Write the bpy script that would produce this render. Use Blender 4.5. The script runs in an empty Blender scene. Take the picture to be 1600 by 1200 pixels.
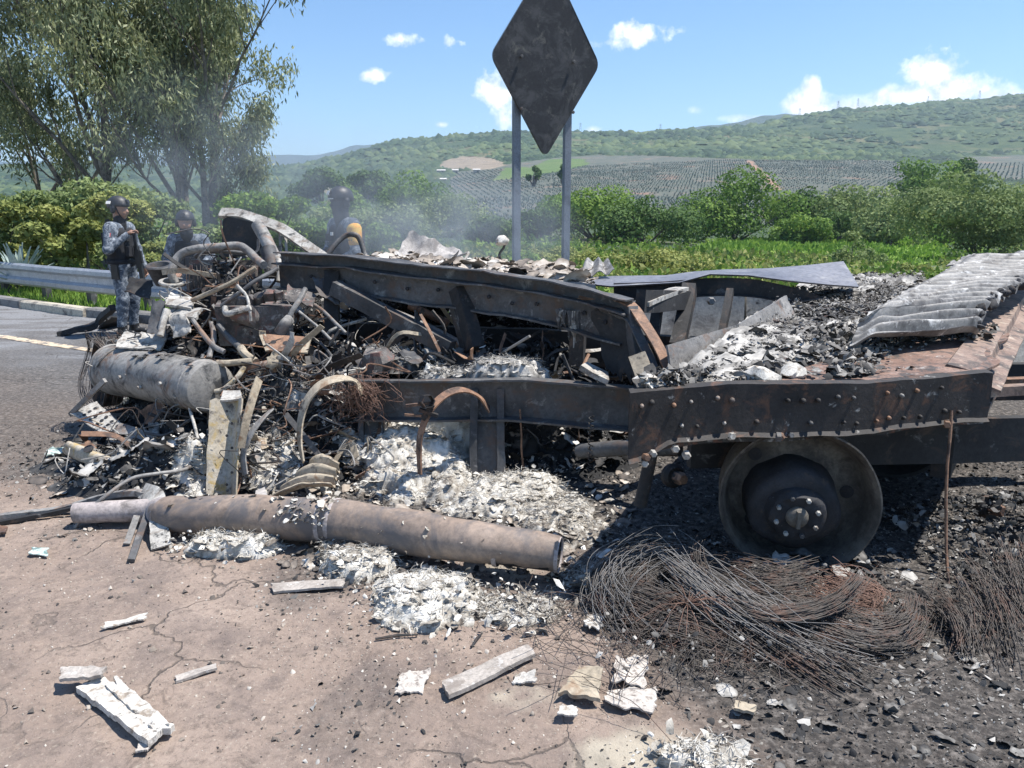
import bpy, math, random
import numpy as np
from mathutils import Vector, Matrix

# ------------------------------------------------------------------ camera, sky, sun, exposure
S = bpy.context.scene
COL = S.collection
PITCH = math.radians(12.2); EYE = 1.55; FOC = 1200.0
cam = bpy.data.cameras.new('camera'); cam.sensor_width = 36; cam.lens = 27.0
cam.clip_start = 0.05; cam.clip_end = 40000
camo = bpy.data.objects.new('camera', cam); COL.objects.link(camo)
camo.location = (0, 0, EYE); camo.rotation_euler = (math.radians(90) - PITCH, 0, 0)
S.camera = camo
S.view_settings.view_transform = 'Standard'; S.view_settings.look = 'None'
S.view_settings.gamma = 1; S.view_settings.use_curve_mapping = False
S.view_settings.exposure = 0.70
S.render.engine = 'CYCLES'
S.cycles.use_denoising = True
S.cycles.max_bounces = 6; S.cycles.diffuse_bounces = 3; S.cycles.glossy_bounces = 2
S.cycles.transparent_max_bounces = 12; S.cycles.volume_bounces = 0
S.cycles.volume_step_rate = 1.0; S.cycles.volume_max_steps = 256
S.cycles.sample_clamp_indirect = 6

SUN_DIR = Vector((0.40, 0.05, 0.90)).normalized()       # towards the sun
sun = bpy.data.lights.new('sun', 'SUN'); sun.energy = 5.0; sun.angle = math.radians(0.53); sun.color = (1.0, 0.955, 0.89)
suno = bpy.data.objects.new('sun', sun); COL.objects.link(suno)
suno.rotation_euler = SUN_DIR.to_track_quat('Z', 'Y').to_euler()
suno.location = (0, 0, 30)

def ray(px, py):
    u = (px - 800) / FOC; v = (600 - py) / FOC
    c, s = math.cos(PITCH), math.sin(PITCH)
    return Vector((u, c + v * s, -s + v * c))
def W(px, py, d):                 # the point at ground distance d in the direction of a photo pixel
    r = ray(px, py); t = d / r.y
    return Vector((r.x * t, d, EYE + r.z * t))
def G(px, py, z=0.0):             # the point at height z in the direction of a photo pixel
    r = ray(px, py); t = (z - EYE) / r.z
    return Vector((r.x * t, r.y * t, z))

world = bpy.data.worlds.new('World'); S.world = world; world.use_nodes = True
wn = world.node_tree; wn.nodes.clear()
def N(tree, typ, **kw):
    n = tree.nodes.new(typ)
    for k, v in kw.items():
        if k.startswith('i_'): n.inputs[k[2:]].default_value = v
        elif k.startswith('n_'): n.inputs[int(k[2:])].default_value = v
        else: setattr(n, k, v)
    return n
def L(tree, a, b): tree.links.new(a, b)
sky = N(wn, 'ShaderNodeTexSky', sky_type='NISHITA', sun_disc=False, sun_elevation=math.asin(SUN_DIR.z),
        sun_rotation=math.atan2(SUN_DIR.x, SUN_DIR.y), altitude=1200.0, air_density=1.1, dust_density=0.25, ozone_density=3.0)
bg = N(wn, 'ShaderNodeBackground', i_Strength=0.105)
out = N(wn, 'ShaderNodeOutputWorld')
tc = N(wn, 'ShaderNodeTexCoord')
wnz = N(wn, 'ShaderNodeTexNoise', i_Scale=26.0, i_Detail=7.0, i_Roughness=0.6)
L(wn, tc.outputs['Generated'], wnz.inputs['Vector'])
wnz2 = N(wn, 'ShaderNodeTexNoise', i_Scale=70.0, i_Detail=5.0, i_Roughness=0.6)
L(wn, tc.outputs['Generated'], wnz2.inputs['Vector'])
def wmath(op, a, b=None, c=None, clamp=False):
    n = N(wn, 'ShaderNodeMath', operation=op, use_clamp=clamp)
    for i, x in enumerate((a, b, c)):
        if x is None: continue
        if isinstance(x, (int, float)): n.inputs[i].default_value = x
        else: L(wn, x, n.inputs[i])
    return n.outputs[0]
nz = wmath('ADD', wmath('MULTIPLY', wmath('SUBTRACT', wnz.outputs['Fac'], 0.5), 2.0), wmath('MULTIPLY', wmath('SUBTRACT', wnz2.outputs['Fac'], 0.5), 1.2))
#          px, row, half width, half height, ragged, solid
clouds = [(1462, 112, 42, 34, .8, 1.7), (1490, 140, 52, 26, .85, 1.4), (1420, 150, 60, 18, .6, 1.3), (1268, 142, 15, 22, .6, 1.8),
          (1262, 165, 40, 24, .6, 1.5), (1345, 170, 110, 20, .5, .85), (1555, 150, 44, 16, .8, .8), (770, 146, 28, 32, 1.5, .9), (790, 180, 28, 26, 1.7, .5),
          (992, 55, 46, 17, 1.35, .95), (965, 66, 30, 8, 1.6, .6), (630, 62, 38, 9, 1.7, .6), (706, 68, 19, 10, 1.6, .75), (583, 117, 18, 9, 1.6, .75),
          (690, 195, 12, 5, 1.0, .7), (1170, 184, 40, 7, 1.0, .6), (1085, 172, 12, 6, 1.0, .35), (925, 204, 14, 6, 1.0, .6)]
total = None
for px, py, hw, hh, rag, sol in clouds:
    d = ray(px, py).normalized()
    rt = Vector((0, 0, 1)).cross(d).normalized() * -1; up = rt.cross(d)
    def comp(vec, ang):
        n = N(wn, 'ShaderNodeVectorMath', operation='DOT_PRODUCT'); L(wn, tc.outputs['Generated'], n.inputs[0]); n.inputs[1].default_value = vec / ang
        return n.outputs['Value']
    u = comp(rt, hw / FOC); v = comp(up, hh / FOC); w = comp(d, 1.0)
    r2 = wmath('SQRT', wmath('ADD', wmath('MULTIPLY', u, u), wmath('MULTIPLY', v, v)))
    m = wmath('ADD', wmath('SUBTRACT', 1.0, r2), wmath('MULTIPLY', nz, rag))
    m = wmath('MULTIPLY', wmath('MULTIPLY', m, sol * 1.3, clamp=True), wmath('GREATER_THAN', w, 0.0), clamp=True)
    total = m if total is None else wmath('MAXIMUM', total, m)
ctone = N(wn, 'ShaderNodeMapRange', n_1=0.32, n_2=0.62, n_3=0.66, n_4=1.02); L(wn, wnz2.outputs['Fac'], ctone.inputs[0])
ccol = N(wn, 'ShaderNodeVectorMath', operation='SCALE'); ccol.inputs[0].default_value = (9.6, 9.8, 10.1); L(wn, ctone.outputs[0], ccol.inputs['Scale'])
mixc = N(wn, 'ShaderNodeMix', data_type='RGBA')
hsv = N(wn, 'ShaderNodeHueSaturation', i_Saturation=1.13, i_Value=1.10); L(wn, sky.outputs[0], hsv.inputs['Color'])
L(wn, total, mixc.inputs[0]); L(wn, hsv.outputs[0], mixc.inputs[6]); L(wn, ccol.outputs[0], mixc.inputs[7])
L(wn, mixc.outputs[2], bg.inputs['Color']); L(wn, bg.outputs[0], out.inputs['Surface'])

HAZE = 0.00015
# ------------------------------------------------------------------ helpers
R = random.Random(11); NR = np.random.default_rng(11)

def _hash(ix, iy, iz):
    h = (ix.astype(np.int64) * 374761393 + iy.astype(np.int64) * 668265263 + iz.astype(np.int64) * 2147483647) & 0xffffffff
    h = ((h ^ (h >> 13)) * 1274126177) & 0xffffffff
    h = (h ^ (h >> 16)) & 0xffffffff
    return h.astype(np.float64) / 4294967295.0
def vnoise(x, y, z=0.0):
    x = np.asarray(x, float); y = np.asarray(y, float); z = np.zeros_like(x) + z
    xi, yi, zi = np.floor(x), np.floor(y), np.floor(z)
    fx, fy, fz = x - xi, y - yi, z - zi
    fx = fx * fx * (3 - 2 * fx); fy = fy * fy * (3 - 2 * fy); fz = fz * fz * (3 - 2 * fz)
    xi, yi, zi = xi.astype(np.int64), yi.astype(np.int64), zi.astype(np.int64)
    def c(a, b, d): return _hash(xi + a, yi + b, zi + d)
    a = (c(0,0,0)*(1-fx)+c(1,0,0)*fx)*(1-fy)+(c(0,1,0)*(1-fx)+c(1,1,0)*fx)*fy
    b = (c(0,0,1)*(1-fx)+c(1,0,1)*fx)*(1-fy)+(c(0,1,1)*(1-fx)+c(1,1,1)*fx)*fy
    return a*(1-fz)+b*fz                                   # 0..1
def fbm(x, y, z=0.0, o=4, g=.5):
    t = 0; a = 1; s = 0
    for k in range(o):
        t = t + a * vnoise(x * 2**k + 17.3*k, y * 2**k - 9.1*k, np.asarray(z) * 2**k + 3.7*k); s += a; a *= g
    return t / s
def ridged(x, y, z=0.0, o=4):
    t = 0; a = 1; s = 0
    for k in range(o):
        t = t + a * (1 - np.abs(2 * vnoise(x*2**k+5.1*k, y*2**k+1.7*k, np.asarray(z)*2**k) - 1)); s += a; a *= .55
    return t / s
def sstep(a, b, x):
    t = np.clip((x - a) / (b - a), 0, 1); return t * t * (3 - 2 * t)

MATS = {}
def ramp(nt, fac, stops, interp='LINEAR'):
    n = nt.nodes.new('ShaderNodeValToRGB'); n.color_ramp.interpolation = interp
    e = n.color_ramp.elements
    while len(e) < len(stops): e.new(0.5)
    for el, (p, c) in zip(e, stops):
        el.position = p
        el.color = (*c, 1) if not isinstance(c, (int, float)) else (c, c, c, 1)
    L(nt, fac, n.inputs[0]); return n.outputs[0]
def new_mat(name):
    m = bpy.data.materials.new(name); m.use_nodes = True; nt = m.node_tree
    b = nt.nodes['Principled BSDF']; MATS[name] = m
    return m, nt, b
def noise(nt, scale, detail=5, rough=.55, vec=None, dist=0.0, seed=0.0):
    n = nt.nodes.new('ShaderNodeTexNoise'); n.inputs['Scale'].default_value = scale; n.inputs['Detail'].default_value = detail
    n.inputs['Roughness'].default_value = rough; n.inputs['Distortion'].default_value = dist
    if vec is None:
        t = nt.nodes.new('ShaderNodeTexCoord'); mp = nt.nodes.new('ShaderNodeMapping'); mp.inputs['Location'].default_value = (seed, seed*.7, -seed)
        L(nt, t.outputs['Object'], mp.inputs['Vector']); vec = mp.outputs[0]
    L(nt, vec, n.inputs['Vector']); return n.outputs['Fac']
def mixrgb(nt, fac, a, b, mode='MIX'):
    n = nt.nodes.new('ShaderNodeMix'); n.data_type = 'RGBA'; n.blend_type = mode
    for i, x in ((0, fac), (6, a), (7, b)):
        if isinstance(x, (int, float)): n.inputs[i].default_value = x
        elif isinstance(x, tuple): n.inputs[i].default_value = (*x, 1)
        else: L(nt, x, n.inputs[i])
    return n.outputs[2]
def bump(nt, b, h, strength=.4, dist=.01):
    n = nt.nodes.new('ShaderNodeBump'); n.inputs['Strength'].default_value = strength; n.inputs['Distance'].default_value = dist
    L(nt, h, n.inputs['Height']); L(nt, n.outputs[0], b.inputs['Normal'])
def attr(nt, name):
    n = nt.nodes.new('ShaderNodeAttribute'); n.attribute_name = name; return n.outputs['Fac']

def metal(name, base, base2, blotch=None, bt=(.52, .62), ash=None, at=(.62, .72), rough=.75, metallic=0.0, sc=3.0, seed=0.0, bs=.35):
    """burnt sheet and section metal: two tones, blotches (rust or bare), a dusting of ash"""
    m, nt, b = new_mat(name)
    c = ramp(nt, noise(nt, sc, 7, .62, seed=seed), [(.34, base), (.66, base2)])
    c = mixrgb(nt, 1.0, c, ramp(nt, noise(nt, sc*13, 6, .7, seed=seed+6), [(.30, (.62,.62,.62)), (.5, (1,1,1)), (.70, (1.3,1.28,1.25))]), 'MULTIPLY')
    if blotch: c = mixrgb(nt, ramp(nt, noise(nt, sc*1.9, 9, .68, dist=.6, seed=seed+4), [(bt[0]-.035, 0), (bt[1]-.035, 1)]), c, blotch)
    if ash: c = mixrgb(nt, ramp(nt, noise(nt, sc*3.1, 10, .72, dist=.4, seed=seed+9), [(at[0]-.04, 0), (at[1]-.04, 1)]), c, ash)
    L(nt, c, b.inputs['Base Color']); b.inputs['Roughness'].default_value = rough; b.inputs['Metallic'].default_value = metallic
    h = noise(nt, 38, 6, .7, seed=seed+2); bump(nt, b, h, bs, .008)
    return m
metal('char', (.010,.010,.011), (.036,.035,.035), (.085,.055,.04), (.57,.70), (.18,.175,.17), (.64,.76), sc=3.2)
metal('char_rust', (.013,.012,.012), (.038,.033,.031), (.105,.055,.034), (.57,.68), (.34,.33,.31), (.66,.74), sc=5)
metal('steel_grey', (.14,.135,.13), (.29,.28,.265), (.20,.125,.085), (.56,.68), (.05,.05,.05), (.58,.7), rough=.62, sc=3.5, seed=3)
metal('steel_dark', (.035,.035,.037), (.11,.11,.112), (.095,.065,.05), (.55,.68), (.25,.245,.235), (.60,.72), rough=.65, sc=3, seed=8)
metal('tank', (.15,.145,.135), (.31,.295,.27), (.17,.105,.07), (.56,.68), (.04,.04,.04), (.54,.66), rough=.6, sc=2.6, seed=1)
metal('rust', (.17,.09,.055), (.30,.175,.11), (.07,.045,.035), (.5,.64), (.44,.38,.33), (.63,.74), sc=5, seed=5)
metal('tan', (.29,.245,.18), (.43,.37,.285), (.22,.14,.085), (.56,.66), (.07,.06,.055), (.6,.7), sc=4, seed=6)
metal('pale', (.30,.285,.26), (.50,.48,.44), (.19,.155,.125), (.54,.66), (.05,.05,.048), (.575,.68), sc=5, seed=7)
metal('pale_yellow', (.34,.295,.225), (.48,.435,.36), (.40,.29,.12), (.57,.67), (.07,.06,.055), (.575,.69), sc=5, seed=2)
metal('blued_plate', (.11,.112,.135), (.205,.205,.225), (.33,.32,.31), (.6,.72), (.05,.05,.055), (.62,.72), rough=.5, metallic=.15, sc=1.8, seed=4)
metal('pipe_steel', (.20,.15,.115), (.29,.225,.18), (.13,.118,.115), (.49,.62), (.36,.31,.27), (.66,.75), rough=.6, sc=2.3, seed=9, bs=.2)
metal('pipe_pale', (.33,.29,.28), (.42,.37,.35), (.17,.15,.14), (.54,.66), rough=.75, sc=4, seed=9)
metal('galv', (.34,.36,.39), (.43,.45,.48), (.27,.28,.31), (.55,.7), rough=.45, metallic=.35, sc=4, seed=2, bs=.1)
metal('post_paint', (.145,.165,.20), (.185,.21,.245), (.10,.11,.125), (.6,.72), rough=.5, sc=5, seed=2, bs=.1)
metal('sign_burnt', (.012,.013,.016), (.022,.023,.027), (.055,.055,.058), (.52,.66), (.12,.115,.10), (.60,.74), rough=.62, sc=2.2, seed=12, bs=.15)
metal('corrug', (.155,.15,.143), (.285,.275,.262), (.085,.08,.077), (.54,.66), (.58,.57,.55), (.6,.7), rough=.6, sc=3.5, seed=6, bs=.2)
metal('deck', (.025,.024,.024), (.075,.07,.066), (.16,.075,.05), (.56,.66), (.33,.32,.31), (.58,.68), sc=6, seed=6)
metal('deck_rust', (.15,.085,.06), (.26,.165,.125), (.055,.045,.04), (.52,.64), (.36,.32,.29), (.62,.72), sc=6, seed=16)
metal('edge_rust', (.17,.11,.085), (.30,.22,.175), (.055,.045,.04), (.52,.66), (.40,.33,.26), (.6,.7), sc=4, seed=26)
metal('rim', (.075,.066,.054), (.155,.138,.115), (.05,.042,.036), (.5,.66), (.15,.12,.10), (.64,.74), rough=.7, sc=5, seed=1)
metal('hub_black', (.012,.012,.014), (.035,.035,.04), (.06,.045,.035), (.6,.7), (.18,.18,.18), (.69,.76), sc=9, seed=3)
metal('kerb_grey', (.15,.145,.14), (.25,.24,.23), (.09,.088,.085), (.55,.68), rough=.9, sc=2.2, seed=3)
metal('concrete', (.33,.31,.275), (.45,.43,.385), (.22,.205,.185), (.55,.68), (.07,.068,.066), (.62,.72), rough=.9, sc=2.2, seed=3)
metal('kerb_pale', (.40,.36,.29), (.54,.49,.40), (.14,.125,.115), (.54,.66), rough=.9, sc=1.7, seed=13)
metal('wire', (.040,.034,.030), (.115,.10,.088), (.13,.075,.055), (.53,.66), rough=.6, sc=7, seed=3, bs=0)
metal('wire_pale', (.12,.115,.11), (.25,.24,.23), rough=.6, sc=7, seed=4, bs=0)
metal('wire_rust', (.13,.075,.055), (.22,.125,.09), rough=.7, sc=7, seed=4, bs=0)
metal('wood', (.30,.27,.24), (.46,.42,.38), (.22,.19,.165), (.54,.66), (.60,.585,.56), (.62,.7), rough=.9, sc=6, seed=4)
metal('plaster', (.46,.43,.385), (.66,.635,.585), (.27,.225,.18), (.55,.66), (.10,.09,.08), (.60,.70), rough=.95, sc=9, seed=4, bs=.6)
metal('glass_melt', (.42,.50,.46), (.66,.72,.68), (.14,.22,.20), (.52,.62), (.80,.82,.80), (.6,.7), rough=.3, sc=9, seed=4)
metal('sheet_grey', (.29,.27,.255), (.40,.375,.355), (.19,.175,.165), (.55,.66), (.50,.48,.46), (.63,.72), rough=.85, sc=4, seed=7)
metal('engine', (.045,.04,.038), (.17,.155,.145), (.17,.09,.075), (.56,.66), (.40,.38,.35), (.6,.7), sc=6, seed=8, bs=.7)
metal('bark', (.10,.085,.07), (.21,.185,.155), (.05,.042,.036), (.54,.64), rough=.95, sc=3, seed=8, bs=.6)
metal('agave_leaf', (.24,.31,.29), (.34,.41,.38), (.30,.34,.22), (.6,.72), rough=.6, sc=2, seed=8, bs=.1)
metal('black_cloth', (.010,.011,.014), (.022,.023,.028), rough=.85, sc=14, seed=8, bs=.3)
metal('helmet_shell', (.016,.017,.020), (.030,.031,.036), rough=.5, sc=14, seed=8, bs=.1)
metal('skin', (.30,.165,.11), (.37,.215,.15), rough=.55, sc=12, seed=8, bs=.1)
metal('armband_cloth', (.80,.34,.03), (.86,.42,.05), (.85,.52,.08), (.5,.6), rough=.8, sc=9, seed=8, bs=.1)
metal('patch_red', (.55,.07,.08), (.62,.10,.10), rough=.8, sc=9)
metal('patch_pale', (.6,.6,.58), (.7,.7,.68), rough=.8, sc=9)
metal('gun', (.010,.010,.011), (.025,.025,.027), rough=.45, sc=9, bs=.1)
metal('rubble_pale', (.36,.32,.28), (.55,.51,.46), (.2,.17,.15), (.55,.65), rough=.95, sc=20, seed=4)
metal('roof_pale', (.55,.53,.50), (.68,.66,.63), rough=.8, sc=.2)
metal('line_paint', (.50,.39,.27), (.62,.50,.36), (.16,.15,.145), (.50,.60), rough=.85, sc=5, seed=21, bs=.2)
metal('pylon_steel', (.10,.11,.13), (.14,.15,.17), rough=.6, sc=.5)

def camo_mat():
    m, nt, b = new_mat('camo')
    n1 = ramp(nt, noise(nt, 16, 2, .5, dist=1.2), [(.44, (.085,.105,.135)), (.50, (.165,.19,.225)), (.58, (.27,.295,.325))], 'CONSTANT')
    n2 = ramp(nt, noise(nt, 22, 2, .5, dist=1.0, seed=4), [(.60, 0), (.62, 1)])
    L(nt, mixrgb(nt, n2, n1, (.045,.055,.075)), b.inputs['Base Color']); b.inputs['Roughness'].default_value = .9
    bump(nt, b, noise(nt, 9, 3), .5, .02)
camo_mat()

def toned(name, stops, rough=.9, seed=0, sc=30, bs=.4, translucent=0.0, mixnoise=.25):
    """material whose colour is picked per piece from the 'tone' attribute"""
    m, nt, b = new_mat(name)
    t = attr(nt, 'tone')
    a = nt.nodes.new('ShaderNodeMath'); a.operation = 'MULTIPLY_ADD'; L(nt, noise(nt, sc, 4, .6, seed=seed), a.inputs[0]); a.inputs[1].default_value = mixnoise
    L(nt, t, a.inputs[2])
    s = nt.nodes.new('ShaderNodeMath'); s.operation = 'SUBTRACT'; L(nt, a.outputs[0], s.inputs[0]); s.inputs[1].default_value = mixnoise * .5
    c = ramp(nt, s.outputs[0], stops); L(nt, c, b.inputs['Base Color']); b.inputs['Roughness'].default_value = rough
    if bs: bump(nt, b, noise(nt, sc * 2, 4, .65, seed=seed), bs, .006)
    if translucent:
        tr = nt.nodes.new('ShaderNodeBsdfTranslucent'); L(nt, c, tr.inputs['Color'])
        mx = nt.nodes.new('ShaderNodeMixShader'); mx.inputs[0].default_value = translucent
        L(nt, b.outputs[0], mx.inputs[1]); L(nt, tr.outputs[0], mx.inputs[2]); L(nt, mx.outputs[0], nt.nodes['Material Output'].inputs['Surface'])
    return m
toned('ash', [(0, (.012,.012,.012)), (.3, (.035,.034,.034)), (.5, (.105,.098,.09)), (.75, (.25,.24,.222)), (1, (.48,.46,.425))])
toned('litter', [(0, (.03,.028,.027)), (.3, (.13,.11,.095)), (.6, (.33,.28,.23)), (.8, (.5,.46,.41)), (1, (.72,.70,.66))])
toned('fibre', [(0, (.03,.027,.024)), (.24, (.13,.11,.092)), (.44, (.32,.29,.245)), (.66, (.50,.475,.425)), (1, (.68,.665,.625))], sc=30, bs=1.0, mixnoise=.75)
toned('heap', [(0, (.008,.008,.009)), (.4, (.022,.022,.023)), (.62, (.06,.058,.056)), (.8, (.20,.195,.19)), (1, (.48,.47,.45))], sc=16, bs=.9, mixnoise=.75)
LEAF = dict(sc=3, bs=0, mixnoise=.15)
toned('leaf_euca', [(0, (.075,.095,.05)), (.5, (.24,.275,.14)), (.85, (.38,.40,.20)), (1, (.46,.42,.21))], translucent=.3, rough=.6, **LEAF)
toned('leaf_yellow', [(0, (.08,.11,.03)), (.5, (.24,.275,.075)), (1, (.43,.43,.15))], translucent=.3, **LEAF)
toned('leaf_green', [(0, (.045,.10,.02)), (.5, (.13,.225,.038)), (1, (.26,.36,.06))], translucent=.3, **LEAF)
toned('leaf_dark', [(0, (.028,.06,.016)), (.5, (.075,.14,.032)), (1, (.15,.22,.05))], translucent=.25, **LEAF)
toned('leaf_pale', [(0, (.08,.12,.045)), (.5, (.20,.265,.095)), (1, (.36,.41,.17))], translucent=.3, **LEAF)
toned('leaf_crop', [(0, (.09,.17,.025)), (.5, (.19,.32,.045)), (1, (.31,.44,.08))], translucent=.3, **LEAF)
toned('scrub', [(0, (.010,.028,.014)), (.5, (.035,.068,.032)), (1, (.10,.135,.055))], **LEAF)
toned('agave', [(0, (.06,.095,.085)), (.5, (.12,.165,.15)), (1, (.21,.26,.235))], **LEAF)

def link_mesh(name, me, mats=(), parent=None, smooth=None):
    for m in mats: me.materials.append(MATS[m] if isinstance(m, str) else m)
    o = bpy.data.objects.new(name, me); COL.objects.link(o)
    if parent is not None: o.parent = parent
    if smooth is not None and len(me.polygons):
        me.shade_smooth()
        if smooth < 180: me.set_sharp_from_angle(angle=math.radians(smooth))
    return o
def base_of(parent):
    v = Vector((0, 0, 0)); p = parent
    while p is not None: v = v + p.location; p = p.parent
    return v
class MB:
    def __init__(s): s.v = []; s.f = []; s.mi = []; s.t = []
    def add(s, v, f, mi=0, tone=.5):
        o = len(s.v); s.v += [Vector(p) for p in v]; s.f += [[i + o for i in q] for q in f]; s.mi += [mi] * len(f); s.t += [tone] * len(v); return s
    def box(s, c, sx, sy, sz, rot=None, mi=0):
        rot = rot or Matrix.Identity(3); c = Vector(c)
        v = [c + rot @ Vector((x*sx/2, y*sy/2, z*sz/2)) for x in (-1,1) for y in (-1,1) for z in (-1,1)]
        return s.add(v, [(0,1,3,2),(4,6,7,5),(0,4,5,1),(2,3,7,6),(0,2,6,4),(1,5,7,3)], mi)
    def tube(s, pts, r, n=8, caps=True, mi=0, tone=.5):
        pts = [Vector(p) for p in pts]; m = len(pts)
        rr = [r]*m if isinstance(r, (int, float)) else r
        ref = Vector((0,0,1)); v = []; prev = None
        for i, p in enumerate(pts):
            t = (pts[min(i+1,m-1)] - pts[max(i-1,0)]).normalized()
            if prev is None:
                a = t.cross(ref)
                if a.length < .05: a = t.cross(Vector((1,0,0)))
            else: a = prev - t * prev.dot(t)
            a.normalize(); prev = a; b = t.cross(a)
            v += [p + (a*math.cos(2*math.pi*k/n) + b*math.sin(2*math.pi*k/n))*rr[i] for k in range(n)]
        f = [(i*n+k, i*n+(k+1)%n, (i+1)*n+(k+1)%n, (i+1)*n+k) for i in range(m-1) for k in range(n)]
        if caps: f += [tuple(range(n))[::-1], tuple((m-1)*n+k for k in range(n))]
        return s.add(v, f, mi, tone)
    def sweep(s, prof, path, up=(0,0,1), mi=0, caps=True):
        path = [Vector(p) for p in path]; m = len(path); n = len(prof); v = []
        for i, p in enumerate(path):
            t = (path[min(i+1,m-1)] - path[max(i-1,0)]).normalized()
            u0 = Vector(up[i]) if isinstance(up, list) else Vector(up)
            a = t.cross(u0)
            if a.length < .02: a = t.cross(Vector((1,0,0)))
            a.normalize(); b = a.cross(t)
            v += [p + a*x + b*y for x, y in prof]
        f = [(i*n+k, i*n+(k+1)%n, (i+1)*n+(k+1)%n, (i+1)*n+k) for i in range(m-1) for k in range(n)]
        if caps: f += [tuple(range(n))[::-1], tuple((m-1)*n+k for k in range(n))]
        return s.add(v, f, mi)
    def bar(s, a, b, w, h, n=1, up=(0,0,1), mi=0):
        a, b = Vector(a), Vector(b)
        return s.sweep([(-w/2,-h/2),(w/2,-h/2),(w/2,h/2),(-w/2,h/2)], [a.lerp(b, i/n) for i in range(n+1)], up, mi)
    def strip(s, path, w, th, up, mi=0):
        return s.sweep([(-w/2,-th/2),(w/2,-th/2),(w/2,th/2),(-w/2,th/2)], path, up, mi)
    def patch(s, q, th, nu=12, nv=8, amp=0.0, ns=4.0, seed=0.0, bend=None, mi=0, tear=0.0):
        """a sheet through four corners (a-b along u, d-c the far side), crumpled by noise"""
        a, b, c, d = [np.array(Vector(p)) for p in q]
        U, V = np.meshgrid(np.linspace(0,1,nu+1), np.linspace(0,1,nv+1)); U = U.ravel(); V = V.ravel()
        nrm = np.cross(b - a, d - a); nrm = nrm / np.linalg.norm(nrm)
        Uw = U; Vw = V
        if tear:
            Vw = V + (V - .5) * 2 * tear * (fbm(U*7+seed, V*0+seed*1.3, 0, 3) - .5); Uw = U + (U - .5)*2*tear*(fbm(V*5+seed, U*0+seed*2.1, 3, 3)-.5)
        P = (a[None]*(1-Uw[:,None])+b[None]*Uw[:,None])*(1-Vw[:,None])+(d[None]*(1-Uw[:,None])+c[None]*Uw[:,None])*Vw[:,None]
        off = (ridged(P[:,0]*ns+seed, P[:,1]*ns-seed, P[:,2]*ns, 3)-.55)*2*amp if amp else np.zeros(len(U))
        if bend is not None: off = off + bend(U, V)
        P1 = P + nrm*(off+th/2)[:,None]; P0 = P + nrm*(off-th/2)[:,None]
        n = nu+1; k = len(U); f = []
        for j in range(nv):
            for i in range(nu):
                q0 = j*n+i; f.append((q0, q0+1, q0+n+1, q0+n)); f.append((k+q0, k+q0+n, k+q0+n+1, k+q0+1))
        for i in range(nu):
            f.append((i+1, i, k+i, k+i+1)); j = nv*n+i; f.append((j, j+1, k+j+1, k+j))
        for j in range(nv):
            f.append((j*n, (j+1)*n, k+(j+1)*n, k+j*n)); i = j*n+nu; f.append((i+n, i, k+i, k+i+n))
        return s.add([Vector(p) for p in np.vstack([P1, P0])], f, mi)
    def lathe(s, prof, c, axis, n=40, mi=0):
        """profile (distance along axis, radius)"""
        c = Vector(c); t = Vector(axis).normalized(); a = (t.cross(Vector((0,0,1))) if abs(t.z) < .99 else t.cross(Vector((1,0,0)))).normalized(); b = t.cross(a); m = len(prof)
        v = [c + t*x + (a*math.cos(2*math.pi*k/n)+b*math.sin(2*math.pi*k/n))*r for x, r in prof for k in range(n)]
        f = [(i*n+k, i*n+(k+1)%n, (i+1)*n+(k+1)%n, (i+1)*n+k) for i in range(m-1) for k in range(n)]
        return s.add(v, f, mi)
    def hexnut(s, c, axis, r, h, n=6, mi=0):
        c = Vector(c); t = Vector(axis).normalized(); return s.tube([c, c+t*h*.7, c+t*h], [r, r, r*.75], n, True, mi)
    def warp(s, amp, sc, seed=0.0):
        if not s.v: return s
        P = np.array([tuple(p) for p in s.v])
        for k in range(3):
            d = (fbm(P[:,0]*sc+seed+k*31.7, P[:,1]*sc+k*11.3, P[:,2]*sc-seed, 3)-.5)*2*amp
            for i, p in enumerate(s.v): p[k] += d[i]
        return s
    def build(s, name, mats, parent=None, smooth=35):
        if isinstance(mats, str): mats = (mats,)
        b = base_of(parent)
        me = bpy.data.meshes.new(name); me.from_pydata([tuple(p - b) for p in s.v], [], s.f)
        if len(mats) > 1: me.polygons.foreach_set('material_index', s.mi)
        me.update(); return link_mesh(name, me, mats, parent, smooth)
def fast_mesh(name, V, F, tone=None, extra=None):
    """V (n,3), F (m,k) arrays with k fixed"""
    me = bpy.data.meshes.new(name); V = np.ascontiguousarray(V, dtype=np.float32); F = np.ascontiguousarray(F, dtype=np.int32)
    me.vertices.add(len(V)); me.vertices.foreach_set('co', V.ravel())
    me.loops.add(F.size); me.loops.foreach_set('vertex_index', F.ravel())
    me.polygons.add(len(F)); me.polygons.foreach_set('loop_start', np.arange(0, F.size, F.shape[1], dtype=np.int32))
    me.update(calc_edges=True); me.validate()
    for nm, arr in ([('tone', tone)] if tone is not None else []) + list((extra or {}).items()):
        at = me.attributes.new(nm, 'FLOAT', 'POINT'); at.data.foreach_set('value', np.ascontiguousarray(arr, dtype=np.float32))
    return me
def tag(o, label=None, cat=None, group=None, kind=None):
    if label: o['label'] = label
    if cat: o['category'] = cat
    if group: o['group'] = group
    if kind: o['kind'] = kind
    return o
def thing(name, label, cat, loc=(0,0,0), group=None):
    o = bpy.data.objects.new(name, None); COL.objects.link(o); o.location = loc; o.empty_display_size = .1
    return tag(o, label, cat, group)
def copy_tree(o, parent=None):
    c = o.copy(); COL.objects.link(c); c.parent = parent
    for ch in list(o.children): copy_tree(ch, c)
    return c
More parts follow.
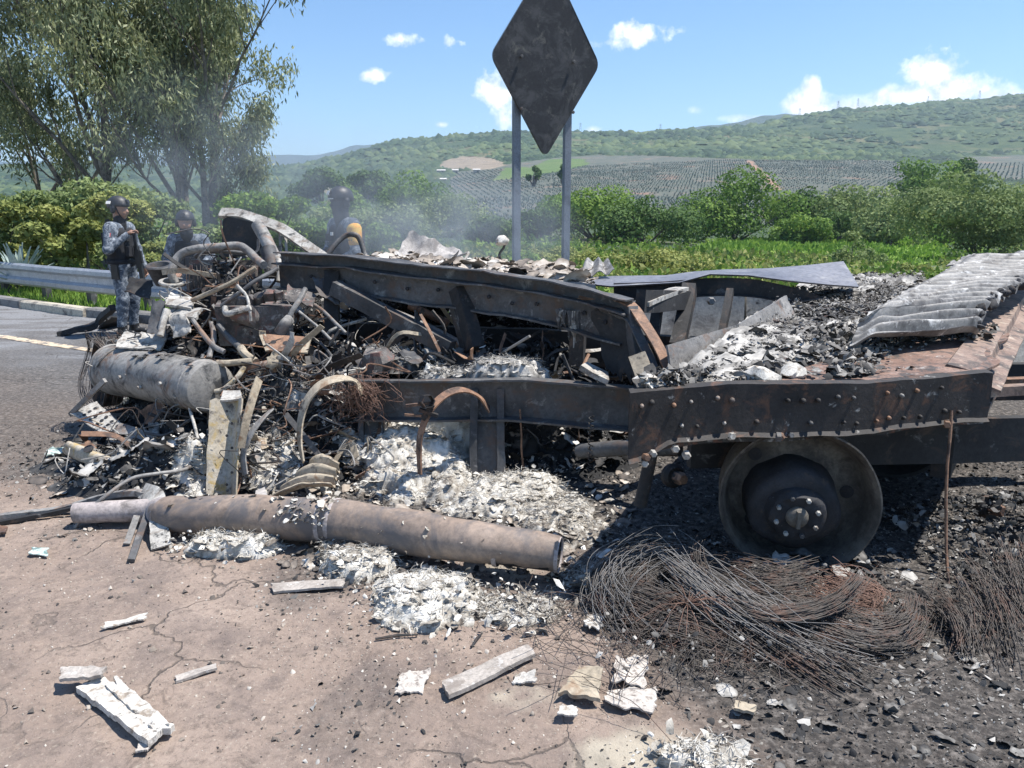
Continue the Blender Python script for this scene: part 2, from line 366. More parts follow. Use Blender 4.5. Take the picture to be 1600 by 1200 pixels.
def curve(pts, n=24):
    """smooth path through points"""
    P = [Vector(p) for p in pts]; P = [P[0]*2-P[1]] + P + [P[-1]*2-P[-2]]; out = []; m = len(P)-3
    for k in range(n+1):
        t = k/n*m; i = min(int(t), m-1); u = t-i; a, b, c, d = P[i:i+4]
        out.append(.5*((2*b)+(c-a)*u+(2*a-5*b+4*c-d)*u*u+(3*b-a-3*c+d)*u**3))
    return out
def surface_nets(f, lo, hi, h):
    lo = np.array(lo, float); n = np.ceil((np.array(hi)-lo)/h).astype(int)+1
    g = [lo[k]+h*np.arange(n[k]) for k in range(3)]
    X, Y, Z = np.meshgrid(*g, indexing='ij'); Fv = f(X, Y, Z)
    acc = np.zeros((n[0]-1, n[1]-1, n[2]-1, 3)); cnt = np.zeros((n[0]-1, n[1]-1, n[2]-1))
    sl = lambda o: tuple(slice(o[k], n[k]-1+o[k]) for k in range(3))
    cor = [(i,j,k) for i in (0,1) for j in (0,1) for k in (0,1)]
    for a in cor:
        for ax in range(3):
            if a[ax]: continue
            b = list(a); b[ax] = 1; fa, fb = Fv[sl(a)], Fv[sl(tuple(b))]; m = (fa < 0) != (fb < 0)
            t = np.where(m, fa/np.where(fa-fb == 0, 1, fa-fb), 0)
            for k in range(3): acc[..., k] += np.where(m, a[k] + (t if k == ax else 0), 0)
            cnt += m
    act = cnt > 0; idx = -np.ones(act.shape, int); idx[act] = np.arange(act.sum())
    ii = np.argwhere(act); V = lo + h*(ii + acc[act]/cnt[act][:, None]); faces = []
    for ax in range(3):
        o1, o2 = (ax+1) % 3, (ax+2) % 3
        a = [slice(1, n[k]-1) for k in range(3)]; a[ax] = slice(0, n[ax]-1); b = list(a); b[ax] = slice(1, n[ax])
        fa, fb = Fv[tuple(a)], Fv[tuple(b)]; m = (fa < 0) != (fb < 0); p = np.argwhere(m)
        if not len(p): continue
        off = np.ones(3, int); off[ax] = 0; p = p + off; q = []
        for d1, d2 in ((0,0),(1,0),(1,1),(0,1)):
            c = p.copy(); c[:, o1] -= d1; c[:, o2] -= d2; q.append(idx[c[:,0], c[:,1], c[:,2]])
        q = np.stack(q, 1); s = (fa < 0)[m]; q[~s] = q[~s][:, ::-1]; faces.append(q)
    F = np.vstack(faces)
    return V, F[:, ::-1] * 1
# ------------------------------------------------------------------ ground, road, terrain
EDGE = [(-40, 33), (-14, 17.3), (-9.7, 14.3), (-6.5, 12.1), (-4, 10.8), (0, 9.6), (4, 9.2), (40, 9.0)]
def edge_y(x): return np.interp(x, [p[0] for p in EDGE], [p[1] for p in EDGE])
c_, s_ = math.cos(PITCH), math.sin(PITCH)
def to_px(x, y, z):
    dz = z - EYE; dep = y*c_ - dz*s_; up = y*s_ + dz*c_
    return 800 + FOC*x/dep, 600 - FOC*up/dep
def gz(x, y):
    x = np.asarray(x, float); y = np.asarray(y, float)
    return .035*(fbm(x*.9, y*.9, 1.0, 3)-.5) + .016*(fbm(x*7, y*7, 2.0, 4)-.5) + .010*(ridged(x*16, y*16, 3.0, 2)-.6)
def soot_at(x, y):
    px, row = to_px(x, y, 0.0)
    n = fbm(x*1.7, y*1.7, 5.0, 5) - .5; n2 = fbm(x*6, y*6, 6.0, 4) - .5
    bx = np.interp(row, [700, 800, 850, 880, 960, 1050, 1130, 1200, 1500], [200, 300, 860, 900, 930, 1020, 1120, 1185, 1330])
    a = sstep(-90, 90, px - bx + 260*n + 140*n2)
    b = sstep(790, 690, row + 190*n + 60*n2) * sstep(505, 585, row + 150*n) * .78
    c = sstep(.5, .62, fbm(x*.8, y*5.0, 9.0, 4)) * sstep(620, 560, row) * .6
    near = sstep(55, 0, np.abs(row - 905 - 18*np.sin(px*.02)) - 10 + 60*n2) * sstep(380, 470, px) * sstep(900, 760, px) * .55
    spots = sstep(.60, .74, fbm(x*2.2, y*2.2, 12.0, 4)) * .28
    return np.clip(np.maximum.reduce([a, b, c, near, spots]), 0, 1)
xs = np.concatenate([np.linspace(-40, -9, 26)[:-1], np.linspace(-9, -3.2, 60)[:-1], np.linspace(-3.2, 3.4, 330)[:-1], np.linspace(3.4, 9, 50)[:-1], np.linspace(9, 40, 20)])
ys = np.concatenate([np.linspace(-12, .8, 12)[:-1], np.linspace(.8, 6.2, 290)[:-1], np.linspace(6.2, 15, 90)[:-1], np.linspace(15, 34, 16)])
X, Y = np.meshgrid(xs, ys); X = X.ravel(); Y = Y.ravel(); Z = gz(X, Y)
vg = sstep(-.1, .5, Y - edge_y(X) - .25 + .5*(fbm(X*2, Y*2, 4.0, 3)-.5)); Z = Z - vg*.03 + vg*.05*fbm(X*3, Y*3, 2., 3)
Z = Z - sstep(0, 1, (Y - edge_y(X) - 1.6)/2.0)*.5
nx, ny = len(xs), len(ys); I = np.arange((nx-1)*(ny-1)); I = I//(nx-1)*nx + I % (nx-1)
F = np.stack([I, I+1, I+nx+1, I+nx], 1)
pxg, rowg = to_px(X, np.maximum(Y, .6), 0.0)
road = sstep(640, 560, rowg + 90*(fbm(X*1.2, Y*1.2, 8., 4)-.5)) * (Y > 1) * sstep(900, 500, pxg)
pale = sstep(.52, .66, fbm(X*3.1, Y*3.1, 21., 5)) * sstep(700, 780, pxg) * sstep(1180, 980, pxg) * sstep(840, 900, rowg)
me = fast_mesh('ground', np.stack([X, Y, Z], 1), F, extra={'soot': soot_at(X, Y)*(Y > .6), 'road': road, 'verge': vg, 'pale': pale})
m, nt, b = new_mat('ground_surface')
tcn = nt.nodes.new('ShaderNodeTexCoord'); P = tcn.outputs['Object']
c = ramp(nt, noise(nt, 1.3, 8, .62, P), [(.33, (.245,.184,.147)), (.66, (.36,.28,.228))])
c = mixrgb(nt, ramp(nt, noise(nt, 3.4, 8, .66, P, .5), [(.48, 0), (.66, 1)]), c, (.22,.172,.145))
c = mixrgb(nt, ramp(nt, noise(nt, 26, 8, .75, P), [(.50, 0), (.66, .85)]), c, (.16,.125,.102))
c = mixrgb(nt, ramp(nt, noise(nt, 60, 6, .75, P), [(.56, 0), (.68, .8)]), c, (.44,.37,.30))
c = mixrgb(nt, ramp(nt, noise(nt, 9, 8, .8, P, .8, 0), [(.54, 0), (.64, .7)]), c, (.13,.10,.082))
c = mixrgb(nt, ramp(nt, noise(nt, .95, 9, .72, P, 1.2, 0), [(.50, 0), (.66, .72)]), c, (.135,.108,.098))
c = mixrgb(nt, attr(nt, 'pale'), c, (.46,.405,.32))
ra = ramp(nt, noise(nt, 45, 6, .7, P), [(.35, (.13,.132,.138)), (.65, (.265,.265,.27))])
c = mixrgb(nt, attr(nt, 'road'), c, ra)
# cracks: cell borders of a warped voronoi, kept only along some stretches
nv = nt.nodes.new('ShaderNodeTexNoise'); nv.inputs['Scale'].default_value = 2.6; nv.inputs['Detail'].default_value = 6; L(nt, P, nv.inputs['Vector'])
va = nt.nodes.new('ShaderNodeVectorMath'); va.operation = 'SCALE'; va.inputs['Scale'].default_value = .55; L(nt, nv.outputs['Color'], va.inputs[0])
vb = nt.nodes.new('ShaderNodeVectorMath'); vb.operation = 'ADD'; L(nt, P, vb.inputs[0]); L(nt, va.outputs[0], vb.inputs[1])
vo = nt.nodes.new('ShaderNodeTexVoronoi'); vo.feature = 'DISTANCE_TO_EDGE'; vo.inputs['Scale'].default_value = 1.35; L(nt, vb.outputs[0], vo.inputs['Vector'])
crk = ramp(nt, vo.outputs['Distance'], [(.002, 1), (.011, 0)])
keep = ramp(nt, noise(nt, .9, 3, .5, P, seed=2), [(.46, 0), (.54, 1)])
mm = nt.nodes.new('ShaderNodeMath'); mm.operation = 'MULTIPLY'; L(nt, crk, mm.inputs[0]); L(nt, keep, mm.inputs[1])
mm2 = nt.nodes.new('ShaderNodeMath'); mm2.operation = 'MULTIPLY'; L(nt, mm.outputs[0], mm2.inputs[0]); mm2.inputs[1].default_value = .75
c = mixrgb(nt, mm2.outputs[0], c, (.085,.07,.058))
sc_ = ramp(nt, noise(nt, 30, 8, .75, P), [(.33, (.018,.016,.015)), (.49, (.06,.053,.047)), (.64, (.20,.178,.158))])
sm = nt.nodes.new('ShaderNodeMath'); sm.operation = 'MULTIPLY_ADD'; L(nt, noise(nt, 20, 7, .75, P), sm.inputs[0]); sm.inputs[1].default_value = .9; sm.inputs[2].default_value = -.45
sa = nt.nodes.new('ShaderNodeMath'); sa.operation = 'ADD'; sa.use_clamp = True; L(nt, sm.outputs[0], sa.inputs[0]); L(nt, attr(nt, 'soot'), sa.inputs[1])
sq = nt.nodes.new('ShaderNodeMath'); sq.operation = 'MULTIPLY'; sq.use_clamp = True; L(nt, sa.outputs[0], sq.inputs[0])
L(nt, ramp(nt, attr(nt, 'soot'), [(0, 0), (.25, 1)]), sq.inputs[1])
c = mixrgb(nt, sq.outputs[0], c, sc_)
gr = ramp(nt, noise(nt, 5, 6, .7, P), [(.35, (.06,.085,.03)), (.65, (.15,.18,.06))])
c = mixrgb(nt, attr(nt, 'verge'), c, gr)
L(nt, c, b.inputs['Base Color']); b.inputs['Roughness'].default_value = .95
hs = nt.nodes.new('ShaderNodeMath'); hs.operation = 'MULTIPLY_ADD'; L(nt, mm.outputs[0], hs.inputs[0]); hs.inputs[1].default_value = -.9; L(nt, noise(nt, 55, 8, .75, P), hs.inputs[2])
bump(nt, b, hs.outputs[0], .75, .016)
tag(link_mesh('ground', me, ['ground_surface'], smooth=180), kind='structure')

TD = [9, 14, 25, 50, 90, 140, 220, 350, 550, 900, 1400]
TPX = [-500, 0, 450, 540, 620, 800, 1000, 1150, 1300, 1500, 1700, 2300]
TROW = {-500: [0,478,430,400,380,366,352,338,312,285,262], 0: [0,478,430,400,380,366,352,338,312,285,258],
        450: [0,478,425,400,381,366,341,322,302,280,262], 540: [0,478,425,400,383,366,340,320,298,272,243],
        620: [0,478,425,400,384,366,340,316,290,258,219], 800: [0,478,425,400,385,365,340,308,275,245,205],
        1000: [0,478,427,404,388,370,345,308,268,243,206], 1150: [0,478,430,408,392,375,350,310,262,240,196],
        1300: [0,478,434,411,394,375,348,310,262,238,173], 1500: [0,478,440,415,395,375,345,310,268,238,153],
        1700: [0,478,440,415,395,375,345,310,268,235,134], 2300: [0,478,440,415,395,375,345,305,262,225,110]}
def row_z(row, D):
    v = (600 - row)/FOC; return EYE + D*(-s_ + v*c_)/(c_ + v*s_)
_ld = np.log(TD); _A = np.array([(p-800)/1236 for p in TPX])
_Z = np.array([[-.2 if D < 10 else row_z(TROW[p][k], D) for k, D in enumerate(TD)] for p in TPX])
_Z[:, 1] = -.15
def tz_base(a, D):
    a = np.asarray(a, float); D = np.asarray(D, float)
    ia = np.clip(np.searchsorted(_A, a) - 1, 0, len(_A)-2); ta = np.clip((a - _A[ia])/(_A[ia+1]-_A[ia]), 0, 1); ta = ta*ta*(3-2*ta)*.5 + ta*.5
    ld = np.log(np.maximum(D, 9)); idd = np.clip(np.searchsorted(_ld, ld) - 1, 0, len(_ld)-2); td = (ld - _ld[idd])/(_ld[idd+1]-_ld[idd])
    z = (_Z[ia, idd]*(1-td)+_Z[ia, idd+1]*td)*(1-ta) + (_Z[ia+1, idd]*(1-td)+_Z[ia+1, idd+1]*td)*ta
    zr = _Z[ia, -1]*(1-ta) + _Z[ia+1, -1]*ta
    return np.where(D > 1400, zr - (D-1400)*.25, z)
def tz(a, D):
    x = np.asarray(a)*D
    return tz_base(a, D) + np.clip((np.asarray(D)-250)/1000, 0, 1)*14*(fbm(x/180, np.asarray(D)/180, 3., 4)-.5) + np.clip((np.asarray(D)-30)/100, 0, 1)*.7*(fbm(x/11, np.asarray(D)/11, 7., 3)-.5)
def tpoint(px, D):
    a = (px-800)/1236; return Vector((a*D, D, float(tz(a, D))))
def pip(px, row, poly):
    ins = np.zeros(np.shape(px), bool); n = len(poly)
    for i in range(n):
        (x1, y1), (x2, y2) = poly[i], poly[(i+1) % n]
        if y1 == y2: continue
        ins ^= ((y1 > row) != (y2 > row)) & (px < (x2-x1)*(row-y1)/(y2-y1)+x1)
    return ins
AGAVE = [(715, 268), (770, 262), (800, 255), (900, 243), (1010, 243), (1200, 250), (1400, 250), (1440, 290), (1460, 340), (1300, 352), (1000, 352), (900, 352), (700, 345), (690, 300)]
AGAVE2 = [(1500, 245), (1700, 240), (1700, 285), (1540, 280)]
BARE = [(680, 262), (700, 249), (730, 244), (770, 247), (792, 256), (770, 264), (720, 266)]
LIGHT = [(768, 284), (790, 262), (830, 262), (860, 248), (915, 248), (918, 258), (880, 266), (850, 272)]
FIELD = [(1080, 392), (1120, 381), (1250, 374), (1330, 362), (1380, 357), (1460, 352), (1480, 380), (1470, 416), (1380, 414), (1300, 404), (1180, 402)]
LAWN = [(1370, 392), (1400, 375), (1450, 372), (1475, 400), (1465, 425), (1395, 420)]
TRACK = [(1166, 251), (1174, 251), (1222, 296), (1208, 296)]
CLEAR = [(478, 292), (540, 286), (580, 288), (560, 300), (490, 304)]
aa = np.linspace(-1.25, 1.25, 520); dd = np.concatenate([np.linspace(9, 14, 4)[:-1], np.exp(np.linspace(math.log(14), math.log(1400), 300)), [1450, 1550, 1750, 2100]])
A_, D_ = np.meshgrid(aa, dd); A_ = A_.ravel(); D_ = D_.ravel(); ZT = tz(A_, D_); ZT = np.where(D_ < 34, np.minimum(ZT, tz_base(A_, D_)), ZT)
px_, row_ = to_px(A_*D_, D_, ZT)
jit = 6*(fbm(A_*60, np.log(D_)*40, 2., 3)-.5)
kind = {k: pip(px_+jit, row_+jit*.5, v).astype(float) for k, v in dict(agv=AGAVE, agv2=AGAVE2, bare=BARE, light=LIGHT, field=FIELD, lawn=LAWN, track=TRACK, clear=CLEAR).items()}
agv = np.clip(kind['agv']+kind['agv2']-kind['light']-kind['bare'], 0, 1)
nx, ny = len(aa), len(dd); I = np.arange((nx-1)*(ny-1)); I = I//(nx-1)*nx + I % (nx-1)
me = fast_mesh('hillside', np.stack([A_*D_, D_, ZT], 1), np.stack([I, I+1, I+nx+1, I+nx], 1),
               extra=dict(agv=agv, bare=np.clip(kind['bare']+.6*kind['clear'], 0, 1), crop=np.clip(kind['field']+.55*kind['light'], 0, 1), lawn=kind['lawn'], track=kind['track']))
m, nt, b = new_mat('hillside_ground')
P = nt.nodes.new('ShaderNodeTexCoord').outputs['Object']
c = ramp(nt, noise(nt, .05, 8, .65, P), [(.35, (.035,.065,.028)), (.65, (.085,.115,.05))])
c = mixrgb(nt, ramp(nt, noise(nt, .012, 8, .6, P), [(.52, 0), (.64, 1)]), c, (.17,.15,.085))
c = mixrgb(nt, ramp(nt, noise(nt, .006, 8, .6, P, 0.5), [(.50, 0), (.58, .8)]), c, (.035,.065,.035))
c = mixrgb(nt, ramp(nt, noise(nt, .9, 6, .7, P), [(.5, 0), (.65, .8)]), c, (.05,.075,.028))
c = mixrgb(nt, attr(nt, 'agv'), c, ramp(nt, noise(nt, .06, 6, .6, P), [(.4, (.085,.10,.08)), (.58, (.12,.125,.10)), (.70, (.24,.15,.11))]))
c = mixrgb(nt, attr(nt, 'crop'), c, ramp(nt, noise(nt, .5, 6, .6, P), [(.35, (.085,.15,.04)), (.65, (.16,.235,.06))]))
c = mixrgb(nt, attr(nt, 'lawn'), c, ramp(nt, noise(nt, .5, 6, .6, P), [(.35, (.14,.24,.035)), (.65, (.24,.35,.055))]))
c = mixrgb(nt, attr(nt, 'bare'), c, ramp(nt, noise(nt, .09, 6, .6, P), [(.35, (.20,.165,.12)), (.65, (.29,.235,.175))]))
c = mixrgb(nt, attr(nt, 'track'), c, (.30,.185,.13))
L(nt, c, b.inputs['Base Color']); b.inputs['Roughness'].default_value = 1.0
bump(nt, b, noise(nt, .35, 8, .7, P), .8, 1.2)
tag(link_mesh('hillside', me, ['hillside_ground'], smooth=180), kind='structure')

m, nt, b = new_mat('far_wood')
P = nt.nodes.new('ShaderNodeTexCoord').outputs['Object']
L(nt, ramp(nt, noise(nt, .01, 9, .68, P), [(.35, (.035,.06,.032)), (.65, (.095,.115,.06))]), b.inputs['Base Color']); b.inputs['Roughness'].default_value = 1
bump(nt, b, noise(nt, .02, 8, .7, P), 1.0, 25)
def far_ridge(name, pts, D, depth):
    pxs = np.linspace(pts[0][0], pts[-1][0], 160); V = []
    top = np.interp(pxs, [p[0] for p in pts], [p[1] for p in pts]) - 1.6*(fbm(pxs/14, pxs*0+D, 1., 4)-.5)*2
    rows = [(1.0, -40), (.8, None), (.6, None), (.3, None), (0, None), (-.4, None)]; K = 9
    for k in range(K+2):
        for px, r in zip(pxs, top):
            d = D - depth*(1 - k/K); a = (px-800)/1236; zt = row_z(r, D); t = min(k/K, 1)
            z = -30 + (zt+30)*(t**.8) if k <= K else zt*.6
            z += (fbm(np.array([a*30]), np.array([k*.9+D]), 2., 3)[0]-.5)*depth*.10*(1-t)*(k > 0)
            V.append((a*d, d if k <= K else D+depth*.5, z))
    n = len(pxs); F = [(k*n+i, k*n+i+1, (k+1)*n+i+1, (k+1)*n+i) for k in range(K+1) for i in range(n-1)]
    tag(link_mesh(name, fast_mesh(name, np.array(V), np.array(F)), ['far_wood'], smooth=180), kind='structure')
far_ridge('far_hills', [(-900, 262), (100, 252), (360, 246), (445, 241), (490, 243), (520, 238), (560, 226), (600, 226), (650, 232), (760, 250), (900, 262)], 5200, 1500)
far_ridge('far_hills', [(820, 240), (900, 222), (960, 210), (1010, 204), (1060, 201), (1110, 196), (1150, 190), (1185, 181), (1215, 178), (1260, 180), (1400, 200), (1700, 230)], 3200, 900)

# ------------------------------------------------------------------ road paint, kerb, guardrail, barrier
def ground_strip(name, path, w, mat):
    V = []
    for i, p in enumerate(path):
        t = (path[min(i+1, len(path)-1)] - path[max(i-1, 0)]).normalized(); n = Vector((-t.y, t.x, 0))
        for k in (-1, -.33, .33, 1):
            q = p + n*w/2*k; V.append((q.x, q.y, float(gz(q.x, q.y)) + .006))
    F = [(i*4+k, i*4+k+1, i*4+k+5, i*4+k+4) for i in range(len(path)-1) for k in range(3)]
    return tag(link_mesh(name, fast_mesh(name, np.array(V), np.array(F)), [mat], smooth=180), kind='structure')
a0, a1 = G(0, 526), G(130, 546); dv = (a1-a0)
ground_strip('road_line', [a0 + dv*t for t in np.linspace(-4, 2.4, 90)], .15, 'line_paint')
kerb = tag(bpy.data.objects.new('kerb', None), kind='structure'); COL.objects.link(kerb)
kp = [Vector((x, y, 0)) for x, y in [(-13.5,17.0), (-12.0,15.95), (-10.4,14.8), (-8.55,13.5), (-6.75,12.25), (-5.3,11.5), (-4,10.85), (-2.4,10.35), (-.8,9.9)]]
for i in range(len(kp)-1):
    t = (kp[i+1]-kp[i]).normalized(); mb = MB()
    a, e = kp[i]+t*.025, kp[i+1]-t*.025; h = .15+R.uniform(-.012, .012); off = Vector((-t.y, t.x, 0))*R.uniform(-.03, .03)
    mb.sweep([(-.10, -.06), (.11, -.06), (.10, h-.03), (.07, h), (-.08, h), (-.10, h-.03)], [a+off, a.lerp(e, .5)+off, e+off]); mb.warp(.012, 3, i)
    mb.build('kerb_block', 'kerb_grey' if i in (0, 1, 2, 4, 5, 7) else 'kerb_pale', kerb, 30)
gr = thing('guardrail', 'grey corrugated steel guardrail on short posts behind the kerb and the officers', 'guardrail', (-9, 14.6, 0))
gp = [Vector((x, y, 0)) for x, y in [(-16.6,20.2), (-14.8,18.9), (-13.4,17.85), (-11.9,16.8), (-10.4,15.75), (-8.9,14.65), (-7.45,13.55), (-6.0,12.6), (-4.5,11.8), (-3.0,11.1)]]
prof = [(0,.70), (.03,.705), (.075,.665), (.08,.60), (.02,.55), (.015,.50), (.02,.45), (.08,.40), (.075,.325), (.03,.285), (0,.29), (-.0,.295), (.062,.34), (.066,.39), (.005,.44), (.003,.50), (.005,.56), (.066,.61), (.062,.655), (.02,.69)]
prof = [(x, y-.0) for x, y in prof]
mb = MB()
pth = []
for i in range(len(gp)-1):
    for t in (0, .25, .5, .75): pth.append(gp[i].lerp(gp[i+1], t))
pth.append(gp[-1])
mb.sweep([(x, y) for x, y in prof], [p + Vector((-.07, -.11, 0)) for p in pth]); mb.warp(.012, 1.2, 3)
mb.build('rail', 'galv', gr, 40)
for i, p in enumerate(gp):
    t = Vector((.8, -.6, 0)); mb = MB(); rot = Matrix.Rotation(math.atan2(-.6, .8), 3, 'Z')
    mb.box(p + Vector((0, 0, .26)), .17, .012, .76, rot); mb.box(p + rot @ Vector((-.08, .055, 0)) + Vector((0, 0, .26)), .011, .095, .76, rot); mb.box(p + rot @ Vector((.08, .055, 0)) + Vector((0, 0, .26)), .011, .095, .76, rot)
    mb.build('post', 'steel_dark', gr, None)
bar = thing('concrete_barrier', 'low pale concrete barrier standing behind the trailer wreck', 'barrier', (1.2, 8.2, 0))
for i in range(4):
    x0 = -.7 + i*1.62; mb = MB()
    mb.sweep([(-.24,0), (.24,0), (.20,.12), (.12,.34), (.09,.76), (-.09,.76), (-.12,.34), (-.20,.12)], [Vector((x0+.02+1.58*t, 8.35+.06*i, -.02)) for t in (0,.25,.5,.75,1)]); mb.warp(.01, 2, i)
    mb.build('barrier_block', 'concrete', bar, 30)

# ------------------------------------------------------------------ vegetation
def leaves(blobs, n, ll, lw, out=.7, up=.25, droop=0.0, fill=.35, seed=0, tspread=.55):
    """leaf faces spread through lumpy volumes; blobs = (centre, radii)"""
    g = np.random.default_rng(seed+5); C = np.array([tuple(c) for c, r in blobs]); RR = np.array([r if hasattr(r, '__len__') else (r, r, r) for c, r in blobs], float)
    w = (RR[:,0]*RR[:,1]+RR[:,0]*RR[:,2]); k = g.choice(len(blobs), n, p=w/w.sum())
    d = g.normal(size=(n, 3)); d /= np.linalg.norm(d, axis=1)[:,None]
    rad = np.where(g.random(n) < fill, g.random(n)**.5, g.normal(.97, .07, n))
    lump = 1 + .28*(fbm(d[:,0]*2.2+k*3.1, d[:,1]*2.2, d[:,2]*2.2, 3)-.5)*2
    p = C[k] + d*RR[k]*(rad*lump)[:,None]
    nr = d*out + g.normal(size=(n,3))*.55 + np.array([0,0,up]); nr /= np.linalg.norm(nr, axis=1)[:,None]
    a = np.cross(nr, g.normal(size=(n,3))); a[:,2] -= droop; a /= np.linalg.norm(a, axis=1)[:,None]; b = np.cross(nr, a); b /= np.linalg.norm(b, axis=1)[:,None]
    s = g.uniform(.6, 1.35, n)[:,None]
    V = np.stack([p - a*ll*.5*s, p + b*lw*.5*s, p + a*ll*.5*s + nr*ll*.08, p - b*lw*.5*s], 1).reshape(-1, 3)
    bt = g.uniform(-.16, .16, len(blobs)); tone = np.clip(.5 + bt[k] + g.uniform(-tspread/2, tspread/2, n), 0, 1)
    return V, np.arange(n*4).reshape(n, 4), np.repeat(tone, 4)
class Tree:
    def __init__(s, seed): s.mb = MB(); s.tips = []; s.r = random.Random(seed)
    def branch(s, p, d, ln, r, depth, spread=.6, lift=.25, kids=3, nseg=6, wob=.10):
        rr = s.r; pts = [Vector(p)]; d = Vector(d).normalized(); rad = [r]
        for i in range(nseg):
            d = (d + Vector((rr.gauss(0, wob), rr.gauss(0, wob), rr.gauss(0, wob)*.6 + lift*.06))).normalized()
            pts.append(pts[-1] + d*ln/nseg); rad.append(r*(1-.62*(i+1)/nseg))
        s.mb.tube(pts, rad, 7 if depth > 1 else 5, False)
        if depth == 0: s.tips += [(pts[-1], d), (pts[nseg*2//3], d)]; return
        for k in range(kids + (depth > 1)):
            f = rr.uniform(.38, .98); i = min(int(f*nseg), nseg-1); q = pts[i].lerp(pts[i+1], f*nseg-i)
            az = rr.uniform(0, 6.28); a = d.orthogonal().normalized(); a.rotate(Matrix.Rotation(az, 3, d).to_quaternion())
            nd = (d + a*rr.uniform(.6, 1.25)*spread*1.4 + Vector((0,0,lift))).normalized()
            s.branch(q, nd, ln*rr.uniform(.42, .68), r*(1-.62*f)*rr.uniform(.5, .72), depth-1, spread, lift, kids, max(4, nseg-1), wob*1.15)
        s.branch(pts[-1], d, ln*.55, rad[-1], depth-1, spread, lift, kids, max(4, nseg-1), wob)

def eucalyptus(name, label, base, limbs, seed, nleaf):
    root = thing(name, label, 'tree', base, 'tall eucalyptus trees behind the guardrail'); t = Tree(seed)
    for (d, ln, r, dep) in limbs: t.branch(base, d, ln, r, dep, .62, .28, 3, 8, .075)
    t.mb.build('trunk', 'bark', root, 60)
    V = []; g = np.random.default_rng(seed); T = np.array([tuple(p) for p, d in t.tips]); n = nleaf
    k = (g.random(n)**1.25*len(T)).astype(int) % len(T); k = g.permutation(len(T))[k]; p = T[k] + g.normal(size=(n,3))*np.array([.19, .19, .22]) + np.array([0,0,-.12])
    a = g.normal(size=(n,3))*.55 + np.array([0,0,-1.0]); a /= np.linalg.norm(a, axis=1)[:,None]; b = np.cross(a, g.normal(size=(n,3))); b /= np.linalg.norm(b, axis=1)[:,None]
    s = g.uniform(.6, 1.3, n)[:,None]; ll, lw = .19, .052
    V = np.stack([p, p + a*ll*.45*s + b*lw*.5*s, p + a*ll*s, p + a*ll*.45*s - b*lw*.5*s], 1).reshape(-1,3) - np.array(tuple(base))
    bt = g.uniform(-.2, .2, len(T)); tone = np.clip(.46 + bt[k] + g.uniform(-.28, .28, n), 0, 1)
    link_mesh('crown', fast_mesh('crown', V, np.arange(n*4).reshape(n,4), np.repeat(tone, 4)), ['leaf_euca'], root)
def gp_(px, D): a = (px-800)/1236; return Vector((a*D, D, float(tz(a, D))-.1))
eucalyptus('eucalyptus_tree', 'tall eucalyptus with a leaning dark trunk, above the shrubs and the standing officer', gp_(172, 24), [((-.25,.05,1), 6.2, .21, 3), ((.02,-.05,1), 5.6, .15, 3), ((-.55,.1,.8), 4.2, .11, 2)], 3, 32000)
eucalyptus('eucalyptus_tree', 'tall slender eucalyptus with a straight trunk, middle one of the row', gp_(262, 26), [((-.04,0,1), 6.6, .17, 3), ((.14,.1,1), 5.2, .13, 3)], 8, 22000)
eucalyptus('eucalyptus_tree', 'spreading eucalyptus at the right end of the row, its limbs reaching over the smoke', gp_(318, 24), [((.06,0,1), 6.4, .20, 3), ((.24,-.05,.95), 4.6, .15, 3), ((.22,.1,.6), 2.6, .10, 2), ((-.2,.1,1), 4.6, .12, 2)], 21, 34000)
eucalyptus('eucalyptus_tree', 'pale thin-leaved eucalyptus at the far left edge behind the shrubs', gp_(20, 29), [((-.1,0,1), 6.0, .16, 3), ((.3,0,.9), 5.2, .13, 3), ((-.5,0,.8), 4.6, .12, 2)], 33, 22000)
eucalyptus('eucalyptus_tree', 'low branching eucalyptus between the leaning trunk and the left edge', gp_(95, 32), [((.2,0,1), 5.4, .14, 3), ((-.25,0,.9), 5.2, .13, 3)], 45, 18000)

def bush(name, label, c, blobs, n, ll, lw, mat, cat='bush', group=None, stems=5, seed=0, kw={}):
    root = thing(name, label, cat, c, group); mb = MB(); r = random.Random(seed); c = Vector(c)
    for (q, rr) in blobs[:max(stems, 1)]:
        q = Vector(q); mb.tube(curve([c + Vector((r.uniform(-.1,.1), r.uniform(-.1,.1), -.1)), c.lerp(q, .5) + Vector((r.uniform(-.2,.2), r.uniform(-.2,.2), 0))*q.length*.01, q], 5), [.06*ll*6, .05*ll*6, .04*ll*6, .03*ll*6, .02*ll*6, .012*ll*6], 5, False)
    mb.build('trunk' if cat == 'tree' else 'stems', 'bark', root, 60)
    V, F, t = leaves(blobs, n, ll, lw, seed=seed, **kw)
    link_mesh('crown' if cat == 'tree' else 'foliage', fast_mesh('crown', V - np.array(tuple(c)), F, t), [mat], root); return root
shr = [('wide yellow-green shrub above the guardrail, between the agave and the standing officer', 118, 16.5, 285, 410, 120), ('yellow-green shrub with feathery heads behind the big agave', 25, 16.8, 300, 400, 120),
       ('yellow-green shrub seen between the two helmeted officers', 236, 15.5, 338, 430, 70), ('taller grey-green shrub under the leaning eucalyptus, behind the yellow shrubs', 190, 19, 268, 400, 130),
       ('tall olive shrub at the left edge, behind the feathery shrub', -10, 19.5, 262, 400, 150), ('olive shrub rising behind the wide yellow-green shrub', 85, 20, 268, 400, 120),
       ('dusty green shrub behind the burnt door frame', 300, 17, 345, 430, 110), ('dull green shrub under the right-hand eucalyptus', 400, 19, 292, 420, 130), ('low green shrub right of the burnt door frame', 470, 20, 330, 420, 110),
       ('green shrub right behind the officer with the orange armband', 560, 22, 345, 420, 120)]
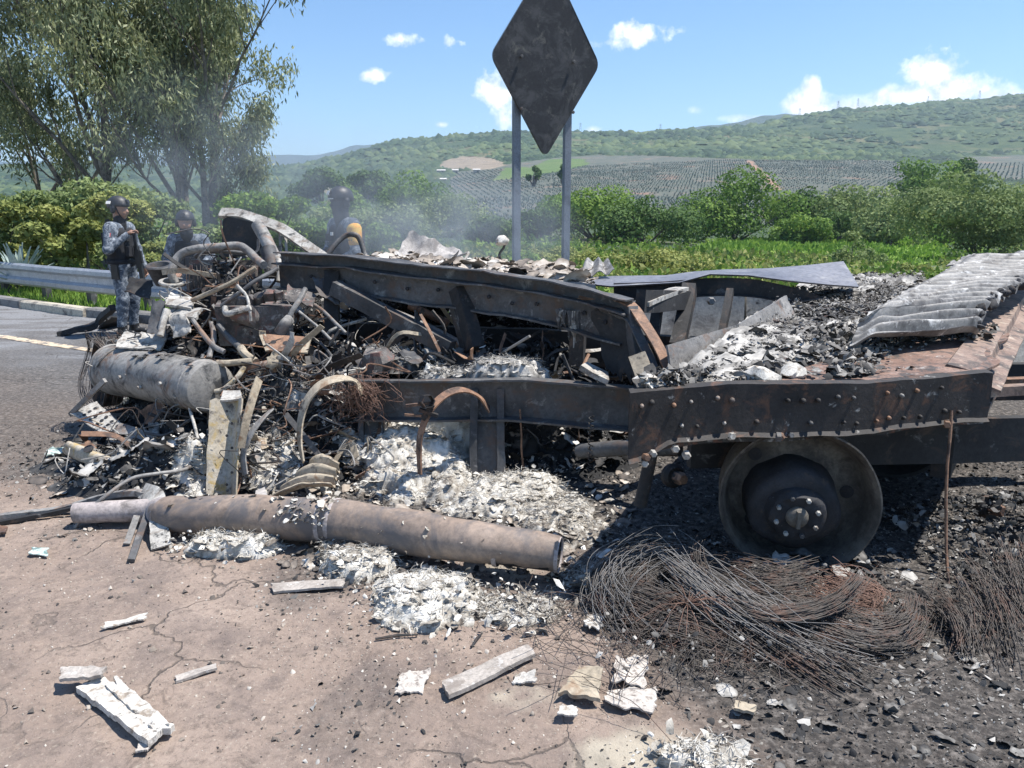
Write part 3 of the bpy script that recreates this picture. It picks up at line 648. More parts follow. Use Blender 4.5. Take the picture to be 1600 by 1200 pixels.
for i, (lab, px, D, r0, r1, w) in enumerate(shr):
    b0 = gp_(px, D); k = D/1200*1.02; top = row_z(r0, D); h = top - b0.z; blobs = []
    for j in range(11):
        q = Vector((b0.x + R.uniform(-.5,.5)*w*k, D + R.uniform(-.5,.5)*w*k*.8, b0.z + h*R.uniform(.35, .86))); rr = w*k*R.uniform(.16, .27)
        blobs.append((q, (rr, rr, rr*.55)))
    bush('shrub', lab, b0, blobs, 5200, .13, .075, 'leaf_yellow' if i < 3 else ('leaf_pale' if i < 7 else 'leaf_green'), group='shrubs behind the guardrail', seed=i*7, kw=dict(up=.5, out=.4))
# big agave with blade-shaped leaves
ag = thing('agave_plant', 'big blue-grey agave with stiff pointed leaves behind the guardrail', 'agave', W(30, 424, 15.3))
for i in range(30):
    az = i*2.399; el = math.radians(R.uniform(28, 82)); ln = R.uniform(.7, 1.0); d = Vector((math.cos(az)*math.cos(el), math.sin(az)*math.cos(el), math.sin(el)))
    b0 = ag.location + Vector((0,0,-.25)); side = Vector((-math.sin(az), math.cos(az), 0)); nrm = d.cross(side); V = []; F = []
    for k, (t, w) in enumerate(((0,.05), (.25,.058), (.55,.05), (.8,.03), (1.0,.003))):
        q = b0 + d*ln*t + Vector((0,0,-.12*t*t)); V += [q - side*w, q - nrm*.02, q + side*w]
        if k: o = 3*k; F += [(o-3, o-2, o+1, o), (o-2, o-1, o+2, o+1)]
    MB().add(V, F).build('leaf', 'agave_leaf', ag, 60)

midtrees = [
 ('rounded yellow-green tree just right of the sign posts', 930, 290, 388, 165, 115, 'leaf_green'), ('dark green tree at the right foot of the rounded yellow-green one', 1015, 316, 388, 150, 105, 'leaf_dark'),
 ('biggest round dense tree below the agave rows', 1152, 264, 372, 170, 125, 'leaf_green'), ('dark tree leaning on the right side of the biggest round tree', 1250, 292, 366, 110, 130, 'leaf_dark'),
 ('flat-topped feathery tree between the dense round tree and the pale spreading tree', 1345, 274, 362, 150, 128, 'leaf_pale'), ('squat bright bush-like tree at the edge of the bright green field', 1258, 340, 376, 90, 112, 'leaf_green'),
 ('olive wide-crowned tree above the bright green field', 1400, 318, 360, 110, 110, 'leaf_pale'), ('dark-trunked yellow-topped tree standing out above the agave slope', 1443, 240, 305, 105, 190, 'leaf_green'),
 ('large pale green spreading tree, the nearest one above the corrugated panels', 1545, 246, 418, 240, 62, 'leaf_pale'), ('thin young tree with see-through crown in front of the bright field', 1346, 342, 440, 74, 38, 'leaf_pale'),
 ('dark small tree on the skyline of the pale tree', 1507, 240, 272, 66, 210, 'leaf_dark'), ('small dark green tree between the two sign posts', 838, 332, 392, 80, 110, 'leaf_dark'),
 ('small dark tree just left of the sign posts', 770, 338, 392, 80, 100, 'leaf_dark'), ('wide soft green tree left of the agave rows', 650, 280, 350, 120, 190, 'leaf_green'),
 ('pale green tree in front of the lower left corner of the agave rows', 700, 306, 380, 125, 120, 'leaf_pale'), ('grey-green tree hazed by smoke left of the folded grey sheet', 600, 312, 392, 125, 95, 'leaf_pale'),
 ('rounded tree behind the helmet of the officer with the orange armband', 545, 300, 372, 100, 120, 'leaf_green'), ('dark clump tree on the far slope above the folded grey sheet', 575, 262, 296, 80, 330, 'leaf_dark'),
 ('dark small clump tree on the far slope left of the dirt clearing', 505, 264, 296, 90, 330, 'leaf_dark'), ('tiny dark tree on the light green patch between the posts', 834, 250, 272, 22, 420, 'leaf_dark'),
 ('tiny dark tree beside the right sign post on the far slope', 880, 251, 270, 20, 420, 'leaf_dark'), ('tree with dry grey twigs beside the right eucalyptus', 475, 300, 400, 80, 45, 'leaf_pale'),
 ('round tree at the right border behind the pale spreading tree', 1610, 290, 400, 120, 85, 'leaf_dark'), ('low olive tree left of the thin young tree', 1300, 325, 366, 80, 118, 'leaf_dark'),
 ('small bright tree behind the flat-topped feathery tree', 1300, 290, 330, 70, 170, 'leaf_green'), ('dull green tree filling the gap behind the left sign post', 805, 340, 392, 60, 125, 'leaf_green')]
for i, (lab, px, r0, r1, w, D, mt) in enumerate(midtrees):
    b0 = gp_(px, D); k = D/1200*1.03; top = row_z(r0, D); b0.z = min(b0.z, row_z(r1, D)+.2) if D < 100 else b0.z; h = top - b0.z; rr_ = random.Random(i*3+1); blobs = []
    nb = 22 if w > 60 else 8
    thin = 'thin young' in lab or 'twigs' in lab
    for j in range(nb):
        u = rr_.uniform(-1, 1); vv = rr_.uniform(-1, 1); dome = max(.25, 1-.55*(u*u))
        q = Vector((b0.x + u*.40*w*k, D + vv*.34*w*k, b0.z + h*(.16 + .74*dome*rr_.uniform(.15, 1.0)))); rr = w*k*rr_.uniform(.12, .21)*(.75 if thin else 1)
        blobs.append((q, (rr, rr, rr*(.5 if 'flat' in lab or 'spreading' in lab else .75))))
    ll = max(.16, D/1200*5.2); n = int((1500 if thin else 5200) * (1.5 if w > 140 else 1) * (2.4 if D < 70 and not thin else 1)); n = n if w > 60 or thin else 700
    if D < 70: ll = D/1200*5.0
    bush('valley_tree', lab, b0, blobs, n, ll, ll*.62, mt, 'tree', 'trees in the valley below the road', 6, i*13+2, dict(tspread=.35, out=1.0, fill=.2, up=.35))
# bushes along the embankment just beyond the road
emb = [(640, 30), (700, 34), (745, 26), (800, 30), (850, 36), (905, 28), (955, 34), (1010, 26), (1060, 24), (1105, 33), (1150, 27), (1195, 36), (1245, 28), (1290, 33), (1440, 30), (1495, 24), (1560, 27), (1610, 33)]
where = ['below the folded grey sheet', 'behind the left end of the smoking deck', 'left of the sign posts', 'at the foot of the left sign post', 'between the sign posts', 'at the foot of the right sign post', 'right of the right sign post, in front of the dark tree',
 'behind the bent far rail, nearest the sign', 'behind the middle of the bent far rail', 'in front of the crop rows left', 'behind the right half of the bent far rail', 'at the edge of the crop rows', 'by the end of the bent far rail', 'left of the thin young tree', 'at the right edge of the bright lawn', 'in front of the pale spreading tree', 'under the pale spreading tree', 'at the right border under the pale tree']
for i, ((px, D), wh) in enumerate(zip(emb, where)):
    b0 = gp_(px, D); rr_ = random.Random(i+70); blobs = []; s = rr_.uniform(.75, 1.15)*(.62 if px > 1080 else .9)
    for j in range(8): blobs.append((b0 + Vector((rr_.uniform(-1.1,1.1)*s, rr_.uniform(-.8,.8)*s, rr_.uniform(.15,.62)*s)), tuple(np.array((.55,.5,.36))*s*rr_.uniform(.7,1.2))))
    bush('bush', ('yellow-green' if i % 3 else 'dark green') + ' roadside bush ' + wh, b0, blobs, 2600, .13, .08, 'leaf_yellow' if i % 3 else 'leaf_green', group='bushes on the slope beyond the road', seed=i+200, kw=dict(up=.4))
def scatter(name, n, poly, D0, D1, mat, size, kind='blob', seed=0, logd=True, reject=None, h=.6):
    g = np.random.default_rng(seed); D = np.exp(g.uniform(math.log(D0), math.log(D1), n)) if logd else np.sqrt(g.uniform(D0**2, D1**2, n)); a = g.uniform(-1.0, 1.0, n) if poly is None else g.uniform(-.15, .8, n)
    z = tz(a, D); px, row = to_px(a*D, D, z); ok = np.ones(n, bool) if poly is None else pip(px, row, poly)
    if reject:
        for p in reject: ok &= ~pip(px, row, p)
    ok &= (fbm(a*D/70, D/70, 13., 4) > .36) | (kind != 'blob'); D, a, z = D[ok], a[ok], z[ok]; n = len(D); C = np.stack([a*D, D, z], 1); s = size(D)*(.35 + g.random(n)**2.2*1.9)
    if kind == 'blob':
        T = np.array([(1,0,0),(.4,.9,0),(-.7,.7,0),(-1,-.2,0),(-.2,-1,0),(.8,-.6,0),(.35,.2,1),(-.35,-.1,.85)], float)
        F0 = np.array([(0,1,6),(1,2,6),(2,7,6),(2,3,7),(3,4,7),(4,6,7),(4,5,6),(5,0,6)])
        th = g.uniform(0, 6.28, n); Rz = np.stack([np.stack([np.cos(th), -np.sin(th)], 1), np.stack([np.sin(th), np.cos(th)], 1)], 1)
        V = np.repeat(T[None], n, 0) * (1 + g.uniform(-.3, .3, (n, 8, 1))); xy = np.einsum('nij,nkj->nki', Rz, V[:,:,:2])
        V = np.concatenate([xy, V[:,:,2:]*h + g.uniform(-.1, .2, (n,8,1))*h], 2)*s[:,None,None] + C[:,None]; V[:,:,2] -= .15*s[:,None]
        F = (np.arange(n)[:,None,None]*8 + F0[None]).reshape(-1,3); tone = np.repeat(np.clip(.5 + .6*(g.random(n)-.5) + 1.3*(fbm(C[:,0]/110, C[:,1]/110, 3., 4)-.5), 0, 1), 8); V = V.reshape(-1,3)
    else:                                              # tufts of upright leaves
        bushy = kind == 'bushy'; k = 9 if bushy else 5; m = n*k; Cc = np.repeat(C, k, 0) + g.normal(size=(m,3))*np.array([.5,.5,.0])*np.repeat(s, k)[:,None]; ss = np.repeat(s, k)[:,None]
        Cc[:,2] += g.random(m)*ss[:,0]*(.7 if bushy else 0); d = g.normal(size=(m,3))*(1.3 if bushy else .45) + np.array([0,0,.15 if bushy else 1.0]); d /= np.linalg.norm(d, axis=1)[:,None]; b = np.cross(d, g.normal(size=(m,3))*.6 + np.array([0,.5,0])); b /= np.linalg.norm(b, axis=1)[:,None]; ss = ss*(.62 if bushy else 1)
        V = np.stack([Cc - b*ss*.22, Cc + d*ss*.55 - b*ss*.24, Cc + d*ss, Cc + d*ss*.5 + b*ss*.28], 1).reshape(-1,3); F = np.arange(m*4).reshape(m,4)
        tone = np.repeat(np.clip(.5 + g.uniform(-.4, .4, m) + .5*(np.repeat(fbm(C[:,0]/8, C[:,1]/8, 3., 3), k)-.5), 0, 1), 4)
    return tag(link_mesh(name, fast_mesh(name, V, F, tone), [mat]), kind='stuff')
scatter('hillside_scrub', 52000, None, 210, 1420, 'scrub', lambda D: .7 + D*.0034, seed=1, reject=[AGAVE, AGAVE2, BARE, LIGHT, FIELD, TRACK, CLEAR])
scatter('undergrowth', 5000, None, 75, 230, 'leaf_green', lambda D: .2 + D*.0036, 'bushy', seed=12, reject=[FIELD, LAWN, AGAVE])
scatter('undergrowth', 12000, None, 16, 75, 'leaf_green', lambda D: np.minimum(.07 + D*.0055, .2 + D*.0042), 'bushy', seed=2, reject=[FIELD, LAWN, AGAVE])
scatter('undergrowth', 15000, None, 15.5, 60, 'leaf_yellow', lambda D: .06 + D*.0052, 'bushy', seed=3, reject=[FIELD, LAWN])
scatter('crop_plants', 30000, FIELD, 34, 190, 'leaf_crop', lambda D: .25 + D*.0022, 'tuft', seed=4, reject=[LAWN], logd=False)
scatter('grass', 30000, LAWN, 34, 190, 'leaf_crop', lambda D: .12 + D*.0016, 'tuft', seed=6, logd=False)
g = np.random.default_rng(9); n = 16000                            # verge grass behind the kerb
gx = g.uniform(-13, 2.5, n); gy = edge_y(gx) + .35 + g.random(n)**1.5*3.2; s = g.uniform(.05, .15, n)[:,None]
C = np.stack([gx, gy, gz(gx, gy)], 1); d = g.normal(size=(n,3))*.5 + np.array([0,0,1]); b = np.cross(d, g.normal(size=(n,3))); b /= np.linalg.norm(b, axis=1)[:,None]
V = np.stack([C - b*.012, C + d*s*.5 - b*.012, C + d*s, C + d*s*.5 + b*.012], 1).reshape(-1,3)
tag(link_mesh('grass', fast_mesh('grass', V, np.arange(n*4).reshape(n,4), np.repeat(g.random(n), 4)), ['leaf_crop']), kind='stuff')

# rows of agave on the far slope: the 300 nearest are plants of their own, the rest one mass
def agave_proto(g, nb=9):
    V = []; F = []
    for i in range(nb):
        az = i*2.399 + g.uniform(-.2,.2); el = math.radians(g.uniform(30, 80)); d = np.array([math.cos(az)*math.cos(el), math.sin(az)*math.cos(el), math.sin(el)]); sd = np.array([-math.sin(az), math.cos(az), 0])*.09
        o = len(V); V += [d*.1-sd, d*.1+sd, d*.6+sd*.9, d*1.0, d*.6-sd*.9]; F += [(o, o+1, o+2, o+4), (o+4, o+2, o+3, o+3)]
    return np.array(V), np.array(F)
pv, pf = agave_proto(R); spots = []
for D in np.arange(196, 620, 4.2):
    xs_ = np.arange(-.14*D, .78*D, 2.6 if D < 330 else 3.3); xs_ = xs_ + g.uniform(-.25,.25,len(xs_)) + (D*.31 % 1.3)
    Dj = D + g.uniform(-.2,.2,len(xs_)) + .02*xs_; z = tz(xs_/Dj, Dj); px, row = to_px(xs_, Dj, z)
    ok = (pip(px, row, AGAVE) | pip(px, row, AGAVE2)) & ~pip(px, row, LIGHT) & ~pip(px, row, BARE) & ~pip(px, row, TRACK) & (fbm(xs_/9, Dj/9, 5., 3) < .66)
    spots += list(zip(xs_[ok], Dj[ok], z[ok]))
spots.sort(key=lambda s: s[1]); tri = pf[:, [0,1,2]]
F3 = np.vstack([pf[0::2][:, [0,1,2]], pf[0::2][:, [0,2,3]], pf[1::2][:, [0,1,2]]])
seen = [s for s in spots if True]
ap = fast_mesh('field_agave', pv*1.25, F3, np.full(len(pv), .5)); ap.materials.append(MATS['agave'])
def vis(s):
    px, row = to_px(s[0], s[1], s[2]); return (row < 338 and not (1075 < px < 1230 and row > 280) and not (860 < px < 1080 and row > 305) and 720 < px < 1430)
near = [s for s in seen if vis(s)][:300]; ns_ = set(near)
for s in near:
    o = bpy.data.objects.new('field_agave', ap); COL.objects.link(o); o.location = s; o.rotation_euler.z = R.uniform(0, 6.28); o.scale = [R.uniform(.8, 1.15)]*3
    tag(o, 'blue-grey agave in the planted rows on the far slope', 'agave', 'agaves in the planted field')
rest = np.array([s for s in seen if s not in ns_]); n = len(rest); sc = g.uniform(.95, 1.5, n); th = g.uniform(0, 6.28, n)
cs, sn = np.cos(th)[:,None], np.sin(th)[:,None]
V = np.stack([pv[None,:,0]*cs - pv[None,:,1]*sn, pv[None,:,0]*sn + pv[None,:,1]*cs, np.repeat(pv[None,:,2], n, 0)], 2)*sc[:,None,None] + rest[:,None]
tag(link_mesh('agave_rows', fast_mesh('agave_rows', V.reshape(-1,3), (np.arange(n)[:,None,None]*len(pv)+F3[None]).reshape(-1,3), np.repeat(g.random(n), len(pv))), ['agave']), kind='stuff')

# masts on the ridge and sheds at its foot
for i, (px, lab) in enumerate([(1240, 'thin power pylon over the small cloud'), (1298, 'thin power pylon right of the small cloud'), (1328, 'thin power pylon midway along the right ridge'), (1434, 'thin power pylon before the tall cloud'), (1512, 'thin power pylon right of the tall cloud'), (1592, 'thin power pylon at the top right end of the ridge'),
                                (1028, 'thin power pylon far along the middle ridge'), (905, 'thin power pylon just right of the burnt sign')]):
    a = (px-800)/1236; D = 1385; b0 = Vector((a*D, D, float(tz(a, D)))); mb = MB(); h = 13 + 2*(i % 3); t = thing('power_pylon', lab, 'pylon', b0, 'power pylons along the ridge')
    for sx in (-1, 1):
        for sy in (-1, 1): mb.tube([b0 + Vector((sx*2.0, sy*2.0, -2)), b0 + Vector((sx*.5, sy*.5, h))], .11, 4)
    for zz in (.25, .45, .62, .78): w = 2.0 - 1.5*zz; mb.tube([b0 + Vector((-w, -w, h*zz)), b0 + Vector((w, -w, h*(zz+.14)))], .07, 4).tube([b0 + Vector((w, -w, h*zz)), b0 + Vector((-w, -w, h*(zz+.14)))], .07, 4)
    mb.build('tower', 'pylon_steel', t, None); mb = MB()
    for zz in (.8, .92): mb.tube([b0 + Vector((-3.2, 0, h*zz)), b0 + Vector((3.2, 0, h*zz))], .10, 4)
    mb.build('cross_arm', 'pylon_steel', t, None)
for px, row_t, D, w, lab in [(690, 262, 640, 6.5, 'pale long shed below the dirt clearing'), (712, 263, 620, 4.5, 'small pale shed right of the long shed below the clearing'), (745, 264, 600, 5, 'low pale shed at the right of the clearing'), (693, 275, 520, 4, 'small white-roofed hut in the green below the sheds')]:
    a = (px-800)/1236; b0 = Vector((a*D, D, float(tz(a, D)))); t = thing('farm_shed', lab, 'shed', b0, 'farm sheds on the far slope'); mb = MB()
    mb.box(b0 + Vector((0,0,1.2)), w, 3.4, 2.2).build('wall', 'concrete', t, None)
    MB().sweep([(-2,0), (2,0), (0,.8)], [b0 + Vector((-w/2-.3,0,2.31)), b0 + Vector((w/2+.3,0,2.31))]).build('roof', 'roof_pale', t, None)
    MB().box(b0 + Vector((w*.2,-1.73,.7)), .9, .06, 1.8).build('door', 'steel_dark', t, None)
# ------------------------------------------------------------------ the burnt wreck: heaps of burnt stuff first
BUMPS = []
def bumpat(px, row, D, rx, ry): p = W(px, row, D); BUMPS.append((p.x, D, rx, ry, p.z))
bumpat(365, 425, 5.75, .46, .42); bumpat(300, 505, 5.5, .42, .40); bumpat(385, 520, 5.3, .50, .42); bumpat(480, 520, 5.5, .45, .5); bumpat(455, 585, 4.85, .36, .34)
bumpat(590, 545, 5.1, .42, .38); bumpat(690, 560, 5.0, .35, .32); bumpat(790, 562, 4.85, .34, .26); bumpat(530, 600, 4.75, .30, .26)
bumpat(430, 695, 4.5, .42, .28); bumpat(250, 690, 4.75, .62, .26); bumpat(600, 700, 4.6, .5, .25); bumpat(330, 620, 4.95, .3, .3); bumpat(880, 590, 4.9, .35, .3)
bumpat(650, 520, 5.6, .45, .4); bumpat(850, 545, 5.4, .4, .35); bumpat(740, 530, 5.5, .35, .3); bumpat(520, 540, 5.2, .3, .35); bumpat(620, 470, 6.6, .9, .45); bumpat(470, 450, 6.4, .5, .4); bumpat(820, 470, 6.7, .9, .5); bumpat(270, 700, 4.3, .5, .14)
def heaph(x, y):
    x = np.asarray(x, float); y = np.asarray(y, float); h = np.zeros_like(x)
    wx = x + .22*(fbm(x*2.3, y*2.3, 31., 3)-.5); wy = y + .22*(fbm(x*2.3, y*2.3, 37., 3)-.5)
    for bx, by, rx, ry, hp in BUMPS:
        h = np.maximum(h, hp*np.exp(-(np.abs((wx-bx)/rx)**2.4 + np.abs((wy-by)/ry)**2.4)))
    m = sstep(.03, .25, h)
    return h + m*(.16*(ridged(x*3.3, y*3.3, 2., 4)-.55) + .07*(ridged(x*11, y*11, 5., 3)-.5) + .03*(fbm(x*34, y*34, 7., 2)-.5)) - .03*(1-sstep(0, .05, h))
def topz(x, y): return np.maximum(gz(x, y), heaph(x, y))
xs = np.linspace(-3.5, 1.3, 300); ys = np.concatenate([np.linspace(3.9, 5.9, 150)[:-1], np.linspace(5.9, 7.4, 50)])
X, Y = np.meshgrid(xs, ys); X = X.ravel(); Y = Y.ravel(); H = heaph(X, Y)
tone = np.clip(.30 + .95*(fbm(X*2.6, Y*2.6, H*3+11., 4)-.5) + .5*(fbm(X*14, Y*14, H*9, 3)-.5), 0, 1)
nx, ny = len(xs), len(ys); I = np.arange((nx-1)*(ny-1)); I = I//(nx-1)*nx + I % (nx-1); F = np.stack([I, I+1, I+nx+1, I+nx], 1)
F = F[(H[F] > -.01).any(1)]
tag(link_mesh('burnt_debris', fast_mesh('burnt_debris', np.stack([X, Y, H], 1), F, tone), ['heap'], smooth=40), kind='stuff')

# ------------------------------------------------------------------ trailer
tr = thing('burnt_trailer', 'charred collapsed trailer frame with riveted side plate and bare steel wheel rim', 'trailer', (.6, 4.4, 0))
CPROF = [(.09,.05),(.09,.041),(.005,.041),(.005,-.033),(.10,-.033),(.10,-.043),(.03,-.047),(.03,-.205),(.075,-.21),(.075,-.222),(-.02,-.222),(-.02,.05)]
pth = curve([W(440, 404, 5.75), W(570, 413, 5.4), W(700, 428, 5.15), W(800, 441, 4.95), W(900, 457, 4.72), W(988, 480, 4.5)], 40)
mb = MB(); mb.sweep(CPROF, pth); mb.warp(.022, 2.6, 1); mb.warp(.012, 8, 4); mb.build('upper_beam', 'steel_dark', tr, 30)
for i in range(12):                                    # bolts along the upper beam
    p = pth[3+i*3]; MB().hexnut(p + Vector((0, -.045, -.11 - .02*(i % 2))), (0, -1, .1), .014, .02).build('bolt', 'hub_black', tr, 30)
mb = MB(); pl = curve([W(560, 622, 4.62), W(700, 622, 4.5), W(850, 622, 4.42), W(1015, 640, 4.3)], 24)
mb.sweep([(.06,.12),(.06,.108),(0,.105),(0,-.115),(.07,-.12),(.07,-.132),(-.02,-.132),(-.02,.12)], pl); mb.warp(.022, 2.2, 5); mb.build('lower_beam', 'steel_dark', tr, 30)
mb = MB(); mb.bar(W(560, 530, 5.9), W(1250, 560, 5.6), .09, .26, 12); mb.warp(.03, 2, 8); mb.build('far_beam', 'char', tr, 30)
for a, b, w, h in [((762, 610, 4.50), (762, 752, 4.36), .20, .12), ((583, 600, 4.68), (583, 712, 4.55), .15, .12)]:
    mb = MB(); mb.sweep([(-h/2,-w/2),(-h/2,w/2),(h/2,w/2),(h/2,w*.28),(h*.2,w*.28),(h*.2,-w*.28),(h/2,-w*.28),(h/2,-w/2)], [W(*a).lerp(W(*b), k/8) for k in range(9)], (1, 0, 0)); mb.warp(.016, 4, a[0]); lg = mb.build('landing_leg', 'steel_dark', tr, 30)
    q = W(*b); MB().box(q + Vector((0, -.02, 0)), w*1.25, .18, .03).build('foot_plate', 'char', lg, None)
def bar(name, a, b, w, h, mat='char', n=6, warp=.012, parent=tr, up=(0,0,1)):
    mb = MB(); mb.bar(W(*a), W(*b), w, h, n, up); mb.warp(warp, 3, a[0]*.1); return mb.build(name, mat, parent, 30)
def pipe(name, pts, r, mat='steel_grey', parent=tr, n=10, seg=18, warp=.006):
    mb = MB(); mb.tube(curve([W(*p) for p in pts], seg), r, n); mb.warp(warp, 4, pts[0][0]*.1); return mb.build(name, mat, parent, 40)
bar('brace', (522, 450, 5.35), (705, 545, 4.95), .08, .10, 'steel_dark'); pipe('brace_pipe', [(560, 470, 5.6), (640, 500, 5.5), (720, 540, 5.4)], .035, 'steel_grey')
pipe('brace_pipe', [(640, 478, 5.7), (700, 505, 5.6)], .03, 'rust')
bar('post', (518, 425, 5.5), (520, 600, 5.2), .10, .11); bar('post', (716, 450, 5.1), (742, 545, 4.95), .09, .10); bar('post', (706, 470, 5.2), (728, 545, 5.1), .05, .05, 'steel_dark')
bar('post', (985, 480, 4.5), (1004, 612, 4.3), .06, .09, 'steel_dark'); bar('post', (905, 470, 5.2), (900, 600, 5.1), .10, .10)
mb = MB(); mb.patch([W(918, 470, 4.66), W(992, 485, 4.5), W(998, 592, 4.36), W(950, 588, 4.5)], .02, 10, 10, .03, 6, 3, tear=.35); mb.build('web_plate', 'char', tr, 40)
for i in range(16):                                    # metal that ran and froze along the beam's lower edge
    px = R.uniform(868, 925); p = W(px, 483 + (px-868)*.1, 4.68); l = R.uniform(.06, .26)*(1-abs(px-897)/50); mb = MB()
    mb.tube([p, p + Vector((R.uniform(-.02,.02), -.01, -l*.5)), p + Vector((R.uniform(-.03,.03), 0, -l))], [.018, .013, .003], 6); mb.build('drip', 'pale' if i % 3 == 0 else 'steel_dark', tr, 60)
# straps bent over the end of the upper beam
for nm, pts, w, mt in [('strap', [(905, 462, 4.7), (950, 464, 4.62), (985, 476, 4.5), (1010, 510, 4.35), (1035, 555, 4.2), (1052, 592, 4.08)], .07, 'rust'),
                       ('strap', [(955, 486, 4.55), (985, 500, 4.45), (1005, 540, 4.32), (1022, 580, 4.2), (1030, 604, 4.1)], .06, 'steel_dark')]:
    mb = MB(); mb.strip(curve([W(*p) for p in pts], 20), w, .010, (.25, -.6, .75)); mb.warp(.008, 4, 2); mb.build(nm, mt, tr, 40)
mb = MB(); mb.patch([W(1046, 580, 4.10), W(1153, 548, 4.55), W(1152, 507, 4.6), W(1040, 540, 4.15)], .014, 10, 5, .012, 5, 1); mb.build('ramp_plate', 'steel_grey', tr, 40)
mb = MB(); mb.patch([W(1150, 547, 4.56), W(1242, 500, 5.1), W(1226, 462, 5.15), W(1150, 508, 4.61)], .014, 10, 5, .02, 5, 4); mb.build('ramp_plate', 'steel_grey', tr, 40)
mb = MB(); mb.patch([W(1000, 608, 3.95), W(1024, 588, 3.95), W(1008, 549, 4.05), W(982, 558, 4.05)], .012, 5, 5, .01, 6, 2); mb.build('gusset_plate', 'tan', tr, 40)
mb = MB(); mb.patch([W(905, 576, 4.35), W(950, 598, 4.3), W(948, 585, 4.45), W(915, 570, 4.5)], .03, 5, 3, .01, 6, 2); mb.build('bracket', 'pale', tr, 40)
# bent far rail: a wide plate sagging between two humps, dark web below
top = [(893, 434), (960, 431), (1040, 430), (1085, 424), (1130, 421), (1200, 419), (1262, 414), (1318, 408), (1338, 440)]
low = [(905, 442), (955, 447), (1030, 443), (1062, 441), (1110, 428), (1170, 430), (1230, 438), (1290, 444), (1342, 448)]
n = len(top); V = []; 
for k in range(n):
    V += [W(top[k][0], top[k][1], 6.45), W(low[k][0], low[k][1], 5.85), W(low[k][0], low[k][1], 5.85) + Vector((0, .01, -.012)), W(top[k][0], top[k][1], 6.45) + Vector((0, .01, -.02))]
F = [(k*4+j, (k+1)*4+j, (k+1)*4+(j+1) % 4, k*4+(j+1) % 4) for k in range(n-1) for j in range(4)] + [(0,1,2,3), tuple((n-1)*4+j for j in (3,2,1,0))]
MB().add(V, F).build('far_rail', 'blued_plate', tr, 60)
mb = MB(); mb.sweep([(.02,.05),(.02,-.07),(.06,-.075),(.06,-.085),(-.01,-.085),(-.01,.05)], curve([W(960, 452, 5.95), W(1040, 450, 5.93), W(1110, 444, 5.92), W(1180, 447, 5.92), W(1250, 462, 5.92), W(1290, 480, 5.9)], 24)); mb.warp(.01, 3, 3); mb.build('rail_web', 'char', tr, 30)
bar('cross_arm', (1002, 474, 4.75), (1064, 452, 5.6), .10, .03, 'pale'); bar('post', (1078, 452, 5.75), (1058, 545, 5.3), .10, .12); bar('post', (1140, 455, 5.8), (1126, 530, 5.5), .05, .07)
bar('post', (1030, 462, 5.4), (1020, 540, 5.2), .07, .10); bar('cross_beam', (1000, 470, 4.7), (1075, 470, 5.7), .06, .14, 'char')
MB().hexnut(W(1110, 470, 5.7), (0, -1, 0), .03, .05).build('bolt', 'steel_grey', tr, 30)
# smoking deck behind the upper beam
mb = MB(); mb.patch([W(520, 414, 5.9), W(930, 452, 5.0), W(900, 424, 6.6), W(610, 402, 7.2)], .03, 40, 16, .035, 3.0, 5); mb.build('front_deck', 'sheet_grey', tr, 50)
# rear deck
N0, N1 = Vector((.51, 3.02, 0)), Vector((2.14, 3.38, 0)); E1 = (N1-N0); E2 = Vector((1.69, 2.32, 0)); E2l = Vector((1.55, 2.9, 0))
def dk(s, t, z): return (N0 + E1*s + (E2l*(1-s)+E2*s)*t) + Vector((0, 0, z))
mb = MB(); mb.patch([dk(0, .03, .60), dk(1, .03, .62), dk(1, 1.7, .70), dk(0, 1.15, .70)], .03, 20, 20, .03, 3, 1); mb.build('deck_floor', 'deck', tr, 40)
for i in range(13):
    t = .07 + i*.085; mb = MB(); s0 = .02 + R.uniform(0, .05); s1 = .62 + R.uniform(-.05, .1)
    mb.sweep([(.035,.03),(.035,.02),(0,.018),(-.004,-.12),(-.014,-.12),(-.014,.03)], [dk(s0+(s1-s0)*k/14, t, .80 + .012*math.sin(k+i) + .10*t) for k in range(15)]); mb.warp(.02, 3.2, i); mb.build('joist', 'deck', tr, 40)
mb = MB(); mb.patch([dk(.22, .005, .85), dk(.985, .005, .862), dk(.985, .42, .90), dk(.42, .34, .865)], .012, 30, 16, .014, 5, 7, tear=.22); mb.build('deck_plate', 'deck_rust', tr, 40)
# riveted side plate facing the camera, bent outwards a little
def sp(s, z): return N0 + E1*s + Vector((-.02, -.05 + .02*math.sin(s*9), z + .008*math.sin(s*7)))
V = []; F = []; ns = 40
for k in range(ns+1):
    s = -.012 + 1.02*k/ns; low = .655 - .075*sstep(.12, 0, s) + .02*math.sin(k*.7)*.2
    for z, o in ((.88, .05), (.874, 0), (.78, .004), (float(low)+.015, 0), (float(low), -.02)): V.append(sp(s, z) + Vector((0, o, 0)))
    for z, o in ((float(low)-.008, .0), (.78, .016), (.868, .016), (.868, .05)): V.append(sp(s, z) + Vector((0, o, 0)))
F = [(k*9+j, k*9+(j+1) % 9, (k+1)*9+(j+1) % 9, (k+1)*9+j) for k in range(ns) for j in range(9)] + [tuple(range(9)), tuple(ns*9+j for j in range(8, -1, -1))]
mb = MB().add(V, F); mb.warp(.014, 5, 2); mb.build('side_plate', 'char_rust', tr, 30)
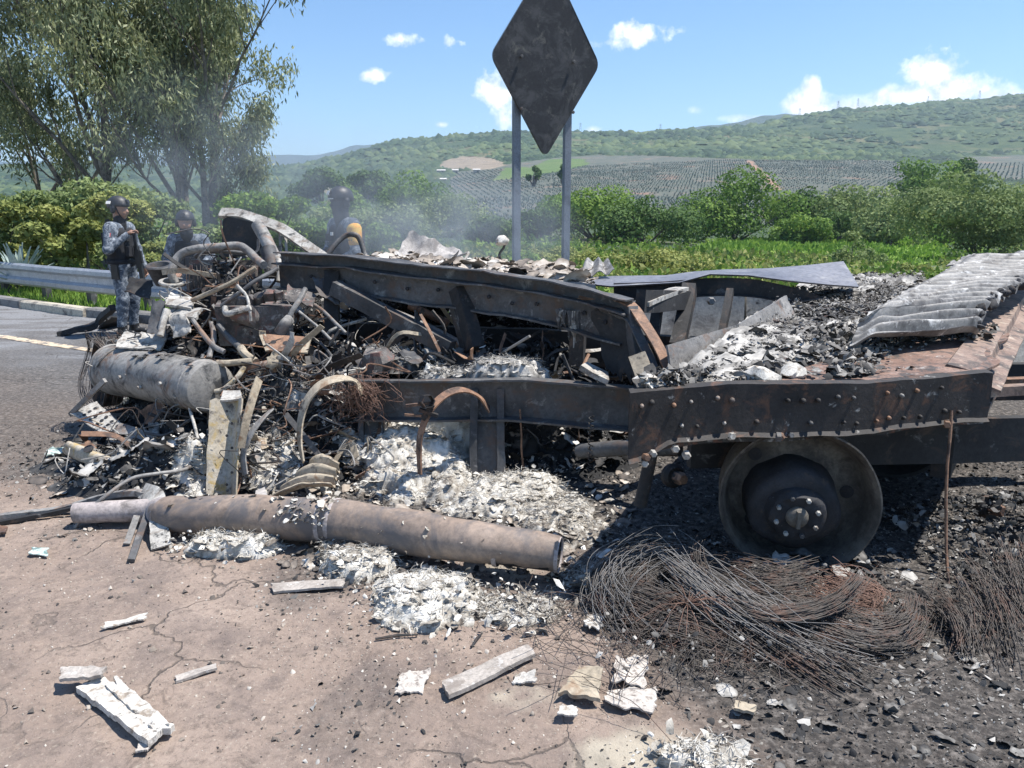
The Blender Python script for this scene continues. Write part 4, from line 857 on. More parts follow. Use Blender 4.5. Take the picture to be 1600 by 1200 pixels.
for s in [.02,.045,.10,.15,.215,.26,.305,.35,.40,.445,.49,.54,.585,.64,.685,.73,.785,.86,.90]:
    for z, o in ((.815, 0), (.705, .02)):
        if R.random() < .22: continue
        p = sp(s + o + R.uniform(-.006,.006), z + R.uniform(-.012,.012)); mb = MB(); rs = R.uniform(.7, 1.15)
        mb.tube([p + Vector((0, .01, 0)), p + Vector((0, -.006, 0)), p + Vector((0, -.014, 0)), p + Vector((0, -.018, 0))], [.0108*rs, .0108*rs, .0085*rs, .003], 8); mb.build('rivet', R.choice(['char_rust', 'char_rust', 'char_rust', 'steel_grey', 'steel_dark', 'rust']), tr, 60)
for i in range(10):
    s = R.choice([.03, .05, .08, .11, .14, .05]) if i < 5 else R.uniform(.2, .9); p = sp(s, R.uniform(.57, .62) if i < 5 else .655); MB().hexnut(p, (R.uniform(-.3,.3), -1, R.uniform(-.3,.3)), R.uniform(.012,.02), .03).build('bolt', R.choice(['steel_dark', 'pale', 'rust']), tr, 30)
# end channel going back to the right
mb = MB(); mb.sweep([(-.17,.022),(-.03,.0),(-.02,-.05),(.055,-.075),(.055,-.085),(-.035,-.062),(-.045,-.008),(-.18,.010)], [dk(1, t, .868 + .115*t) for t in np.linspace(0, 1.75, 22)]); mb.warp(.012, 3, 4); mb.build('end_channel', 'edge_rust', tr, 30)
# chassis below the deck
def dbar(name, a, b, w, h, mat='char', n=8): mb = MB(); mb.bar(a, b, w, h, n); mb.warp(.012, 3, a.x); return mb.build(name, mat, tr, 30)
dbar('chassis_beam', dk(.05, .16, .50), dk(1.0, .16, .50) + Vector((1.9, .1, -.04)), .06, .22); dbar('chassis_beam', dk(.0, .62, .50), dk(1, .62, .5) + Vector((1.5, .2, 0)), .08, .24)
dbar('chassis_beam', dk(.3, .1, .42), dk(.3, 1.3, .46), .09, .25); dbar('chassis_beam', dk(.86, .12, .42), dk(.86, 1.5, .46), .09, .25); dbar('axle', dk(.15, .45, .33), dk(1.15, .45, .31), .13, .13)
dbar('chassis_beam', Vector((2.3, 3.75, .70)), Vector((4.6, 4.1, .70)), .06, .05, 'edge_rust'); dbar('chassis_beam', Vector((2.45, 4.3, .62)), Vector((5.0, 4.6, .62)), .06, .04, 'rust')
pipe('air_pipe', [(905, 705, 4.3), (980, 700, 4.1), (1062, 700, 3.9)], .045, 'steel_dark'); pipe('strut_pipe', [(1030, 655, 3.45), (1015, 720, 3.40), (1000, 790, 3.42)], .030, 'char')
pipe('hanging_rod', [(1488, 640, 3.3), (1480, 740, 3.24), (1478, 860, 3.15), (1490, 940, 3.0), (1505, 995, 2.82)], .0065, 'rust', warp=.01)
pipe('hanging_rod', [(812, 640, 4.4), (815, 690, 4.38), (817, 740, 4.4)], .006, 'rust', warp=.01)
mb = MB(); q = W(924, 650, 4.2)                          # a charred coil spring hanging from the beam
mb.tube([q + Vector((.014*math.cos(k*.9), .014*math.sin(k*.9), -.0042*k)) for k in range(80)], .004, 5); mb.build('coil_spring', 'char', tr, 60)
for px, row, D, r in [(1532, 790, 3.55, .055), (1048, 742, 3.75, .06)]:
    c = W(px, row, D); ax = Vector((.35, -.9, .1)); mb = MB(); mb.lathe([(0, .001), (0, r), (.03, r*1.05), (.05, r*.8), (.05, r*.5), (.08, r*.5)], c, ax, 20); o = mb.build('hub_cap', 'char_rust', tr, 40)
    MB().hexnut(c + ax.normalized()*.06, ax, r*.55, .06).build('nut', 'rust', o, 30)
# wheel
wc = W(1246, 784, 3.2); wa = Vector((-.20, -.97, -.03)).normalized()
whl = bpy.data.objects.new('wheel', None); COL.objects.link(whl); whl.parent = tr; whl.location = wc - tr.location
mb = MB(); mb.lathe([(-.20,.30),(-.19,.325),(0,.318),(.012,.338),(.020,.342),(.022,.335),(.008,.322),(-.03,.308),(-.10,.300),(-.145,.285),(-.165,.255),(-.165,.21),(-.15,.17),(-.15,.10)], wc, wa, 64); mb.warp(.010, 4, 2); mb.build('rim', 'rim', whl, 40)
mb = MB(); mb.lathe([(-.16,.205),(-.02,.198),(.0,.185),(.015,.16),(.02,.125),(.05,.118),(.075,.110),(.085,.095),(.085,.001)], wc + wa*.0 + Vector((-.012, 0, -.035)), wa, 40); mb.warp(.022, 7, 3); mb.warp(.008, 22, 5); mb.build('hub', 'hub_black', whl, 40)
hc = wc + wa*.085 + Vector((-.012, 0, -.035)); ha = wa.cross(Vector((0,0,1))).normalized(); hb = wa.cross(ha)
for k in range(8):
    an = k*math.pi/4 + .3; p = hc + (ha*math.cos(an) + hb*math.sin(an))*.088; MB().hexnut(p, wa, .011, .018).build('stud', 'pale' if k % 4 != 2 else 'steel_dark', whl, 30)
mb = MB(); mb.lathe([(0,.048),(.015,.045),(.028,.030),(.03,.001)], hc, wa, 24); mb.box(hc + wa*.03, .014, .03, .075); mb.build('hub_cap', 'rim', whl, 40)
for k in (1, 4.2, 7.4):
    an = k*.75; p = wc - wa*.158 + (ha*math.cos(an) + hb*math.sin(an))*.235; MB().lathe([(.0,.03),(.004,.03),(.004,.001)], p, wa, 16).build('hand_hole', 'hub_black', whl, None)
# a second axle end deep in the shade behind the wheel
mb = MB(); mb.lathe([(-.2,.30),(0,.30),(.02,.32),(.02,.30),(-.08,.26),(-.1,.1),(.02,.1),(.02,.001)], wc + Vector((1.05, 1.25, 0)), wa, 40); mb.build('far_wheel', 'char', tr, 40)

# ------------------------------------------------------------------ things lying on the trailer
def corr(name, label, q, nr, amp, seed, mat='corrug', droop=.12, group='corrugated roof sheets on the trailer'):
    q = [Vector(p) for p in q]; base = sum(q, Vector())/4; mb = MB()
    def bend(U, V):
        ph = (V*nr + .10*np.sin(U*2.5+seed))*2*math.pi; w = np.clip(np.cos(ph)*1.5, -1, 1)
        w = np.cos(ph); return amp*w*(1+.3*(vnoise(V*nr, U*2, seed)-.5)) - droop*sstep(.16, 0, U) - droop*.35*sstep(.93, 1.0, U) + .05*(fbm(U*3+seed, V*3, 1., 3)-.5)
    mb.patch(q, .006, 44, nr*14, 0, 1, seed, bend, tear=.05)
    base.z = min(v.z for v in mb.v); root = thing(name, label, 'corrugated sheet', base, group); mb.build('sheet', mat, root, 60)
    for k in range(nr*3):
        v = (k+.5)/(nr*3); p = q[1].lerp(q[2], v) + Vector((R.uniform(-.08,.03), R.uniform(-.04,.04), .0)); r = R.uniform(.012, .030)
        mb = MB(); mb.lathe([(-r,.001),(-r*.6,r*.8),(0,r),(r*.7,r*.7),(r,.001)], p, (R.uniform(-1,1), R.uniform(-1,1), R.uniform(-1,1)), 9); mb.warp(.03, 18, seed+k); mb.build('melted_lump', 'hub_black', root, 50)
corr('corrugated_sheet', 'large wavy grey corrugated roof sheet lying across the back of the trailer deck', [W(1345, 492, 3.98), W(1548, 474, 4.30), W(1655, 404, 6.2), W(1500, 403, 6.3)], 15, .027, 1, droop=.05)
corr('corrugated_sheet', 'small drooping corrugated sheet with two ribs at the front of the large one', [W(1330, 532, 3.66), W(1532, 512, 3.98), W(1546, 476, 4.29), W(1346, 494, 3.97)], 3, .027, 5, droop=.06)
mb = MB(); mb.patch([W(1480, 420, 6.3), W(1640, 415, 6.5), W(1650, 388, 7.0), W(1520, 402, 7.0)], .01, 26, 14, .07, 4, 9, tear=.2); base = W(1560, 420, 6.4)
t = thing('crumpled_sheet', 'crumpled pale metal sheet heaped behind the corrugated sheets at the right border', 'metal sheet', base); mb.build('sheet', 'corrug', t, 40)
mb = MB(); mb.patch([W(602, 418, 6.6), W(728, 424, 6.5), W(722, 398, 6.9), W(640, 368, 7.0)], .015, 20, 14, .09, 3.5, 2, tear=.15); t = thing('folded_sheet', 'folded grey-brown sheet sticking up out of the smoking deck', 'metal sheet', W(660, 420, 6.6)); mb.build('sheet', 'sheet_grey', t, 40)
pth = curve([W(*p) for p in [(700, 405, 6.6), (722, 398, 6.6), (732, 395, 6.6), (724, 408, 6.5), (708, 418, 6.5), (690, 416, 6.5)]], 16); MB().tube(pth, .012, 6).build('edge_rod', 'pale', t, 60)
for px, row, lab in [(925, 418, 'curled pale scrap of sheet with ribs at the far right end of the smoking deck')]:
    mb = MB(); mb.patch([W(905, 430, 6.3), W(960, 428, 6.3), W(950, 410, 6.6), W(915, 408, 6.6)], .008, 14, 8, .04, 9, 3, bend=lambda U, V: .02*np.sin(U*14)); t = thing('scrap_sheet', lab, 'metal sheet', W(px, 428, 6.3)); mb.build('sheet', 'corrug', t, 50)
t = thing('bent_stalk', 'thin burnt stalk with a white tuft standing up left of the sign posts', 'debris', W(786, 412, 6.4))
MB().tube(curve([W(786, 412, 6.4), W(780, 398, 6.4), W(788, 385, 6.4), W(783, 376, 6.4)], 10), [.012]*11, 6).build('stalk', 'steel_dark', t, 60)
mb = MB(); mb.lathe([(-.035,.001),(-.03,.05),(.0,.055),(.03,.03),(.035,.001)], W(785, 376, 6.4), (.2,.3,1), 12); mb.warp(.03, 14, 2); mb.build('tuft', 'plaster', t, 60)

# ------------------------------------------------------------------ burnt sign on two posts
sg = thing('road_sign', 'big diamond road sign burnt black on two grey posts behind the wreck', 'road sign', (.45, 9.5, 0))
sc0 = W(852, 95, 9.3); ya = math.radians(26); ex = Vector((math.cos(ya), math.sin(ya), 0)); sn_ = Vector((math.sin(ya), -math.cos(ya), 0)); hw, hh = .70, 1.06
cor = [(-hw, 0), (0, -hh), (hw, 0), (0, hh)]; pp = []
for i in range(4):
    a, b, c = [Vector((*cor[(i+k-1) % 4], 0)) for k in range(3)]; u, v = (a-b).normalized(), (c-b).normalized()
    for t in np.linspace(0, 1, 7): q = (b+u*.10)*(1-t)**2 + b*2*t*(1-t) + (b+v*.10)*t*t; pp.append(q)
n = len(pp); V = [sc0 + ex*q.x + Vector((0,0,q.y)) + sn_*(.05 + (.03*math.sin(q.y*2.2)+.012*math.sin(q.x*5))) for q in pp]; V += [p - sn_*.012 for p in V]
MB().add(V, [tuple(range(n)), tuple(range(2*n-1, n-1, -1))] + [(i, n+i, n+(i+1) % n, (i+1) % n) for i in range(n)]).build('panel', 'sign_burnt', sg, 30)
V2 = [sc0 + ex*q.x*1.004 + Vector((0,0,q.y*1.004)) + sn_*(.042 + (.03*math.sin(q.y*2.2)+.012*math.sin(q.x*5))) for q in pp]; V3 = [sc0 + ex*q.x*1.004 + Vector((0,0,q.y*1.004)) + sn_*(.022 + (.03*math.sin(q.y*2.2)+.012*math.sin(q.x*5))) for q in pp]
MB().add(V2+V3, [(i, n+i, n+(i+1) % n, (i+1) % n) for i in range(n)]).build('rim', 'steel_dark', sg, 30)
for x, top in ((-.335, 3.72), (.335, 3.45)):
    p = sc0 + ex*x - sn_*.06; p.z = 0; MB().sweep([(-.042,-.03),(.042,-.03),(.042,.03),(.035,.03),(.035,-.022),(-.035,-.022),(-.035,.03),(-.042,.03)], [p + Vector((0,0,-.1)), p + Vector((0,0,1.3)), p + Vector((0,0,top))], tuple(-sn_)).build('post', 'post_paint', sg, None)
    for zz in (2.75, 3.3): MB().hexnut(p + Vector((0,0,zz)) + sn_*.125, sn_, .02, .02).build('bolt', 'steel_dark', sg, 30)

# ------------------------------------------------------------------ cab
cb = thing('burnt_cab', 'burnt-out truck cab collapsed into a tangle of pipes and sheet metal', 'truck cab', (-2.0, 5.2, 0))
P = lambda *a, **k: pipe(*a, parent=cb, **k)
P('hood_bar', [(274, 442, 5.75), (268, 425, 5.75), (280, 400, 5.8), (300, 390, 5.8), (340, 386, 5.8), (372, 384, 5.8), (388, 392, 5.75), (400, 404, 5.7), (412, 414, 5.6)], .031, 'steel_grey', n=12, seg=40)
P('hood_bar', [(305, 402, 5.9), (315, 396, 5.9), (350, 393, 5.9), (385, 396, 5.9)], .016, 'steel_dark')
mb = MB(); mb.lathe([(0,.09),(.02,.10),(.03,.095),(.03,.07),(.0,.065)], W(270, 445, 5.75), (.1,-.2,1), 20); mb.build('bar_socket', 'pale', cb, 40)
mb = MB(); mb.lathe([(-.15,.06),(-.02,.10),(0,.11),(.01,.10),(.01,.07),(-.04,.05),(-.04,.001)], W(250, 415, 6.0), (.0,-.25,1), 24); mb.build('air_filter', 'steel_dark', cb, 40)
mb = MB(); mb.box(W(352, 440, 5.85) + Vector((0,0,-.05)), .50, .16, .40, Matrix.Rotation(-.25, 3, 'X')); 
o = mb.build('radiator', 'engine', cb, None)
for k in range(26): q = W(352, 440, 5.85) + Vector((-.24 + .48*k/25, -.10, -.04)); mb = MB(); mb.strip([q + Vector((R.uniform(-.01,.01), 0, .17)), q + Vector((R.uniform(-.02,.02), -.035, 0)), q + Vector((R.uniform(-.01,.01), -.06, -.18))], .012, .003, (1,0,0)); mb.build('fin', 'engine', o, None)
mb = MB(); mb.box(W(400, 505, 5.3), .50, .45, .26, Matrix.Rotation(.3, 3, 'Z')); mb.lathe([(0,.001),(0,.07),(.08,.07),(.10,.04),(.1,.001)], W(385, 495, 5.02), (.1,-1,.2), 18)
for k in range(6): mb.lathe([(0,.04),(.06,.04),(.07,.02),(.07,.001)], W(360+k*16, 478-k*2, 5.15), (0,-.3,1), 10)
mb.warp(.07, 6, 3); mb.build('engine_block', 'engine', cb, 30)
# door frame standing up behind
mb = MB(); mb.patch([W(345, 402, 6.5), W(415, 400, 6.3), W(400, 348, 6.35), W(352, 338, 6.55)], .02, 8, 8, .02, 5, 1); mb.build('door_panel', 'char', cb, 40)
mb = MB(); mb.strip(curve([W(*p) for p in [(345, 333, 6.55), (375, 335, 6.5), (405, 344, 6.4), (440, 358, 6.3), (470, 377, 6.2), (505, 402, 6.05)]], 24), .085, .03, (.1,-.75,.65)); mb.warp(.012, 4, 2); mb.build('roof_pillar', 'pale', cb, 40)
mb = MB(); mb.strip(curve([W(*p) for p in [(400, 344, 6.4), (412, 362, 6.38), (420, 385, 6.3), (428, 410, 6.2)]], 12), .03, .02, (1,0,.2)); mb.build('window_frame', 'pale', cb, 40)
for x in (437, 446): mb = MB(); mb.bar(W(x, 366, 6.35), W(x+2, 398, 6.25), .02, .012); mb.build('window_frame', 'pale', cb, None)
P('exhaust_stack', [(402, 350, 6.25), (412, 368, 6.2), (422, 388, 6.1), (432, 408, 6.0)], .052, 'steel_grey', n=14)
P('exhaust_stack', [(418, 388, 5.95), (424, 410, 5.9), (427, 430, 5.85)], .062, 'steel_dark', n=14); P('mirror_arm', [(432, 402, 5.9), (438, 418, 5.85), (436, 440, 5.8)], .025, 'pale')
P('handrail', [(508, 402, 6.4), (524, 382, 6.45), (540, 368, 6.5), (552, 366, 6.5), (562, 374, 6.5), (572, 405, 6.45)], .022, 'steel_dark', n=9)
# ashen plates and brackets on the left flank
for q, th, amp, mt, nm in [([(258, 478, 5.2), (300, 486, 5.1), (306, 470, 5.35), (266, 458, 5.4)], .02, .02, 'pale', 'battery_cover'), ([(262, 496, 5.1), (308, 500, 5.0), (318, 484, 5.1), (266, 484, 5.2)], .02, .03, 'pale', 'side_cover'),
    ([(275, 530, 5.0), (300, 520, 4.95), (296, 492, 5.05), (268, 495, 5.1)], .012, .04, 'pale', 'side_cover'), ([(420, 548, 4.8), (475, 552, 4.75), (482, 528, 4.95), (410, 523, 4.95)], .012, .006, 'rust', 'rusty_bracket'),
    ([(180, 545, 5.2), (255, 548, 5.1), (262, 528, 5.3), (196, 522, 5.4)], .012, .03, 'pale', 'step_cover'), ([(312, 560, 4.75), (322, 600, 4.7), (318, 640, 4.66), (306, 568, 4.7)], .012, .02, 'steel_dark', 'fender_scrap'),
    ([(500, 465, 5.35), (530, 478, 5.3), (520, 440, 5.5), (488, 436, 5.5)], .01, .03, 'steel_dark', 'fender_scrap'), ([(195, 456, 6.0), (236, 470, 5.9), (240, 440, 6.1), (205, 436, 6.1)], .01, .03, 'char', 'fender_scrap'),
    ([(440, 470, 5.3), (488, 486, 5.2), (495, 462, 5.4), (450, 448, 5.5)], .01, .05, 'engine', 'fender_scrap'), ([(232, 520, 5.2), (262, 530, 5.15), (258, 470, 5.3), (240, 470, 5.3)], .01, .03, 'steel_dark', 'fender_scrap')]:
    mb = MB(); mb.patch([W(*p) for p in q], th, 12, 8, amp, 7, q[0][0]*.37, tear=.18 if amp > .01 else .04); o = mb.build(nm, mt, cb, 40)
    if nm == 'rusty_bracket':
        for k in (.2, .5, .8): c = W(*q[0]).lerp(W(*q[1]), k).lerp(W(*q[3]).lerp(W(*q[2]), k), .5); MB().lathe([(.008,.018),(.011,.018),(.011,.001)], c, (0,-.55,.8), 14).build('bolt_hole', 'hub_black', o, None)
        for sd_ in ((q[0], q[3]), (q[1], q[2])): mb = MB(); mb.strip([W(*sd_[0]), W(*sd_[1]), W(sd_[1][0], sd_[1][1]-6, sd_[1][2])], .012, .04, (1,0,0)); mb.build('bracket_flange', 'tan', o, None)
for pts, r, mt in [([(250, 525, 5.0), (256, 500, 5.05), (262, 482, 5.1)], .03, 'pale'), ([(300, 500, 5.0), (330, 540, 4.85), (350, 552, 4.8)], .02, 'steel_grey'), ([(330, 505, 5.0), (335, 530, 4.9), (328, 560, 4.8)], .022, 'steel_grey'),
    ([(340, 508, 5.0), (352, 520, 4.95), (378, 545, 4.85)], .028, 'steel_dark'), ([(378, 545, 4.85), (385, 555, 4.8), (400, 565, 4.75)], .035, 'tan'), ([(340, 565, 4.7), (360, 565, 4.68), (392, 562, 4.7)], .028, 'tan'),
    ([(338, 612, 4.6), (352, 606, 4.6), (368, 590, 4.62), (380, 572, 4.68)], .02, 'pale_yellow'), ([(300, 470, 5.15), (345, 448, 5.1), (400, 418, 5.15)], .02, 'tan'), ([(346, 478, 5.0), (400, 440, 5.05), (432, 420, 5.2)], .018, 'steel_dark'),
    ([(352, 480, 4.95), (356, 490, 4.9), (390, 480, 4.9)], .025, 'pale'), ([(372, 446, 5.0), (386, 462, 4.95), (390, 485, 4.9), (392, 500, 4.9)], .012, 'pale'), ([(444, 505, 5.05), (462, 478, 5.1), (478, 452, 5.2)], .022, 'steel_grey'),
    ([(436, 520, 5.0), (446, 505, 5.0), (452, 498, 5.05)], .05, 'steel_grey'), ([(380, 575, 4.72), (420, 570, 4.75), (450, 560, 4.8)], .04, 'rust'), ([(478, 470, 5.3), (510, 492, 5.2), (540, 520, 5.1)], .015, 'steel_grey'),
    ([(460, 480, 5.2), (520, 530, 5.0)], .012, 'steel_grey'), ([(300, 640, 4.6), (310, 600, 4.7), (318, 555, 4.8)], .014, 'steel_grey'), ([(286, 590, 4.75), (296, 640, 4.55), (310, 690, 4.4)], .012, 'pale')]:
    P('pipe', pts, r*.78, mt, n=9, seg=12, warp=.016)
# tangle: rods, hoses and strips thrown through the heap
for i in range(380):
    bx, by, rx, ry, hp = BUMPS[R.choice([0,0,1,2,2,3,3,4,4,5,5,6,6,7,8,9,9,10,12,13,14,15,16])]; x = bx + R.gauss(0, .6)*rx; y = by - abs(R.gauss(0, .6))*ry
    z = float(topz(x, y)) + R.uniform(0, .08); p = Vector((x, y, z)); az = R.uniform(0, 6.28); el = R.gauss(.15, .5); l = R.uniform(.08, .42)
    d = Vector((math.cos(az)*math.cos(el), math.sin(az)*math.cos(el)*.7, math.sin(el))); q = p + d*l; k = p.lerp(q, .5) + Vector((R.gauss(0,.05), R.gauss(0,.05), R.gauss(0,.05))); mb = MB(); mt = R.choice(['steel_grey', 'steel_dark', 'steel_dark', 'char', 'char', 'rust', 'pale', 'char_rust', 'tan'])
    if i % 3 == 0: mb.tube(curve([p, k, q], 8), R.uniform(.004, .012), 6); nm = 'rod'
    elif i % 3 == 1: mb.strip(curve([p, k, q], 8), R.uniform(.02, .05), .005, (R.uniform(-1,1), R.uniform(-1,1), R.uniform(-1,1))); nm = 'strip'
    else:
        s = Vector((R.uniform(-1,1), R.uniform(-1,1), R.uniform(-.6,1))).normalized()*R.uniform(.06,.16); mb.patch([p, p+d*l*.45, p+d*l*.45+s, p+s], .005, 7, 5, .03, 9, i, tear=.4); nm = 'scrap_plate'
    mb.build(nm, mt, cb, 50)
for i in range(190):                                     # burnt cables looping about
    bx, by, rx, ry, hp = BUMPS[R.choice([0,1,2,3,4,8,9,10,12])]; x = bx + R.gauss(0, .6)*rx; y = by - abs(R.gauss(0, .7))*ry; p = Vector((x, y, float(topz(x, y)) + .02)); pts = [p]
    for k in range(5): q = pts[-1] + Vector((R.gauss(0,.10), R.gauss(-.02,.07), R.gauss(0,.07))); q.z = max(q.z, float(topz(q.x, q.y)) - .01); pts.append(q)
    MB().tube(curve(pts, 20), R.uniform(.002, .006), 5).build('cable', R.choice(['char', 'steel_dark', 'steel_grey', 'rust', 'pale']), cb, 60)
# burnt hoop of the front wheel behind the tank
c = W(142, 586, 5.55); ax = Vector((-.75, -.62, .1)).normalized(); 
mb = MB(); mb.lathe([(-.08,.24),(0,.245),(.05,.25),(.05,.235),(-.05,.21),(-.06,.10),(-.06,.001)], c + Vector((.08,.05,0)), ax, 36); mb.warp(.012, 5, 2); fw = mb.build('front_wheel', 'char_rust', cb, 40)
mb = MB()
for i in range(260):
    a0 = R.uniform(0, 6.28); rr = R.uniform(.24, .33); w0 = R.uniform(-.14, .10); e1 = ax.cross(Vector((0,0,1))).normalized(); e2 = ax.cross(e1); ln = R.uniform(.3, 1.5); cc = c + Vector((.08,.05,0))
    mb.tube([cc + ax*(w0 + .03*math.sin(3*a)) + (e1*math.cos(a) + e2*math.sin(a))*(rr + R.gauss(0,.004)) for a in np.linspace(a0, a0+ln, 7)], .0022, 3, False)
o = mb.build('tyre_wire', 'wire', fw, 60); o['kind'] = 'stuff'
# scorched battery-box like masses between the beams
for i, (px, row, D, s) in enumerate([(585, 562, 4.85, .10)]):
    mb = MB(); c = W(px, row, D); mb.lathe([(-s,.001),(-s*.7,s*.8),(0,s*1.05),(s*.6,s*.8),(s*.8,.001)], c, (R.uniform(-.3,.3), R.uniform(-.3,.3), 1), 22); mb.warp(.06, 9, i); mb.warp(.02, 26, i+5); mb.build('burnt_lump', 'heap' if 0 else 'engine', cb, 30)
# ------------------------------------------------------------------ people
def smin(a, b, k): h = np.clip(.5 + .5*(b-a)/k, 0, 1); return b*(1-h) + a*h - k*h*(1-h)
def sdf(prims, k=.035):
    def f(X, Y, Z):
        d = None
        for a, b, ra, rb in prims:
            a = np.array(a, float); b = np.array(b, float); ab = b - a; L2 = max(ab @ ab, 1e-9)
            t = np.clip(((X-a[0])*ab[0]+(Y-a[1])*ab[1]+(Z-a[2])*ab[2])/L2, 0, 1)
            q = np.sqrt((X-a[0]-ab[0]*t)**2+(Y-a[1]-ab[1]*t)**2+(Z-a[2]-ab[2]*t)**2) - (ra+(rb-ra)*t)
            d = q if d is None else smin(d, q, k)
        return d
    return f
def ell(c, r): return lambda X, Y, Z: (np.sqrt(((X-c[0])/r[0])**2+((Y-c[1])/r[1])**2+((Z-c[2])/r[2])**2)-1)*min(r)
def bounds(prims, pad=.03):
    P = np.array([[*p[0], p[2]] for p in prims] + [[*p[1], p[3]] for p in prims], float); return (P[:,:3]-P[:,3:]).min(0)-pad, (P[:,:3]+P[:,3:]).max(0)+pad
def hand_prims(w, d, nrm, curl=.6, thumb=1):
    """palm and five fingers from wrist w, pointing along d, palm facing nrm"""
    w = Vector(w); d = Vector(d).normalized(); nrm = Vector(nrm); nrm = (nrm - d*nrm.dot(d)).normalized(); sd = d.cross(nrm)*thumb; pr = []
    pr += [(w, w+d*.05+sd*.018, .024, .022), (w, w+d*.06-sd*.022, .024, .019), (w+d*.05+sd*.02, w+d*.06-sd*.02, .02, .018)]
    for k, (o, l) in enumerate(((.030,.072), (.010,.080), (-.011,.075), (-.031,.058))):
        p = w + d*.078 + sd*o; c = curl*(.9+.1*k); d1 = (d*math.cos(c*.7)+nrm*math.sin(c*.7)); d2 = (d*math.cos(c*1.5)+nrm*math.sin(c*1.5)); d3 = (d*math.cos(c*2.2)+nrm*math.sin(c*2.2))
        q = p + d1*l*.45; r = q + d2*l*.32; s = r + d3*l*.25; pr += [(p-d*.02, q, .0098, .009), (q, r, .009, .0084), (r, s, .0084, .007)]
    p = w + d*.025 + sd*.030; q = p + (d*.6+sd*.75+nrm*.35).normalized()*.038; r = q + (d*.85+sd*.25+nrm*.55).normalized()*.032; pr += [(p, q, .0125, .011), (q, r, .011, .0085)]
    return [(tuple(a), tuple(b), x, y) for a, b, x, y in pr]
def person(label, loc, yaw, sc, arms, lean=(0,0), head=(0,0), skin_face=True, gaiter=False, hands=()):
    """arms = ((right elbow, right wrist), (left elbow, left wrist)); forward is +x, left is +y"""
    root = thing('person', label, 'person', loc, 'helmeted officers beside the wreck'); root.rotation_euler.z = yaw; root.scale = (sc, sc, sc)
    lx, ly = lean; hx, hy, hz = .03+lx*1.2+head[0], ly+head[1], 1.655 - abs(head[0])*.25
    sh = lambda s: (lx, s*.195+ly, 1.415)
    pr = [((0,-.07,.95), (0,.07,.95), .135, .135), ((0,-.07,1.0), (lx*.8,-.10+ly,1.33), .115, .115), ((0,.07,1.0), (lx*.8,.10+ly,1.33), .115, .115), (sh(-.85), sh(.85), .085, .085),
          ((lx,ly,1.43), (hx-.02,hy,1.56), .062, .058)]
    for s in (-1, 1):
        pr += [((0,s*.10,.93), (.025,s*.115,.50), .105, .075), ((.025,s*.115,.50), (-.02,s*.125,.14), .074, .060), ((.02,s*.115,.46),(.0,s*.12,.38),.078,.07), ((-.02,s*.125,.10), (-.03,s*.125,.05), .055, .05), ((-.04,s*.125,.045), (.13,s*.14,.04), .047, .040)]
        e, w = arms[0 if s < 0 else 1]; pr += [(sh(s), e, .078, .060), (e, w, .058, .040)]
    lo, hi = bounds(pr); f1 = sdf(pr)
    fold = lambda X, Y, Z: f1(X, Y, Z) + .012*(fbm(X*13, Y*13, Z*19, 2)-.5)
    V, F = surface_nets(fold, lo, hi, .014); mats = [np.zeros(len(F), int)]; Vs = [V]; Fs = [F]; off = len(V)
    mats[0][V[F[:,0],2] < .13] = 2
    hp = [((hx,hy,hz+.03), (hx-.01,hy,hz+.05), .098, .10), ((hx+.035,hy,hz-.02), (hx+.045,hy,hz-.085), .066, .040), ((hx+.09,hy,hz+.01), (hx+.112,hy,hz-.028), .012, .017), ((hx+.055,hy-.03,hz-.035),(hx+.055,hy+.03,hz-.035),.04,.04),
          ((hx+.085,hy-.018,hz-.058),(hx+.085,hy+.018,hz-.058),.010,.010), ((hx+.07,hy-.04,hz+.034),(hx+.07,hy+.04,hz+.034),.022,.022), ((hx-.03,hy,hz-.02), (lx+.0,ly,1.45), .06, .06)]
    lo, hi = bounds(hp); V, F = surface_nets(sdf(hp, .025), lo, hi, .009); Vs.append(V); Fs.append(F+off); off += len(V); mats.append(np.full(len(F), 1 if skin_face else 3))
    for (w, d, nr, curl, th) in hands:
        q = hand_prims(w, d, nr, curl, th); lo, hi = bounds(q, .012); V, F = surface_nets(sdf(q, .008), lo, hi, .0055); Vs.append(V); Fs.append(F+off); off += len(V); mats.append(np.full(len(F), 1))
    me = fast_mesh('body', np.vstack(Vs), np.vstack(Fs)); o = link_mesh('body', me, ['camo', 'skin', 'gun', 'black_cloth'], root, 180); me.polygons.foreach_set('material_index', np.concatenate(mats).astype(np.int32))
    def sub(name, fn, lo, hi, h, mat, sm=60):
        V, F = surface_nets(fn, lo, hi, h); return link_mesh(name, fast_mesh(name, V, F), [mat], root, sm)
    # helmet with brim line, ear covers and chin strap
    E1_ = ell((hx-.012,hy,hz+.055), (.142,.122,.128))
    hel = lambda X, Y, Z: np.maximum(E1_(X,Y,Z), (hz+.040 - .16*np.clip(-(X-hx), 0, .2) + .0*X) - Z)
    sub('helmet', lambda X,Y,Z: smin(hel(X,Y,Z), sdf([((hx+.09,hy-.05,hz+.062),(hx+.09,hy+.05,hz+.062),.028,.028), ((hx-.015,hy-.105,hz+.02),(hx-.02,hy-.11,hz-.02),.034,.03), ((hx-.015,hy+.105,hz+.02),(hx-.02,hy+.11,hz-.02),.034,.03)])(X,Y,Z), .012), (hx-.2,hy-.17,hz-.08), (hx+.17,hy+.17,hz+.21), .010, 'helmet_shell')
    mb = MB(); mb.box((hx+.135,hy,hz+.10), .03, .05, .045, Matrix.Rotation(.35, 3, 'Y')); mb.build('helmet_mount', 'gun', root, None) if False else None
